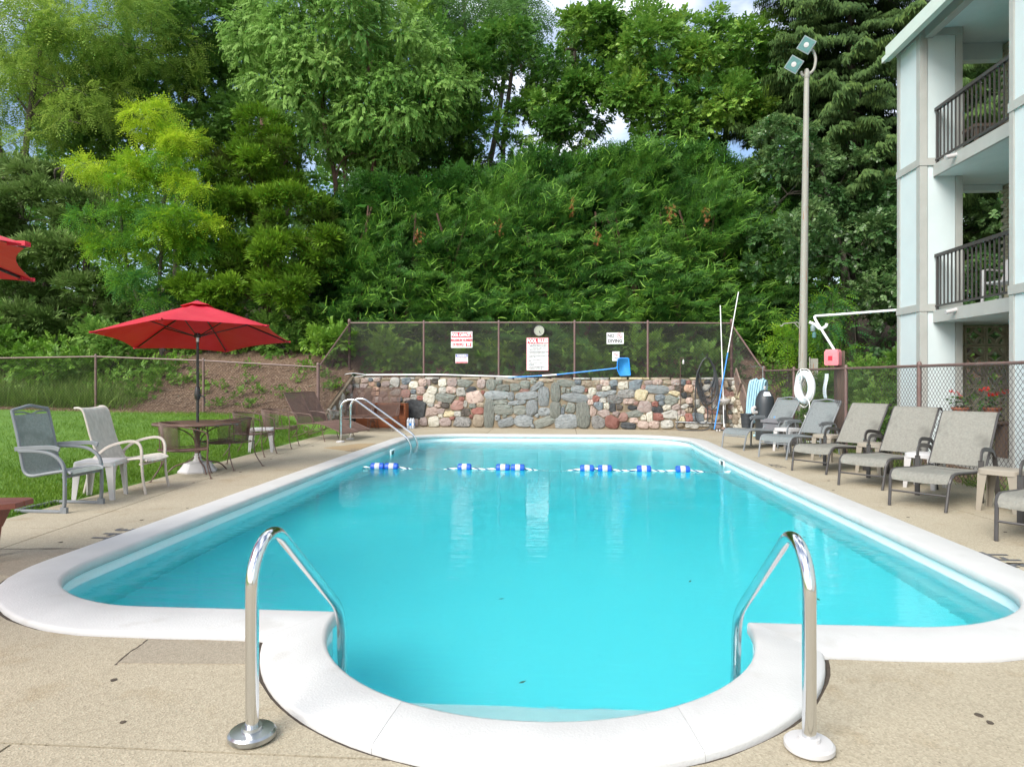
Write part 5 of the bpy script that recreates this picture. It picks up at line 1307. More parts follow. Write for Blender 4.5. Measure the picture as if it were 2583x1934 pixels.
t = sign('sign', 'white NO DIVING sign with a red barred diver symbol', 7.44, 2.47, .46, .31)
text('lettering', 'NO', .125, M['sign_black'], t, (-.115, FY, .065), bold=.004, sx=.95); text('lettering', 'DIVING', .125, M['sign_black'], t, (0, FY, -.075), bold=.004, sx=.93)
def nocircle(t, x, z, r):
    b = MB(); b.tube([(x + r * .92 * math.cos(a), FY, z + r * .92 * math.sin(a)) for a in lin(0, 2 * math.pi, 28)[:-1]], r * .09, 5, closed=True); b.box((x, FY, z), (r * 1.75, .002, r * .16), mat=Matrix.Rotation(R(45), 3, 'Y')); b.build('prohibition_mark', M['sign_red'], t, smooth=False)
b = MB(); b.box((.105, FY + .001, .085), (.09, .001, .012), mat=Matrix.Rotation(R(-40), 3, 'Y')); b.box((.13, FY + .001, .06), (.05, .001, .01), mat=Matrix.Rotation(R(10), 3, 'Y')); b.build('diver_mark', M['sign_black'], t, smooth=False)
nocircle(t, .115, .072, .072)
t = sign('sign', 'small white no smoking, no vaping sign below the no diving sign', 7.46, 1.98, .19, .26)
b = MB(); b.box((0, FY + .001, .045), (.07, .001, .012)); b.build('cigarette_mark', M['sign_black'], t, smooth=False); nocircle(t, 0, .045, .055)
text('lettering', 'NO SMOKING', .03, M['sign_black'], t, (0, FY, -.045), bold=.001, sx=.8); text('lettering', 'NO VAPING', .03, M['sign_black'], t, (0, FY, -.09), bold=.001, sx=.85)

# ================================================================== POOL CARE THINGS ON AND BY THE WALL
def at_wall(u, z, d=-.06): q = wp(u, d); return Vector((q.x, q.y, z))
t = thing('rescue_hook', 'long white shepherd crook pole lying along the wall top', 'rescue pole', at_wall(0, 1.42, .12), WANG)
b = MB(); b.tube([(.35, 0, .055), (2.5, 0, .06), (4.75, 0, -.005)], .019, 8); b.build('pole', M['conduit'], t)
b = MB(); b.tube(bez([(.36, 0, .055), (.22, -.06, .08), (.02, -.12, .10), (-.22, -.10, .07), (-.28, -.05, 0), (-.24, .0, -.05), (-.25, .05, -.10)], 5), .011, 6); b.tube(bez([(.36, 0, .055), (.2, .05, .02), (0, .1, 0), (-.2, .06, -.03), (-.25, .05, -.10)], 5), .011, 6); b.build('hook', M['conduit'], t)
t = thing('leaf_skimmer', 'bright blue leaf skimmer net propped on the wall top', 'skimmer net', at_wall(4.6, 1.40, .10), WANG)
b = MB(); b.tube([(-.1, 0, .0), (1.1, 0, .06), (2.88, 0, .25)], .017, 8); b.build('pole', M['pool_blue'], t)
b = MB(); b.tube([(.85, 0, .047), (1.25, 0, .075)], .022, 8); b.build('clamp', M['conduit'], t)
fr_ = [(2.90, -.02, .38), (2.92, -.02, .52), (3.2, -.02, .52), (3.24, -.02, .12), (3.25, -.02, .06), (2.97, -.02, .05), (2.90, -.02, .22)]
b = MB(); b.tube(fillet(fr_ + [fr_[0]], .04, 3), .016, 6); b.tube([(2.86, 0, .25), (2.91, -.02, .30)], .02, 6); b.build('frame', M['pool_blue'], t)
b = MB(); b.sheet([[(2.92 + .30 * i / 6 + .03 * (1 - j / 6), .02 + .13 * math.sin(math.pi * i / 6) * math.sin(math.pi * min(1, j / 6 * .9)), .07 + .44 * j / 6) for j in range(7)] for i in range(7)], .004); b.build('net', M['net'], t)
# coiled vacuum hose
t = thing('coiled_hose', 'black coiled hose hanging from a hook on the stone wall', 'hose', at_wall(9.82, 0, -.05), WANG)
hp = []
for k in range(7):
    w, lo = .20 + .012 * k, 1.0 - .075 * k + (.12 if k % 2 else 0); y = -.02 - .014 * k
    for a in lin(0, 2 * math.pi, 22)[:-1]:
        x = math.sin(a) * w * (1 - .28 * max(0, math.cos(a)) ** 2) + .03 * (k - 3) * max(0, -math.cos(a)); zc, hh = (1.92 + lo) / 2, (1.92 - lo) / 2
        hp.append((x, y - .03 * max(0, -math.cos(a)), zc + hh * math.cos(a) + random.uniform(-.01, .01)))
b = MB(); b.tube(hp, .0155, 8); b.build('coil', M['hose_black'], t)
b = MB(); b.tube(bez([(-.24, -.12, 1.6), (-.29, -.12, 1.2), (-.30, -.10, .6), (-.28, -.10, .30), (-.15, -.10, .19), (0, -.1, .24), (.02, -.1, .5), (-.03, -.1, .8), (-.12, -.1, 1.1), (-.2, -.1, 1.5)], 7), .0155, 8); b.build('loop', M['hose_black'], t)
b = MB(); b.tube(bez([(.12, -.1, 1.2), (.13, -.1, .6), (.12, -.12, .2), (-.05, -.16, .03), (-.5, -.2, .02), (-.72, -.16, .03), (-.78, -.1, .10), (-.74, -.07, .19)], 7), .0155, 8); b.build('tail', M['hose_black'], t)
b = MB(); b.tube([(0, .06, 1.95), (0, -.16, 1.93), (0, -.17, 2.03)], .012, 6); b.build('hook', M['black_metal'], t)
t = thing('water_pipe', 'thin steel water pipe with a tap along the foot of the wall', 'pipe', at_wall(9.02, .22, -.06), WANG)
b = MB(); b.tube([(0, 0, 0), (1.28, 0, -.03)], .016, 8); b.build('pipe', M['steel'], t)
b = MB(); b.tube([(.05, 0, -.02), (.05, 0, .22)], .008, 8); b.lathe([(.022, -.02), (.022, .02)], 10, (.05, 0, .0)); b.build('riser', M['steel'], t)
t = thing('shower_stake', 'thin dark upright rod with a small white sprinkler bottle on the wall', 'rod', at_wall(9.15, .45, -.06), WANG)
b = MB(); b.tube(fillet([(0, 0, 0), (0, 0, 1.47), (.07, -.02, 1.48), (.075, -.02, 1.42)], .02, 3), .009, 6); b.build('rod', M['iron'], t)
b = MB(); b.lathe([(.02, -.12), (.026, -.11), (.026, -.03), (.012, -.01), (.01, .01)], 10, (.075, -.02, 1.42)); b.build('bottle', M['white_plastic'], t)
# leaning poles
def pole_between(name, label, a, b_, m, m2=None, r=.016):
    a, b_ = Vector(a), Vector(b_); t = thing(name, label, 'pole', a, 0, 'poles leaning on the wall'); d = b_ - a
    b = MB(); b.tube([(0, 0, 0), d * .55], r, 8); b.build('lower_tube', m2 or m, t); b = MB(); b.tube([d * .54, d], r * .8, 8); b.build('upper_tube', m, t)
    return t
pole_between('vacuum_pole', 'upright white telescopic pole leaning on the fence beside the hose', (4.19, 17.80, .02), (4.20, 18.28, 3.32), M['conduit'])
t = pole_between('brush_pole', 'slanted blue and white telescopic pole leaning on the fence', (3.92, 17.72, .06), (4.68, 18.30, 3.68), M['conduit'], M['pool_blue'])
t = thing('pool_vacuum', 'flat wheeled pool vacuum head lying at the foot of the leaning poles', 'vacuum head', (4.14, 17.70, 0), R(-3))
b = MB(); b.box((0, 0, .045), (.40, .10, .03)); b.build('plate', M['tank'], t)
for x in (-.17, -.1, .1, .17):
    b = MB(); b.lathe([(.001, -.015), (.03, -.015), (.03, .015), (.001, .015)], 10, (x, -.055, .03), Matrix.Rotation(R(90), 3, 'Y')); b.build('wheel', M['white_plastic'], t)
b = MB(); b.lathe([(.05, .05), (.045, .09), (.02, .12), (.001, .12)], 10); b.build('swivel', M['plywood'], t)
# drinking fountain
q = at_wall(10.27, 0, -.24)
t = thing('drinking_fountain', 'small white basin drinking fountain on a pipe stand by the wall', 'drinking fountain', q, WANG)
b = MB(); b.lathe([(.02, .70), (.08, .72), (.125, .77), (.145, .80), (.15, .835), (.135, .835), (.11, .79), (.001, .77)], 20); b.build('basin', M['white_plastic'], t)
b = MB(); b.tube([(0, 0, 0), (0, 0, .22)], .022, 10); b.tube([(0, 0, .55), (0, 0, .72)], .02, 10); b.build('pipe', M['steel'], t)
b = MB(); b.tube([(0, 0, .20), (0, 0, .56)], .035, 10); b.build('sleeve', M['hose_black'], t)
b = MB(); b.tube(bez([(0, .06, .80), (0, .06, .89), (0, .03, .92), (0, -.01, .9)], 4), .012, 8); b.build('spout', M['chrome'], t)
# brown ribbed plastic sheets
t = thing('corrugated_sheet', 'brown ribbed plastic panel leaning down the right end of the stone wall', 'panel', (4.52, 17.20, .42), 0)
for k in range(3):
    b = MB(); rot = Matrix.Rotation(R(14), 3, 'Y') @ Matrix.Rotation(R(-38), 3, 'X')
    o_ = Vector((0, .62 - .52 * k, .86 - .42 * k))
    b.box(o_ + Vector((.03 * k, 0, 0)), (.035, .60, .44), mat=Matrix.Rotation(R(40), 3, 'X')); bo = b.build('panel_section', M['plywood'], t, smooth=False)
    b = MB()
    for s in (-1, 1):
        b.box(o_ + Vector((.03 * k - .019, 0, 0)) + Matrix.Rotation(R(40), 3, 'X') @ Vector((0, .18 * s, .10)), (.006, .10, .03), mat=Matrix.Rotation(R(40), 3, 'X'))
    b.build('slot', M['tank'], bo, smooth=False)
# blue hoses over the fence post
t = thing('blue_hose', 'bundle of pale blue ribbed pool hose hung beside the corner fence post', 'hose', (4.62, 16.45, 0))
for k in range(7):
    x0 = -.16 + .055 * k; r1 = random.uniform(-.02, .02)
    b = MB(); b.tube(bez([(x0 - .06 - .03 * (k % 3), -.02 * k, .32 + .05 * (k % 3)), (x0 - .05, -.03, .8), (x0, -.03 + r1, 1.22 + .02 * (k % 2)), (x0 + .05, -.01, 1.315 + .02 * (k % 3)), (x0 + .09, .04, 1.22), (x0 + .07, .06, .8), (x0 + .05, .06, .3)], 7), .028, 9); b.build('hose_length', M['hose_blue'], t)
b = MB(); b.tube(bez([(.02, -.3, .78), (-.10, -.42, .7), (-.14, -.5, .5), (-.04, -.55, .34), (.10, -.6, .26)], 7), .028, 9); b.build('hose_length', M['hose_blue'], t)
for k in range(3):
    b = MB(); b.tube(bez([(-.22 + .04 * k, -.55, .06 + .06 * k), (0, -.62, .06 + .055 * k), (.2, -.6, .12 + .05 * k)], 5), .028, 9); b.build('hose_length', M['hose_blue'], t)
b = MB(); b.tube(fillet([(.16, .02, .9), (.16, .02, 1.66), (-.12, -.02, 1.66)], .02, 3), .011, 8); b.build('hanger', M['steel'], t)
# filter tank
t = thing('filter_tank', 'dark grey domed pool filter tank in the fence corner', 'filter tank', (4.52, 15.42, 0))
b = MB(); b.lathe([(.14, 0), (.2, .02), (.2, .42), (.215, .44), (.225, .46), (.225, .50), (.205, .52), (.205, .80), (.19, .92), (.15, 1.03), (.10, 1.10), (.03, 1.125), (.001, 1.125)], 28); b.build('shell', M['tank'], t)
b = MB(); b.lathe([(.228, .46), (.235, .465), (.235, .495), (.228, .50)], 28); b.build('band', M['tank'], t)
b = MB(); b.lathe([(.018, 1.12), (.02, 1.15), (.03, 1.16), (.03, 1.20), (.001, 1.21)], 12); b.build('gauge', M['white_plastic'], t)
b = MB(); b.add([Vector((.165 * math.cos(a) * k, .165 * math.sin(a) * k, z)) for k, z in ((1.06, .99), (.74, 1.075)) for a in lin(R(-115), R(-55), 5)], [(i, i + 1, 7 + i, 6 + i) for i in range(5)]); b.build('sticker', M['paper'], t)
b = MB(); b.tube(bez([(-.2, -.08, .62), (-.28, -.12, .62), (-.30, -.12, .70), (-.24, -.1, .74)], 4), .04, 10); b.build('elbow', M['white_plastic'], t)
t = thing('bucket', 'black plastic bucket raised beside the blue hoses', 'bucket', (4.33, 16.15, .22))
b = MB(); b.lathe([(.001, 0), (.125, 0), (.15, .30), (.165, .30), (.165, .33), (.15, .33), (.14, .30), (.12, .02), (.001, .02)], 24); b.build('shell', M['tank'], t)
for z in (.1, .2):
    b = MB(); b.lathe([(.126 + .08 * z, z), (.136 + .08 * z, z + .008), (.128 + .08 * z, z + .016)], 24); b.build('ridge', M['tank'], t)
t = thing('support_block', 'concrete block holding up the black bucket', 'block', (4.33, 16.15, 0), R(12))
b = MB(); b.box((0, 0, .11), (.36, .19, .22)); b.build('block_body', M['breeze'], t, smooth=False)
t = thing('storage_tote', 'lidded grey plastic tote with a bright blue handle behind the far lounger', 'storage box', (4.50, 14.25, 0), R(30))
b = MB(); vs = []
for z, k in ((.03, .9), (.46, 1.0)): vs += [(-.30 * k, -.2 * k, z), (.30 * k, -.2 * k, z), (.30 * k, .2 * k, z), (-.30 * k, .2 * k, z)]
b.add(vs, [(0, 1, 5, 4), (1, 2, 6, 5), (2, 3, 7, 6), (3, 0, 4, 7), (3, 2, 1, 0), (4, 5, 6, 7)]); b.build('bin', M['tote'], t, smooth=False)
b = MB(); b.box((0, 0, .50), (.66, .46, .05)); b.box((0, 0, .535), (.56, .36, .025)); b.build('lid', M['tote'], t, smooth=False)
b = MB()
for k in range(8): b.box((-.26 + k * .075, -.195, .25), (.03, .02, .36))
b.build('rib', M['tote'], t, smooth=False)
b = MB(); b.tube(bez([(-.12, .05, .555), (-.1, .05, .585), (.1, .02, .585), (.12, .02, .555)], 4), .016, 8); b.build('handle', M['pool_blue'], t)
b = MB(); b.lathe([(.001, -.02), (.03, -.02), (.03, .02), (.001, .02)], 12, (-.27, -.2, .05), Matrix.Rotation(R(90), 3, 'X')); b.build('wheel', M['tank'], t)

# ================================================================== LIGHT POLE, EMERGENCY PHONE, LIFE RING
t = thing('light_pole', 'tall grey rust streaked pole with two square floodlights', 'light pole', (5.93, 17.0, -.05))
b = MB(); b.tube([(-.06, 0, 0), (.0, 0, 4.5), (.055, 0, 8.85)], .112, 14, scale=[1, .78, .52]); b.build('mast', M['pole'], t)
b = MB(); b.lathe([(.055, 8.78), (.07, 8.80), (.07, 8.95), (.045, 9.0), (.045, 9.02)], 12, (.055, 0, 0)); b.build('cap', M['pole'], t)
def flood(p, ang, tilt, arm):
    b = MB(); b.tube(bez(arm, 5), .033, 8); b.build('arm', M['pole'], t)
    m = Matrix.Rotation(R(ang), 3, 'Z') @ Matrix.Rotation(R(tilt), 3, 'X') @ Matrix.Rotation(R(38), 3, 'Y')
    p = Vector(p); b = MB(); s, k = .20, .13; s, k = .165, .11; vs = [p + m @ Vector(q) for q in ((-s, -.06, -s), (s, -.06, -s), (s, -.06, s), (-s, -.06, s), (-s, .0, -s), (s, .0, -s), (s, 0, s), (-s, 0, s), (-k, .16, -k), (k, .16, -k), (k, .16, k), (-k, .16, k))]
    b.add(vs, [(0, 1, 2, 3), (0, 4, 5, 1), (1, 5, 6, 2), (2, 6, 7, 3), (3, 7, 4, 0), (4, 8, 9, 5), (5, 9, 10, 6), (6, 10, 11, 7), (7, 11, 8, 4), (8, 11, 10, 9)]); fo = b.build('floodlight', M['lamp_body'], t, smooth=False)
    b = MB(); b.box((0, 0, 0), (.28, .008, .28)); b.v = [tuple(p + m @ (Vector(v) + Vector((0, -.063, 0)))) for v in b.v]; b.build('lens', M['lamp_glass'], fo, smooth=False)
    b = MB(); b.lathe([(.001, 0), (.05, .0), (.06, .006), (.001, .012)], 12); b.v = [tuple(p + m @ (Matrix.Rotation(R(90), 3, 'X') @ Vector(v) + Vector((0, -.066, 0)))) for v in b.v]; b.build('bulb', M['white_plastic'], fo)
flood((-.27, -.08, 9.10), -24, 12, [(.03, 0, 8.86), (-.05, -.02, 8.86), (-.10, -.04, 8.95)])
flood((.04, -.05, 9.58), -26, 12, [(.08, 0, 8.88), (.22, 0, 9.0), (.27, 0, 9.25), (.22, 0, 9.44), (.16, -.01, 9.50)])
b = MB(); b.tube(fillet([(-.13, -.06, 1.85), (-.13, -.06, 2.72), (-.16, -.06, 2.80), (-.52, -.06, 2.77), (-.56, -.06, 2.70), (-.60, -.06, 2.73)], .05, 4), .013, 6); b.tube([(-.26, -.06, 2.79), (-.13, -.06, 2.64)], .011, 6); b.build('bracket', M['pole'], t)
b = MB(); b.box((.20, -.08, 1.66), (.16, .1, .5)); b.box((.20, -.14, 1.55), (.07, .03, .12)); b.tube([(.1, -.08, 1.4), (.1, -.08, 1.95)], .014, 6); b.build('switch_box', M['pole'], t, smooth=False)
t = thing('utility_light', 'small grey junction box with a caged lamp on the light pole and conduit', 'outdoor lamp', (5.99, 16.82, 2.62))
b = MB(); b.lathe([(.05, -.05), (.055, .0), (.055, .08), (.04, .1), (.001, .1)], 12, (.08, 0, -.05)); b.build('box', M['lamp_body'], t)
b = MB(); b.lathe([(.045, -.26), (.05, -.24), (.045, -.14), (.02, -.12)], 10, (.10, -.03, 0)); b.build('lamp', M['lamp_glass'], t)
t = thing('utility_post', 'short weathered timber post behind the fence carrying the red box', 'post', (5.42, 13.62, 0))
b = MB(); b.box((0, 0, .96), (.15, .15, 1.92)); b.build('timber', M['post_wood'], t, smooth=False)
t = thing('emergency_phone', 'faded red emergency phone box on the timber post', 'phone box', (5.22, 13.42, 1.63), R(-38))
b = MB(); vs = []
for z, k in ((0, .92), (.03, 1), (.26, 1), (.31, .8)): vs += [(-.13 * k, -.10 * k, z), (.13 * k, -.10 * k, z), (.13 * k, .10, z), (-.13 * k, .10, z)]
b.add(vs, [(r * 4 + k, r * 4 + (k + 1) % 4, r * 4 + 4 + (k + 1) % 4, r * 4 + 4 + k) for r in range(3) for k in range(4)] + [(0, 1, 2, 3), (12, 13, 14, 15)]); b.build('housing', M['red_box'], t, ang=25)
b = MB(); b.box((-.02, -.101, .14), (.075, .012, .085)); b.build('recess', M['sign_red'], t, smooth=False)
b = MB(); b.box((0, -.102, .31 * .5), (.012, .01, .30)); b.v = [(x + .115, y, z) for x, y, z in b.v]; b.build('seam', M['red_box'], t, smooth=False)
t = thing('conduit_pipe', 'white conduit running from the red phone box to the building', 'pipe', (5.30, 13.55, 1.93))
b = MB(); b.tube(fillet([(0, 0, 0), (-.24, .3, .60), (-.27, .34, .70), (.1, .30, .72), (1.06, -.28, .75)], .09, 5), .024, 8); b.build('tube', M['conduit'], t)
b = MB(); b.tube(bez([(-.36, .34, .58), (-.25, .3, .52), (-.18, .26, .44), (-.08, .24, .48), (-.06, .22, .54)], 4), .03, 8); b.build('saddle', M['conduit'], t)
# life ring on the fence
t = thing('life_ring', 'white life ring with a rope hanging on the fence', 'life ring', (4.86, 13.9, 1.20), R(-82))
P = [(.265 * math.cos(a), 0, .265 * math.sin(a)) for a in lin(0, 2 * math.pi, 40)[:-1]]
b = MB(); b.tube(P, .075, 14, closed=True); b.build('ring', M['ring'], t)
P = []
for k in range(5): a0_, a1_ = R(90 + 72 * k), R(90 + 72 * (k + 1)); P += [((.36 - .0 + .035 * math.sin(math.pi * i / 8)) * math.cos(a0_ + (a1_ - a0_) * i / 8), -.02, (.36 + .035 * math.sin(math.pi * i / 8)) * math.sin(a0_ + (a1_ - a0_) * i / 8)) for i in range(8)]
b = MB(); b.tube(P, .009, 6, closed=True); b.build('grab_line', M['rope_white'], t)
b = MB(); b.tube(bez([(.0, -.09, .36), (.06, -.10, .15), (-.12, -.1, .05), (-.1, -.1, -.1), (.2, -.1, -.2), (.33, -.08, -.3), (.30, -.08, -.5), (.22, -.08, -.62), (.15, -.08, -.55)], 6), .009, 6); b.build('throw_line', M['rope_white'], t)
t = thing('notice_sheet', 'white printed notice sheet tied to the fence by the red phone box', 'notice', (4.955, 13.05, 1.47), R(-93))
b = MB(); b.sheet([[(-.10 + .03 * (1 - k / 5) * -1 + .2 * i / 3 * (1 - .12 * (5 - k) / 5) + .03 * (5 - k) / 5, -.012 - .02 * math.sin(k), -.46 + .46 * k / 5) for k in range(6)] for i in range(4)], .003); b.build('sheet', M['paper'], t)
for k in range(9):
    b = MB(); b.box((.0 + random.uniform(-.012, .012), -.045, -.07 - .04 * k), (random.uniform(.07, .12), .001, .007)); b.build('print_line', M['tote'], t, smooth=False)

# ================================================================== FOLIAGE
def leaf(base, tip, w, fold, nrm):
    base, tip, nrm = np.array(base, float), np.array(tip, float), np.array(nrm, float)
    d = tip - base; side = np.cross(nrm, d); side /= (np.linalg.norm(side) + 1e-9); mid = base + d * .45
    return [base, mid - side * w / 2 + nrm * fold, tip, mid + side * w / 2 + nrm * fold]
def template(kind, g):
    V, tv = [], []; SG = [g.choice([-1, 1])]
    def put(l, t): V.extend(l); tv.extend([t] * 4)
    u = lambda a, b: g.uniform(a, b)
    if kind == 'broad':                       # short twig, eight alternate leaves
        for k in range(8):
            x = .12 + .1 * k; s = 1 if k % 2 else -1; L = u(.30, .44)
            a = u(.6, 1.2); b = [x, 0, u(-.04, .04)]; tip = [x + L * math.cos(a), s * L * math.sin(a), u(-.22, .12)]
            put(leaf(b, tip, L * u(.5, .7), -.03, [u(-.25, .25), u(-.25, .25), 1]), u(-.12, .12))
    elif kind == 'droop':                     # hanging twig of narrow leaves
        for k in range(9):
            x = .1 + .1 * k; s = 1 if k % 2 else -1; L = u(.28, .42); z = -.10 * k * k * .05
            a = u(.4, 1.0); tip = [x + L * math.cos(a) * .7, s * L * math.sin(a) * .6, z - L * u(.5, 1.0)]
            put(leaf([x, 0, z], tip, L * u(.28, .42), -.02, [u(-.3, .3) + .5, u(-.4, .4), 1]), u(-.13, .13))
    elif kind == 'pinnate':                   # compound leaf, thirteen leaflets
        for k in range(13):
            x = .08 + .075 * k; s = 1 if k % 2 else -1; L = .26 * (1 - abs(k - 5) / 14); z = -.004 * k * k
            if k == 12: tip = [x + .2, 0, z - .05]
            else: tip = [x + L * .35, s * L, z - .05]
            put(leaf([x, 0, z], tip, .085, -.012, [0, 0, 1]), u(-.10, .10))
    elif kind == 'needle':                    # flat spray of yew shoots
        for s0, b0, L0 in ((0, 0, 1.0), (.55, .18, .62), (-.55, .25, .62), (.45, .48, .45), (-.45, .55, .42)):
            c, s = math.cos(s0), math.sin(s0); nn = max(2, int(L0 * 5))
            for k in range(nn):
                x0 = L0 * k / nn
                for sd in (-1, 1):
                    b = [b0 + x0 * c, x0 * s, -.05 * x0]; a = s0 + sd * .75; L = .17
                    put(leaf(b, [b[0] + L * math.cos(a), b[1] + L * math.sin(a), b[2] + u(-.03, .05)], .05, 0, [u(-.3, .3), u(-.3, .3), 1]), u(-.1, .1) + .12 * x0)
    elif kind == 'plume':                     # feathery juniper tuft
        for k in range(13):
            a = u(-.9, .9); e = u(-.35, .55); x0 = u(0, .55); L = u(.3, .5)
            b = [x0, .35 * x0 * math.sin(a * 2), .2 * x0 * e]
            put(leaf(b, [b[0] + L * math.cos(a) * math.cos(e), b[1] + L * math.sin(a), b[2] + L * math.sin(e)], u(.06, .11), 0, [u(-.6, .6), u(-.6, .6), 1]), u(-.12, .12) + .15 * x0)
    elif kind == 'hang':                      # spruce bough end with hanging shoots
        for k in range(8):
            x = .12 * k; L = u(.22, .5)
            for sd in (-1, 1):
                b = [x, sd * .04, 0]; tip = [x + .10, sd * u(.05, .22), -L * u(.5, 1)]
                put(leaf(b, tip, .085, 0, [1, u(-.5, .5), .3]), u(-.12, .12))
    elif kind == 'tip':                       # pale curved new shoot
        P = [np.array([t, .34 * t * t * SG[0], .10 * t - .22 * t * t]) for t in (0, .3, .6, .85, 1)]
        for i in range(4):
            a, b = P[i], P[i + 1]; w = .10 * (1 - .2 * i)
            V.extend([a + [0, -w / 2, 0], a + [0, w / 2, 0], b + [0, w / 2.4, .01], b + [0, -w / 2.4, .01]]); tv.extend([u(-.1, .1)] * 4)
    elif kind == 'blade':
        V.extend([[0, -.5, 0], [0, .5, 0], [.62, .34, .06], [.62, -.34, .06]]); V.extend([[.62, -.34, .06], [.62, .34, .06], [1, .03, .22], [1, -.03, .22]]); tv.extend([0] * 8)
    V = np.array(V); return V, np.arange(len(V)).reshape(-1, 4), np.array(tv)
TEMPL = {}
for kk in ('broad', 'droop', 'pinnate', 'needle', 'plume', 'hang', 'tip', 'blade'):
    TEMPL[kk] = [template(kk, np.random.default_rng(100 + i)) for i in range(6)]
def norm(a): return a / (np.linalg.norm(a, axis=-1, keepdims=True) + 1e-9)
def scatter(name, m, parent, kind, P, D, S, tint, up=(0, 0, 1), roll=.5, width=None, kind_tag=None):
    """sprays of one kind at points P along directions D"""
    P, D = np.asarray(P, float), norm(np.asarray(D, float)); N = len(P); S = np.broadcast_to(np.asarray(S, float), (N,))
    upv = np.broadcast_to(np.asarray(up, float), (N, 3)) + rng.normal(0, roll, (N, 3))
    Y = norm(np.cross(upv, D)); Z = np.cross(D, Y); Mx = np.stack([D, Y, Z], axis=2)
    which = rng.integers(0, 6, N); VV, FF, TT = [], [], []; off = 0
    for k in range(6):
        idx = np.nonzero(which == k)[0]
        if not len(idx): continue
        V, F, tv = TEMPL[kind][k]
        if width: V = V * np.array([1, width, 1])
        W = np.einsum('nij,kj->nki', Mx[idx], V) * S[idx][:, None, None] + P[idx][:, None, :]
        VV.append(W.reshape(-1, 3)); TT.append((tint[idx][:, None] + tv[None, :]).ravel())
        FF.append((F[None] + (off + np.arange(len(idx)) * len(V))[:, None, None]).reshape(-1, 4)); off += len(idx) * len(V)
    o_ = npmesh(name, np.concatenate(VV), np.concatenate(FF), m, parent, np.clip(np.concatenate(TT), 0, 1))
    if kind_tag: o_['kind'] = kind_tag
    return o_
LM = {
 'locust': leafmat('locust_leaf', [(.07, .17, .03), (.18, .32, .05), (.36, .49, .09)], .42, spec=.2),
 'bright': leafmat('bright_locust_leaf', [(.05, .19, .06), (.20, .40, .03), (.46, .60, .04)], .4, spec=.2),
 'mid': leafmat('broad_green_leaf', [(.06, .15, .03), (.12, .26, .045), (.21, .36, .065)], .35, spec=.25),
 'pale': leafmat('pale_drooping_leaf', [(.08, .20, .035), (.19, .36, .07), (.32, .50, .13)], .4, spec=.2),
 'walnut': leafmat('walnut_leaf', [(0.066, 0.169, 0.044), (0.131, 0.281, 0.070), (0.225, 0.375, 0.105)], .35),
 'dark': leafmat('dark_green_leaf', [(.045, .13, .03), (.095, .23, .035), (.21, .36, .05)], .32, rough=.42),
 'elm': leafmat('elm_leaf', [(.055, .15, .03), (.13, .28, .04), (.30, .46, .07)], .35, rough=.45),
 'yew': leafmat('yew_needles', [(.016, .058, .012), (.042, .135, .018), (.11, .25, .028)], .2, spec=.25),
 'tip': leafmat('new_yew_shoots', [(.10, .25, .03), (.18, .38, .04), (.32, .54, .075)], .3),
 'jun_grey': leafmat('grey_green_juniper', [(.07, .13, .03), (.13, .22, .055), (.23, .33, .10)], .2, spec=.2),
 'jun': leafmat('green_juniper', [(.075, .09, .022), (.115, .235, .02), (.21, .36, .025)], .22, spec=.2),
 'spruce': leafmat('spruce_needles', [(.03, .065, .02), (.07, .13, .035), (.14, .22, .05)], .2, rough=.7, spec=.15),
 'vine': leafmat('glossy_vine_leaf', [(.03, .085, .024), (.065, .15, .04), (.20, .31, .11)], .25, rough=.35, spec=.5),
 'weed': leafmat('weed_leaf', [(0.068, 0.158, 0.021), (0.120, 0.262, 0.028), (0.225, 0.390, 0.042)], .3),
 'grass': leafmat('lawn_grass', [(.075, .16, .012), (.115, .225, .016), (.18, .29, .03)], .3),
 'tall': leafmat('tall_grass', [(0.105, 0.195, 0.035), (0.180, 0.285, 0.056), (0.285, 0.375, 0.098)], .3),
 'rust': leafmat('rust_brown_foliage', [(0.250, 0.070, 0.020), (0.320, 0.100, 0.030), (0.380, 0.160, 0.060)], .2),
}
def limb(b, pts, r0, r1, n_=7):
    P = bez(pts, 5); k = len(P); b.tube(P, 1, n_, scale=[r0 + (r1 - r0) * i / (k - 1) for i in range(k)], caps=False)
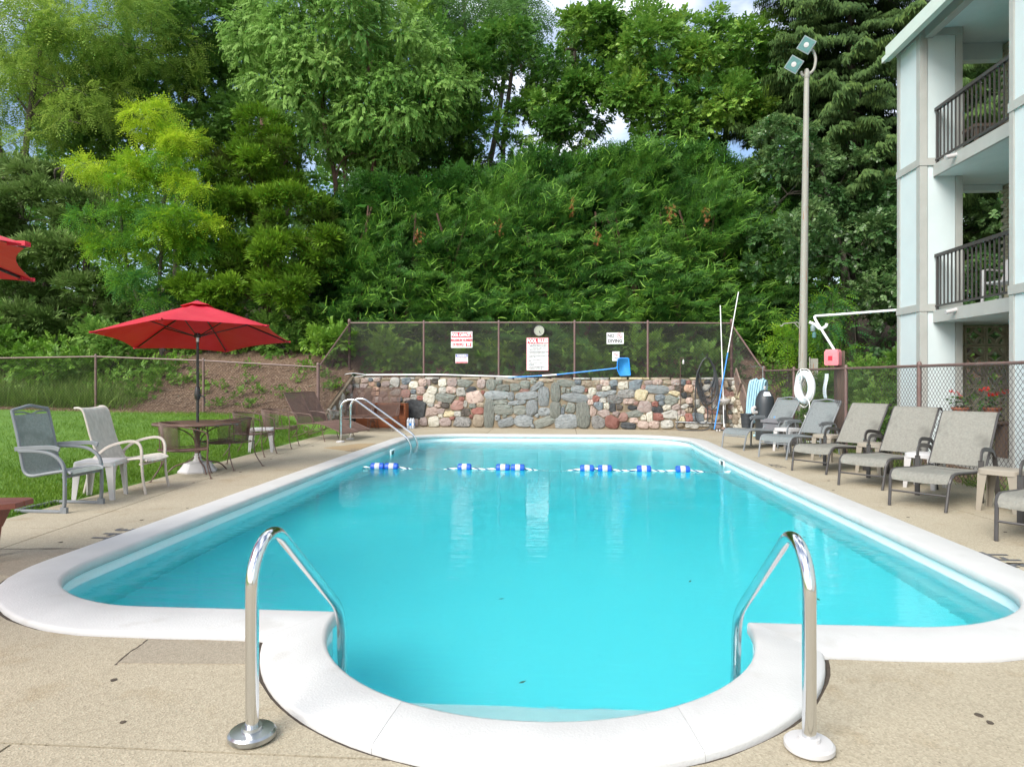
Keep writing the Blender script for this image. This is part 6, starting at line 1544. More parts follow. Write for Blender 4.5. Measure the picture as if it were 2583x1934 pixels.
def tree(name, label, cat, base, trunks, ells, kind, lm, nspray, size, bark='bark', tint=.5, grav=.25, flat=.8, group=None, ncl=9, rr=.45, second=None, r0=.16, tvar=.16, outw=1.0, open_=.75, zs=0, zm=6.5):
    """trunk(s) with limbs, and a crown of many leaf sprays gathered in clumps round the limb ends"""
    base = Vector(base); t = thing(name, label, cat, base, 0, group); tb = MB()
    for tr in trunks: limb(tb, [Vector(p) - base for p in tr], r0, r0 * .45, 9)
    allp = [Vector(p) for tr in trunks for p in tr[1:]]
    P, D, S, TI = [], [], [], []
    tot = sum(e[3] * e[5] for e in ells)
    for e in ells:
        c = np.array(e[:3]); rad = np.array(e[3:6])
        cv = Vector(c); a = min(allp, key=lambda p: (p - cv).length + max(0, p.z - cv.z) * 1.5)
        mid = a.lerp(cv, .5) + Vector((random.uniform(-.3, .3), random.uniform(-.3, .3), .15)); limb(tb, [a - base, mid - base, cv - base], r0 * .36, r0 * .10, 5)
        n_e = max(60, int(nspray * e[3] * e[5] / tot)); nc = max(5, int(ncl * (e[3] * e[5]) ** .5))
        dirs = norm(rng.normal(0, 1, (nc, 3)) + np.array([0, -.35, .25])); k = rng.uniform(.45, 1.0, (nc, 1)) ** .6
        cc = c + dirs * rad * k
        for q in cc[::2]:
            qv = Vector(q); limb(tb, [cv - base, (cv.lerp(qv, .6) + Vector((0, 0, .08))) - base, qv - base], r0 * .09, r0 * .03, 4)
        ci = rng.integers(0, nc, n_e); ctint = rng.normal(0, tvar, nc)
        dd = norm(rng.normal(0, 1, (n_e, 3)) + dirs[ci] * .6 + np.array([0, 0, .3]))
        crad = rr * rng.uniform(.7, 1.35, nc) * min(1.25, (rad.min() / 1.2) ** .5)
        p = cc[ci] + dd * (crad[ci] * rng.uniform(.25, 1.0, n_e) ** .5)[:, None] * np.array([1.15, 1.1, flat])
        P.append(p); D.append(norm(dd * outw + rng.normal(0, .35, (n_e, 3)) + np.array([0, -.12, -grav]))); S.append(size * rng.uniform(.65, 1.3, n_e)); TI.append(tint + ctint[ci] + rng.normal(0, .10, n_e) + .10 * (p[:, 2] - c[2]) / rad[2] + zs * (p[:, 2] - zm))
    tb.build('trunk', M[bark], t)
    P, D, S, TI = map(np.concatenate, (P, D, S, TI))
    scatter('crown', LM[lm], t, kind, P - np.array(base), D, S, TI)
    return t
CR = {
'locust_left':[(-20.2,24,14.1,2.5,2.4,1.8),(-17.4,24.5,14.8,2.2,2.4,1.7),(-22.5,24,12.3,2.0,2,2.0),(-18.3,23.5,12.1,1.9,1.8,1.1),(-15.9,25,14.1,1.6,2,1.4),(-22.6,25,16.0,2.6,2.5,1.6),(-19.8,23.5,10.1,1.0,1.0,0.6),(-17.6,23.5,10.7,1.1,1.2,0.6),(-20.5,23.5,12.2,0.8,1.0,0.6)],
'back_left':[(-16.3,28,15.8,2.7,2.5,2.1),(-17.5,27.5,13.4,2.1,2.2,1.5),(-15.2,29,17.1,2.4,2.5,1.8),(-17.1,30,18.3,3.3,2.5,1.2),(-19.3,28,13.2,1.7,2,1.4),(-16.4,27,11.4,2.2,2,1.1)],
'pale':[(-9.3,23,12.9,1.9,2.2,1.7),(-7.3,23,13.5,1.7,2.2,1.6),(-5.9,23.3,12.3,1.4,2.0,1.8),(-8.3,22.8,10.8,1.7,1.8,1.4),(-6.4,23,10.4,1.4,1.6,1.3),(-5.1,23.3,10.8,1.1,1.5,1.1),(-9.2,22.6,11.3,1.1,1.4,0.9),(-8.2,23.5,15.4,2.1,2.2,1.3),(-7.2,22.6,9.1,0.9,1.2,0.8),(-4.3,23.5,11.5,1.0,1.3,1.0),(-11.0,23,12.3,0.8,1.3,1.1)],
'walnut':[(-4.6,31,18.3,2.6,2.4,1.7),(-6.2,30,18.1,1.4,2,1.2),(-2.6,30.5,17.1,1.7,2,1.5),(-4.5,30,15.7,1.9,1.8,1.0),(-2.0,31,18.6,1.3,1.5,1.1)],
'mulberry':[(-3.8,27,13.1,2.0,2.2,1.5),(-1.8,27,13.6,1.9,2,1.5),(0.3,27,14.1,1.9,2.2,1.7),(-4.7,26.5,11.5,1.5,1.8,1.3),(-2.5,26.5,11.0,1.6,1.6,1.1),(-0.3,26.5,11.3,1.6,1.6,1.1),(1.2,26.5,12.0,1.5,1.6,1.3),(-5.9,26,10.0,1.4,1.4,0.9),(-3.0,26,9.8,1.4,1.2,0.7)],
'elm':[(2.7,26,13.4,1.8,2.2,1.4),(4.6,25.5,12.0,1.9,2,1.4),(6.7,26.5,13.6,1.6,2,1.2),(3.2,25.5,11.6,1.8,1.8,1.2),(5.9,25.3,11.1,1.6,1.7,1.0),(1.9,27,14.8,1.5,2,1.3),(5.7,27.5,14.5,1.9,2,0.9),(7.4,25.5,11.4,1.1,1.6,1.2),(4.1,25,10.3,1.9,1.4,0.7),(7.6,26,13.0,0.9,1.5,1.1)],
'vine':[(7.2,20.5,4.9,1.3,1.6,1.6),(8.6,20.5,4.9,1.3,1.6,1.6),(7.0,21.5,7.1,1.0,1.5,1.6),(8.6,22,7.2,1.2,1.5,1.4),(9.8,21.5,6.3,1.0,1.4,1.3),(8.3,19.8,3.0,1.4,1.4,1.1),(9.5,20,4.0,0.8,1.4,1.7),(7.0,22,8.6,0.8,1.3,1.1),(12.2,22,5.1,1.8,2,2.4),(13.3,23,8.4,1.9,2,2.4),(12.8,21,3.0,1.7,1.6,1.4)],
'juniper_left':[(-18.1,21.5,6.7,1.3,1.4,0.9),(-17.5,22,8.1,1.4,1.4,0.9),(-18.0,21,4.7,1.7,1.5,0.9),(-15.9,21,5.3,1.2,1.3,1.0),(-17.0,20.6,3.3,1.8,1.3,0.7),(-15.1,20.6,3.7,1.0,1.0,0.9),(-19.8,21.5,6.1,1.2,1.4,1.8),(-16.3,22,6.9,0.9,1.1,0.9)],
'locust_mid':[(-12.7,20,9.0,1.1,1.0,0.6),(-11.6,19.8,8.3,0.8,0.9,0.7),(-13.4,19.5,7.4,1.1,1.0,0.6),(-12.0,19.3,6.7,1.1,1.0,0.7),(-13.6,19.3,6.1,0.7,0.8,0.7),(-12.0,19.1,5.3,1.1,0.9,0.5),(-11.3,19.3,5.8,0.8,0.8,0.7),(-12.2,19.2,4.1,0.8,0.7,0.5),(-13.3,19.3,5.0,0.7,0.7,0.5),(-11.0,19.6,7.2,0.5,0.7,0.7)],
'juniper_mid':[(-10.0,21.5,9.4,0.7,1.0,0.7),(-10.2,21.2,8.0,1.2,1.1,0.7),(-9.0,21.4,8.5,0.9,1.0,0.7),(-9.8,21,6.6,1.4,1.3,0.7),(-8.6,21.2,6.9,0.9,1.1,0.7),(-10.8,20.6,5.2,1.3,1.1,0.6),(-9.0,20.6,5.1,1.4,1.3,0.7),(-9.7,20.3,3.8,1.7,1.2,0.6),(-8.2,20.5,4.1,0.8,1.0,0.7),(-11.1,20.3,3.9,0.8,0.9,0.6),(-7.9,21,5.5,0.7,1.0,0.9),(-10.7,21,7.0,0.9,1.0,0.6)],
}
CR.update({
'fill_a':[(-23.5,31,15.7,2.6,2.5,2.4),(-20.9,30,11.9,3.1,2.5,1.9),(-13.5,29,11.4,2.0,2.2,2.2),(-13.9,30,14.5,2.3,2.3,2.3)],
'fill_b':[(-8.2,29.5,11.4,2.4,2.2,1.6),(-9.6,30,14.4,2.3,2.2,1.9),(-6.4,29,14.9,2.0,2.2,2.0)],
'fill_c':[(10.0,28.5,10.7,2.2,2.4,2.2),(9.0,29,13.4,1.8,2.2,2.0),(11.8,28,8.8,2.1,2.2,1.7),(9.6,27.5,7.8,1.5,2,1.5)],
})
zt_of = lambda x, y: T(x, y)
def tr(*pts): return [tuple(p) for p in pts]
g = 'broadleaf trees on the bank'
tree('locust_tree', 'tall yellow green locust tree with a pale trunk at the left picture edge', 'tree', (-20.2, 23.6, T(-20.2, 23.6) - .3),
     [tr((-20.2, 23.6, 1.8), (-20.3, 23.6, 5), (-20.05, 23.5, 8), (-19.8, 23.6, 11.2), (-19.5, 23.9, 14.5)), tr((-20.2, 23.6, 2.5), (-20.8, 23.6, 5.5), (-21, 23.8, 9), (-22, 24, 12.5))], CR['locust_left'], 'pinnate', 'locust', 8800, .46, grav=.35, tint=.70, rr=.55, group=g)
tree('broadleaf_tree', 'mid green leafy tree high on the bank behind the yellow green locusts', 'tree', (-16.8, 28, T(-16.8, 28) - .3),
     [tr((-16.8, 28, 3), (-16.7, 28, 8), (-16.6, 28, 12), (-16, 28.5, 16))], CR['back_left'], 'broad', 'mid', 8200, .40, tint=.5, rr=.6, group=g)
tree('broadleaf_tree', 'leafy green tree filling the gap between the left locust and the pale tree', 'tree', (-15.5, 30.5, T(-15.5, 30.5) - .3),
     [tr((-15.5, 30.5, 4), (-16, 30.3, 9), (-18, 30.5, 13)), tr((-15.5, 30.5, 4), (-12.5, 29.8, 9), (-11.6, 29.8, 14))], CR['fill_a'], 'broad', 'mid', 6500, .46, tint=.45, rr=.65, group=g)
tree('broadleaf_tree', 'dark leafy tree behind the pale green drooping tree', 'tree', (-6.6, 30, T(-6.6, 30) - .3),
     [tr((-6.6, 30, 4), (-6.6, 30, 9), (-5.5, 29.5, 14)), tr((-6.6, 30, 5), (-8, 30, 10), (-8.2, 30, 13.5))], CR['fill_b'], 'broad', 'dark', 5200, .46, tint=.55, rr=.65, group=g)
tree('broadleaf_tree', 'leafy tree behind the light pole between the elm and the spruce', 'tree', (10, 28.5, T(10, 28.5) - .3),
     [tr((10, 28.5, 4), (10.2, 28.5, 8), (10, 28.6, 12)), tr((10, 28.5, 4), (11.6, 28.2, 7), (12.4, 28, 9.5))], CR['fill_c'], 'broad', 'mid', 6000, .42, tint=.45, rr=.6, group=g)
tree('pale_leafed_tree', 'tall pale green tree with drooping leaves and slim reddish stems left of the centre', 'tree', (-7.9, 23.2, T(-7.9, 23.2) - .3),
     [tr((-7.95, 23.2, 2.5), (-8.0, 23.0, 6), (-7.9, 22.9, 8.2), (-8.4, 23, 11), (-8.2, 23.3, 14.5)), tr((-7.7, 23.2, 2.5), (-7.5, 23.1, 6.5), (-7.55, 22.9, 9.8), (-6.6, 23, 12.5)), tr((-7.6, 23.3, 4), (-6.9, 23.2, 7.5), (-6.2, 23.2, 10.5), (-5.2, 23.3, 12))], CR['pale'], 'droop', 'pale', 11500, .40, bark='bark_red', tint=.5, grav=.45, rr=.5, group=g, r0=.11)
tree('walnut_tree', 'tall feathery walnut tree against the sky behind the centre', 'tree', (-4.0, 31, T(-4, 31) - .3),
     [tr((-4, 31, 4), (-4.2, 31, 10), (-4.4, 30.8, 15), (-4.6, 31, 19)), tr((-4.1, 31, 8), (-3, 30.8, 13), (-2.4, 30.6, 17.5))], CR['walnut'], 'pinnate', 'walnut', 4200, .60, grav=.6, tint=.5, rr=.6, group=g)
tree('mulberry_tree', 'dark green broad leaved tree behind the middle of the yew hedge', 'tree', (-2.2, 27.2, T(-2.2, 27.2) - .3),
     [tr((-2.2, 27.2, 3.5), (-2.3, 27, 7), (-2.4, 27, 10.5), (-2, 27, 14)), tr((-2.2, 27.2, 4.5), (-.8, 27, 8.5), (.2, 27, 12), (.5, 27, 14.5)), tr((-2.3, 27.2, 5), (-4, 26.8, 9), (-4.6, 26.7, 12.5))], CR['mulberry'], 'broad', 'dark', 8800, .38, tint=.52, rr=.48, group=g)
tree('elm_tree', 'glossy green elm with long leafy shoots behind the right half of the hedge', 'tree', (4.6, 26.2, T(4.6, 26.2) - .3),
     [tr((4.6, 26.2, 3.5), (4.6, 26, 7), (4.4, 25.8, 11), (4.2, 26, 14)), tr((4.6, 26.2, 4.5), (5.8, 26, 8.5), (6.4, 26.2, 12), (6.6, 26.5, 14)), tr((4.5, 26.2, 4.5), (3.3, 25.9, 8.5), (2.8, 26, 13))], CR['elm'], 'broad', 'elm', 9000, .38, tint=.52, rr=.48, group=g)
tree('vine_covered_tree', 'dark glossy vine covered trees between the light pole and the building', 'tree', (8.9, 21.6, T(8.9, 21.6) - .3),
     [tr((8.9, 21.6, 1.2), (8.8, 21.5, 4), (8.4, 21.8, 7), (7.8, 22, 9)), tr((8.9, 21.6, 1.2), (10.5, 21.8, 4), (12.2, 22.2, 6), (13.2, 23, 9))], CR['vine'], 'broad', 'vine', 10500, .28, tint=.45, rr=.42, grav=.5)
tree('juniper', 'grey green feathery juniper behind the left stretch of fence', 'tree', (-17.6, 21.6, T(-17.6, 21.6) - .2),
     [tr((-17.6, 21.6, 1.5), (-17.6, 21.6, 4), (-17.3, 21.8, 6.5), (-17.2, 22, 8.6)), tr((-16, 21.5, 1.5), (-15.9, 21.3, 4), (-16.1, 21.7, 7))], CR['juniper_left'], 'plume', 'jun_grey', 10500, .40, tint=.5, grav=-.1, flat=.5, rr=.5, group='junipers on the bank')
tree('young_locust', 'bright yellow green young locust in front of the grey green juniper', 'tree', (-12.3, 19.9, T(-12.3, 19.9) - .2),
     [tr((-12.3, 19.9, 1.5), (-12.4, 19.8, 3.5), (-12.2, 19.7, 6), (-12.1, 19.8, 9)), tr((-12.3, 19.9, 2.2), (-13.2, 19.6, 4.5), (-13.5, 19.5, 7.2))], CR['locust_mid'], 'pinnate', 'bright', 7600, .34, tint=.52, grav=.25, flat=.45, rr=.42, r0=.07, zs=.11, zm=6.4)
tree('juniper', 'tall conical green juniper with brown undersides beside the yew hedge', 'tree', (-9.6, 21.2, T(-9.6, 21.2) - .2),
     [tr((-9.6, 21.2, 1.5), (-9.6, 21.2, 4), (-9.7, 21.3, 7), (-9.9, 21.5, 10))], CR['juniper_mid'], 'plume', 'jun', 11500, .38, tint=.5, grav=-.12, flat=.42, rr=.46, bark='bark_red', group='junipers on the bank', ncl=11)
# --- spruce: whorls of drooping boughs
def spruce(label, base, h, spread, n_b, zmin):
    base = Vector(base); t = thing('spruce_tree', label, 'tree', base, 0, 'spruces on the right'); b = MB()
    limb(b, [(0, 0, 0), (.05, 0, h * .5), (0, 0, h)], .26, .04, 9); P, D, S, TI = [], [], [], []
    for k in range(n_b):
        f = (k + .5) / n_b; z = zmin + (h - zmin) * f; L = spread * (1 - f) ** .75 * random.uniform(.75, 1.15) + .25
        a = k * 2.399 + random.uniform(-.3, .3); dx, dy = math.cos(a), math.sin(a)
        pts = [(0, 0, z), (dx * L * .4, dy * L * .4, z - .06 * L), (dx * L * .8, dy * L * .8, z - .22 * L), (dx * L, dy * L, z - .16 * L)]
        limb(b, pts, .045, .012, 4); Q = bez(pts, 8)
        for i, q in enumerate(Q[4:]):
            w = .30 * L * (1 - i / len(Q) * .8)
            for j in range(9):
                s = random.uniform(-1, 1) * w
                P.append((q.x - dy * s, q.y + dx * s, q.z - abs(s) * .28 + random.uniform(-.08, .08))); sg = 1 if s > 0 else -1
                D.append((dx * .9 - dy * sg * .6, dy * .9 + dx * sg * .6, -.18)); S.append(random.uniform(.38, .72)); TI.append(.35 + .3 * i / len(Q) + random.gauss(0, .12))
    b.build('trunk', M['bark'], t); scatter('crown', LM['spruce'], t, 'hang', P, D, np.array(S), np.array(TI), roll=.25); return t
spruce('tall dark drooping spruce rising behind the light pole and the roof corner', (10.1, 24.5, T(10.1, 24.5) - .3), 19, 4.6, 120, 4.0)
spruce('second drooping spruce seen behind the balconies', (15.0, 24.5, T(15, 24.5) - .3), 15, 4.0, 70, 2.0)

# --- yew hedge
hx = [-8.6, -7.9, -6.7, -4.7, -3.9, -2.4, -.7, .1, 1.2, 2.8, 3.8, 4.9, 5.65, 7.0, 7.8]
hz_ = [5.8, 6.9, 7.7, 7.4, 7.8, 7.5, 8.5, 8.0, 8.3, 8.5, 8.3, 8.4, 7.6, 6.6, 5.2]
t = thing('yew_hedge', 'huge dark green yew hedge with pale new shoots behind the wall fence', 'hedge', (0, 22, T(0, 22)))
o0 = np.array(t.location)
def lump(x, z): return .85 * noise.noise(Vector((x * .42, z * .55, 2))) + .5 * noise.noise(Vector((x * 1.1, z * 1.25, 7))) + .14 * noise.noise(Vector((x * 2.6, z * 3, 1)))
def hedge_pts(n, deep=.55):
    x = rng.uniform(-8.4, 7.6, n); top = np.interp(x, hx, hz_) + np.array([.28 * noise.noise(Vector((q * 1.7, 0, 4))) for q in x])
    f = rng.uniform(0, 1, n) ** .92; lo = 2.0 + np.array([.25 * noise.noise(Vector((q * 1.3, 9, 4))) for q in x]); z = lo + (top - lo) * f
    y = 20.25 + 1.9 * f ** 2.2 + .9 * np.abs((x + .4) / 8) ** 3 + np.array([-lump(a, b_) for a, b_ in zip(x, z)]) - .35 * np.exp(-((f - .18) / .16) ** 2)
    y = y + rng.exponential(deep * .35, n)
    return x, y, z, f
nb = 1250                                  # each bough end is a plume of sprays
x, y, z, f = hedge_pts(nb, .5)
bt_ = np.array([.38 * noise.noise(Vector((a * .7, b_ * .8, 3))) for a, b_ in zip(x, z)]) + rng.normal(0, .12, nb)
bd_ = norm(np.stack([rng.normal(.55, .6, nb), -.5 + rng.normal(0, .2, nb), .12 + .75 * f ** 2.5 + rng.normal(0, .17, nb)], 1)); bl_ = rng.uniform(.55, 1.25, nb) * (1 + .35 * f)
NB = 15; ii = np.repeat(np.arange(nb), NB); k_ = np.tile(np.linspace(0, 1, NB), nb); N = nb * NB
side = norm(np.cross(bd_, np.array([0, 0, 1.0])))[ii]; upb = np.cross(side, bd_[ii]); sgn = rng.normal(0, 1, N)
P = np.stack([x, y, z], 1)[ii] + bd_[ii] * (bl_[ii] * (k_ - .35))[:, None] + side * (sgn * .17 * (1.15 - k_))[:, None] * bl_[ii][:, None] + np.array([0, 0, -.08]) * (k_ ** 2 * bl_[ii])[:, None] - upb * (np.abs(sgn) * .05)[:, None]
D = bd_[ii] + side * (sgn * .55)[:, None] + np.array([0, 0, -.06]) * k_[:, None] + rng.normal(0, .12, (N, 3))
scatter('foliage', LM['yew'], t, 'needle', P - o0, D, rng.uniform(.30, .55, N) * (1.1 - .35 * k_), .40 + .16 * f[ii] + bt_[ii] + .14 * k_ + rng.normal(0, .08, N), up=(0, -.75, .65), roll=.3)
tipP = np.stack([x, y, z], 1) + bd_ * (bl_ * .70)[:, None] + np.array([0, 0, -.07]) * bl_[:, None]
n_ = 8200                                   # top fringe and depth behind
x = rng.uniform(-8.2, 7.5, n_); top = np.interp(x, hx, hz_); d_ = rng.uniform(0, 2.6, n_); z = np.where(rng.uniform(0, 1, n_) < .45, top + .25 - .5 * rng.uniform(0, 1, n_) ** 2, top - rng.uniform(.2, 5.2, n_))
D = np.stack([rng.normal(.15, .5, n_), rng.normal(-.25, .4, n_), rng.uniform(.3, 1.1, n_)], 1)
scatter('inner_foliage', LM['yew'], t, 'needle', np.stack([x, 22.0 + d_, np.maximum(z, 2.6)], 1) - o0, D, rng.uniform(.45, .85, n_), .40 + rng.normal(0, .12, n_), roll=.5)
sel = rng.uniform(0, 1, nb) < (1.0 - .60 * f); ii = np.repeat(np.nonzero(sel)[0], 8); N = len(ii)
D = bd_[ii] + rng.normal(0, .55, (N, 3)) + np.array([.15, -.1, .10])
scatter('new_shoots', LM['tip'], t, 'tip', tipP[ii] + rng.normal(0, .13, (N, 3)) - o0, D, rng.uniform(.12, .32, N), .45 + rng.normal(0, .25, N), up=(0, -.6, .8), roll=.45)
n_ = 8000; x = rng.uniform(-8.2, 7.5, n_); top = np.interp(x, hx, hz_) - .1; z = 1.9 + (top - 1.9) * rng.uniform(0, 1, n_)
scatter('dark_backing', LM['yew'], t, 'broad', np.stack([x, rng.uniform(22.4, 24.6, n_), z], 1) - o0, rng.normal(0, 1, (n_, 3)), rng.uniform(.8, 1.3, n_), .3 + rng.normal(0, .1, n_), roll=1)  # dark-tinted leaf backing, added so no sky shows through the hedge
P = []
for px, pz in ((-1.9, 6.1), (4.25, 6.3), (1.05, 5.75), (3.2, 6.35), (-4.4, 5.9), (.3, 6.6)):
    for k in range(26): P.append((px + random.gauss(0, .05), 20.1 + random.uniform(-.15, .15) + .02 * k, pz + random.uniform(-.35, .2)))
P = np.array(P); scatter('dead_sprigs', LM['rust'], t, 'needle', P - o0, np.tile([.1, -.4, -.8], (len(P), 1)) + rng.normal(0, .25, (len(P), 3)), rng.uniform(.08, .16, len(P)), .5 + rng.normal(0, .2, len(P)))
b = MB()
for px in lin(-7.2, 6.8, 9):
    zb = T(px, 22.3); q = Vector((px + random.uniform(-.4, .4), 22.3, zb - .2)) - Vector(t.location)
    for k in range(3): limb(b, [q, q + Vector((random.uniform(-.5, .5), -.3, 2.0)), q + Vector((random.uniform(-1.1, 1.1), random.uniform(-1.2, .2), 4.6))], .09, .03, 6)
b.build('stems', M['bark_red'], t)

# --- undergrowth, shrubs, weeds, grass
def shrub(name, label, c, r, n_, kind, lm, size, cat='shrub', group=None, tint=.5, grav=.15):
    c = np.array(c, float); t = thing(name, label, cat, (c[0], c[1], T(c[0], c[1]) if c[2] is None or np.isnan(c[2]) else c[2]), 0, group); z0 = t.location.z
    nb = 9; b = MB(); P, D = [], []
    cl = norm(rng.normal(0, 1, (nb, 3)) + [0, -.2, .5]) * np.array(r) * rng.uniform(.4, .85, (nb, 1)) + [0, 0, r[2] * .75]
    for q in cl: limb(b, [(q[0] * .1, q[1] * .1, -.05), (q[0] * .6, q[1] * .6, q[2] * .6), tuple(q)], .018, .006, 4)
    ci = rng.integers(0, nb, n_); dd = norm(rng.normal(0, 1, (n_, 3)) + [0, 0, .25]); p = cl[ci] + dd * (np.array(r).mean() * .42 * rng.uniform(.2, 1, n_) ** .5)[:, None]; p[:, 2] = np.maximum(p[:, 2], .03)
    b.build('stems', M['bark'], t)
    scatter('foliage', LM[lm], t, kind, p, dd + np.array([0, -.15, -grav]), size * rng.uniform(.6, 1.3, n_), tint + rng.normal(0, .12, nb)[ci] + rng.normal(0, .1, n_)); return t
nan = float('nan')
g = 'shrubs behind the wall fence'
shrub('wild_shrub', 'leafy green shrub behind the first fence panel over the wall', (-4.9, 19.75, nan), (1.0, .5, .62), 420, 'broad', 'weed', .26, group=g)
shrub('wild_shrub', 'low leafy shrub behind the fence below the pool capacity sign', (-3.0, 19.6, nan), (.9, .5, .42), 300, 'broad', 'mid', .24, group=g, tint=.7)
shrub('wild_shrub', 'light green sapling leaves right of the warning sign', (-1.9, 19.5, nan), (.5, .4, .5), 150, 'broad', 'weed', .25, group=g, tint=.7)
shrub('wild_shrub', 'shrub behind the fence to the right of the pool rules sign', (.35, 19.6, nan), (.7, .4, .45), 220, 'broad', 'mid', .26, group=g, tint=.75)
shrub('wild_shrub', 'bright leafy shrub behind the fence right of the no diving sign', (2.35, 19.4, nan), (.65, .4, .72), 300, 'broad', 'weed', .24, group=g, tint=.65)
shrub('wild_shrub', 'low shrub behind the fence left of the no diving sign', (1.2, 19.5, nan), (.7, .4, .4), 240, 'broad', 'weed', .22, group=g)
shrub('wild_shrub', 'dark leafy shrub behind the fence above the coiled hose', (4.0, 19.2, nan), (.7, .4, .6), 260, 'broad', 'mid', .24, group=g, tint=.6)
g = 'shrubs behind the left fence'
shrub('wild_shrub', 'light green leafy shrub behind the sloping left fence panel', (-6.9, 19.5, nan), (.9, .6, .75), 420, 'broad', 'weed', .26, group=g, tint=.6)
shrub('wild_shrub', 'leafy shrub under the juniper, right of the red umbrella canopy', (-8.5, 20.5, nan), (1.2, .7, .9), 520, 'broad', 'mid', .27, group=g, tint=.75)
shrub('wild_shrub', 'dense green shrub behind the red umbrella canopy', (-10.9, 20.4, nan), (1.4, .7, .95), 560, 'broad', 'mid', .27, group=g, tint=.6)
shrub('wild_shrub', 'leafy shrub at the top of the weedy bank left of the mulch', (-13.4, 18.9, nan), (1.3, .8, .8), 520, 'broad', 'mid', .26, group=g, tint=.7)
shrub('wild_shrub', 'broad leafy weeds mound beyond the left fence post', (-14.6, 18.0, nan), (1.4, .8, .7), 560, 'broad', 'weed', .25, group=g, tint=.5)
shrub('wild_shrub', 'weedy shrub at the left picture edge behind the fence', (-16.8, 18.2, nan), (1.6, .9, .9), 620, 'broad', 'weed', .25, group=g, tint=.45)
g = 'shrubs behind the right fence'
shrub('locust_sapling', 'bright green locust sapling behind the sloping right fence panel', (6.0, 18.4, nan), (.9, .5, 1.15), 420, 'pinnate', 'bright', .36, 'sapling', tint=.45, grav=.3)
shrub('locust_sapling', 'green locust sapling hanging behind the white conduit', (6.9, 18.0, nan), (.7, .5, 1.75), 300, 'pinnate', 'bright', .36, 'sapling', tint=.3, grav=.4)
shrub('low_shrub', 'clipped dark green shrub behind the filter tank', (6.0, 15.9, nan), (.9, .6, .75), 620, 'needle', 'yew', .28, group=g, tint=.75)
shrub('low_shrub', 'rounded green shrub behind the life ring', (6.3, 14.3, nan), (.9, .6, .60), 560, 'broad', 'mid', .15, group=g, tint=.7)
shrub('low_shrub', 'dark green shrub right of the timber post behind the fence', (6.35, 12.9, nan) if False else (7.0, 15.0, nan), (1.1, .7, .9), 620, 'broad', 'mid', .17, group=g, tint=.5)
shrub('low_shrub', 'bushy green shrub at the foot of the vine covered trees', (8.0, 17.4, nan), (1.3, .9, 1.0), 620, 'broad', 'mid', .22, group=g, tint=.6)
for k, (x, y) in enumerate(((-7.3, 17.2), (-7.9, 17.6), (-9.7, 17.3), (-10.6, 17.9), (-11.4, 17.4), (-8.6, 18.3), (-6.6, 17.3), (-10.0, 18.5))):
    pass
# little weeds on the mulch, sticks, tall grass: nobody would count them
def terrain_pts(x, y, dz=0): return np.array([[a, b_, T(a, b_) + dz] for a, b_ in zip(x, y)])
n_ = 900; cx_, cy_ = rng.uniform(-12, -6.3, 26), rng.uniform(16.8, 19.3, 26); ci = rng.integers(0, 26, n_)
P = terrain_pts(cx_[ci] + rng.normal(0, .13, n_), cy_[ci] + rng.normal(0, .10, n_), .03); P[:, 2] += rng.uniform(0, .16, n_)
o_ = scatter('weeds', LM['weed'], None, 'broad', P, rng.normal(0, .7, (n_, 3)) + [0, -.2, .6], rng.uniform(.08, .17, n_), .55 + rng.normal(0, .15, n_)); tag(o_, 'small bright green weeds sprouting on the brown mulch bank', 'weeds', kind='stuff')
n_ = 9000; x = rng.uniform(-19, -10.9, n_); y = 16.62 + rng.exponential(.55, n_); keep = rng.uniform(0, 1, n_) < np.clip((-11.0 - x) / 1.2, 0, 1); x, y = x[keep], y[keep]; n_ = len(x)
o_ = scatter('tall_grass', LM['tall'], None, 'blade', terrain_pts(x, y), rng.normal(0, .35, (n_, 3)) + [.25, -.1, .8], rng.uniform(.3, .62, n_), .45 + rng.normal(0, .2, n_), width=.022, roll=1.5); tag(o_, 'tall unmown grass on the bank beyond the left fence', 'tall grass', kind='stuff')
n_ = 2600; x = rng.uniform(-20, -6.4, n_); y = rng.uniform(18.6, 21.5, n_); keep = (y > 20.1) | (x < -12.4); x, y = x[keep], y[keep]; n_ = len(x); P = terrain_pts(x, y, .05); P[:, 2] += rng.exponential(.16, n_)
o_ = scatter('undergrowth', LM['mid'], None, 'broad', P, rng.normal(0, .7, (n_, 3)) + [0, -.4, .45], rng.uniform(.18, .34, n_), .6 + rng.normal(0, .18, n_)); tag(o_, 'leafy undergrowth along the top of the left bank', 'undergrowth', kind='stuff')
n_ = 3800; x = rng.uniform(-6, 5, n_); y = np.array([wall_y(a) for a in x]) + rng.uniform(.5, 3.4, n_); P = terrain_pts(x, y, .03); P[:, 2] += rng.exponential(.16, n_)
o_ = scatter('undergrowth', LM['dark'], None, 'broad', P, rng.normal(0, .7, (n_, 3)) + [0, -.4, .5], rng.uniform(.14, .28, n_), .22 + rng.normal(0, .15, n_)); tag(o_, 'leafy undergrowth coloured dark for the shade behind the wall fence', 'undergrowth', kind='stuff')  # dark leaf tint stands in for the shade under the hedge
n_ = 2600; x = rng.uniform(5.5, 14, n_); y = rng.uniform(13.6, 20, n_); P = terrain_pts(x, y, .02); P[:, 2] += rng.exponential(.15, n_)
o_ = scatter('undergrowth', LM['mid'], None, 'broad', P, rng.normal(0, .7, (n_, 3)) + [-.2, -.4, .5], rng.uniform(.15, .3, n_), .5 + rng.normal(0, .18, n_)); tag(o_, 'leafy undergrowth behind the right fence and the light pole', 'undergrowth', kind='stuff')
b = MB()
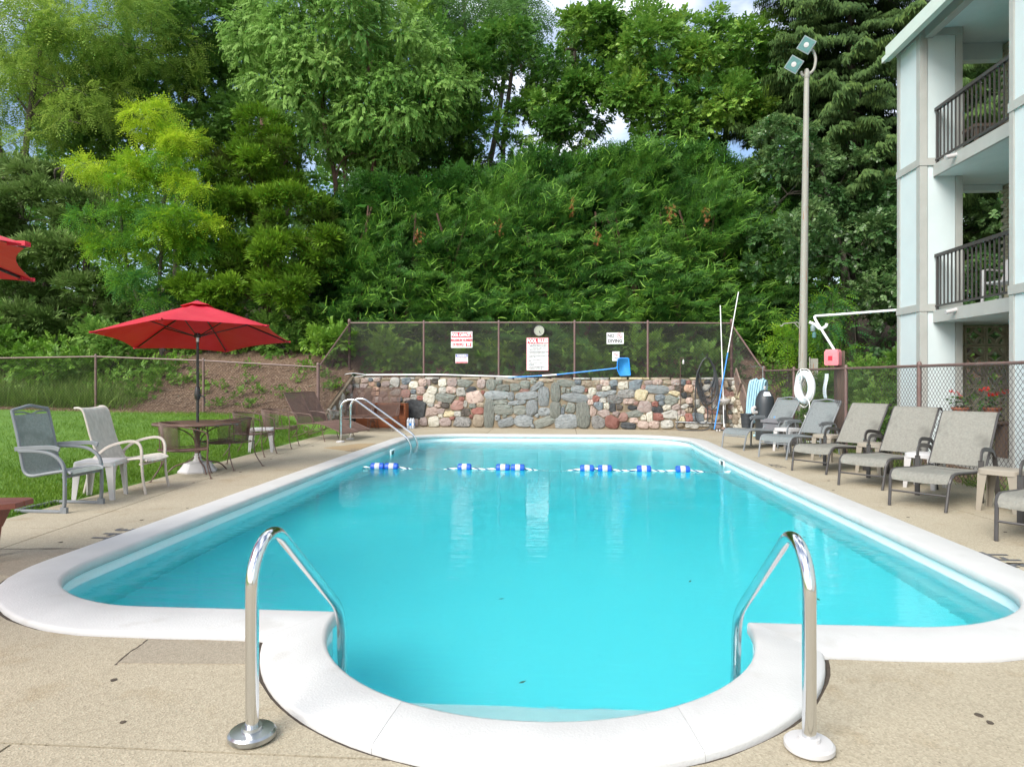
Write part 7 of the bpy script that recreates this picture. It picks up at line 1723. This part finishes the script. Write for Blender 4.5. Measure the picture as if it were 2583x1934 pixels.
for k in range(420):
    x, y = random.uniform(-12.5, -6.3), random.uniform(16.7, 19.6); L_ = random.uniform(.05, .32); a = random.uniform(0, 3.14); p = Vector((x, y, T(x, y) + .015)); q = p + Vector((L_ * math.cos(a), L_ * math.sin(a) * .6, 0)); q.z = T(q.x, q.y) + random.uniform(.01, .05)
    b.tube([p, (p + q) / 2 + Vector((0, 0, .01)), q], random.uniform(.004, .011), 4)
tag(b.build('mulch_sticks', M['stick'], None, smooth=False), 'scattered dry sticks and bark shreds on the mulch bank', 'sticks', kind='stuff')
n_ = 2600; x = rng.uniform(-19.5, -11.0, n_); y = rng.uniform(16.9, 19.2, n_); keep = (y > 17.3 - .25 * (x + 11)) | (rng.uniform(0, 1, n_) < .35); x, y = x[keep], y[keep]; n_ = len(x); P = terrain_pts(x, y, .03); P[:, 2] += rng.exponential(.16, n_)
o_ = scatter('undergrowth', LM['weed'], None, 'broad', P, rng.normal(0, .7, (n_, 3)) + [0, -.4, .45], rng.uniform(.14, .27, n_), .5 + rng.normal(0, .18, n_)); tag(o_, 'lush leafy weeds on the bank left of the mulch', 'undergrowth', kind='stuff')
n_ = 3400; x = rng.uniform(-21, -7.5, n_); y = rng.uniform(20.2, 24.5, n_); P = terrain_pts(x, y, .05); P[:, 2] += rng.exponential(.35, n_)
o_ = scatter('undergrowth', LM['mid'], None, 'broad', P, rng.normal(0, .7, (n_, 3)) + [0, -.4, .45], rng.uniform(.26, .46, n_), .5 + rng.normal(0, .18, n_)); tag(o_, 'shaded undergrowth between the trunks on the upper left bank', 'undergrowth', kind='stuff')
# lawn blades
n_ = 120000; x = -5.52 - rng.exponential(2.6, n_); y = rng.uniform(3.2, 16.45, n_); keep = (x > -15) & (x < -5.50 - .034 * (y - 4) + rng.normal(0, .02, n_)) & (-x < 5.2 + (y - 3) * .75); x, y = x[keep], y[keep]; n_ = len(x)
P = terrain_pts(x, y); ht = rng.uniform(.035, .075, n_) * (1 + .35 * np.array([noise.noise(Vector((a * 1.5, b_ * 1.5, 0))) for a, b_ in zip(x, y)]))
o_ = scatter('grass', LM['grass'], None, 'blade', P, rng.normal(0, .45, (n_, 3)) + [.1, -.1, .9], ht, .5 + rng.normal(0, .17, n_) + np.array([.45 * noise.noise(Vector((a * .7, b_ * .7, 5))) for a, b_ in zip(x, y)]), width=.11, roll=2); tag(o_, 'short green grass blades of the lawn by the pool deck', 'grass', kind='stuff')
n_ = 2600; y = rng.uniform(3.5, 16.2, n_); xr = np.interp(y, [5.6, 7.9, 10.17, 12.4, 14.75, 16.6], [5.37, 5.27, 5.17, 5.05, 4.93, 4.84]); x = xr + rng.normal(.12, .09, n_)
keep = np.array([noise.noise(Vector((0, b_ * 1.3, 2))) > -.05 for b_ in y]); x, y = x[keep], y[keep]; n_ = len(x)
o_ = scatter('weeds', LM['tall'], None, 'blade', np.stack([x, y, np.zeros(n_)], 1), rng.normal(0, .5, (n_, 3)) + [-.15, 0, .8], rng.uniform(.1, .3, n_), .55 + rng.normal(0, .2, n_), width=.05, roll=2); tag(o_, 'grassy weeds growing along the foot of the right fence', 'weeds', kind='stuff')
# far wood closing the view behind the trees
n_ = 9000; x = rng.uniform(-42, 42, n_); y = rng.uniform(36, 46, n_); zt2 = 13.2 + 2.2 * np.array([noise.noise(Vector((a * .12, 3, 0))) for a in x]) + np.clip((-x - 8) * .06, 0, 2); z = 3.5 + (zt2 - 3.5) * rng.uniform(0, 1, n_)
o_ = scatter('far_woodland', LM['dark'], None, 'broad', np.stack([x, y, z], 1), rng.normal(0, .6, (n_, 3)) + [0, -.6, .3], rng.uniform(.8, 1.5, n_), .5 + rng.normal(0, .2, n_)); tag(o_, 'dark far off woodland seen through gaps between the trees', 'woodland', kind='stuff')
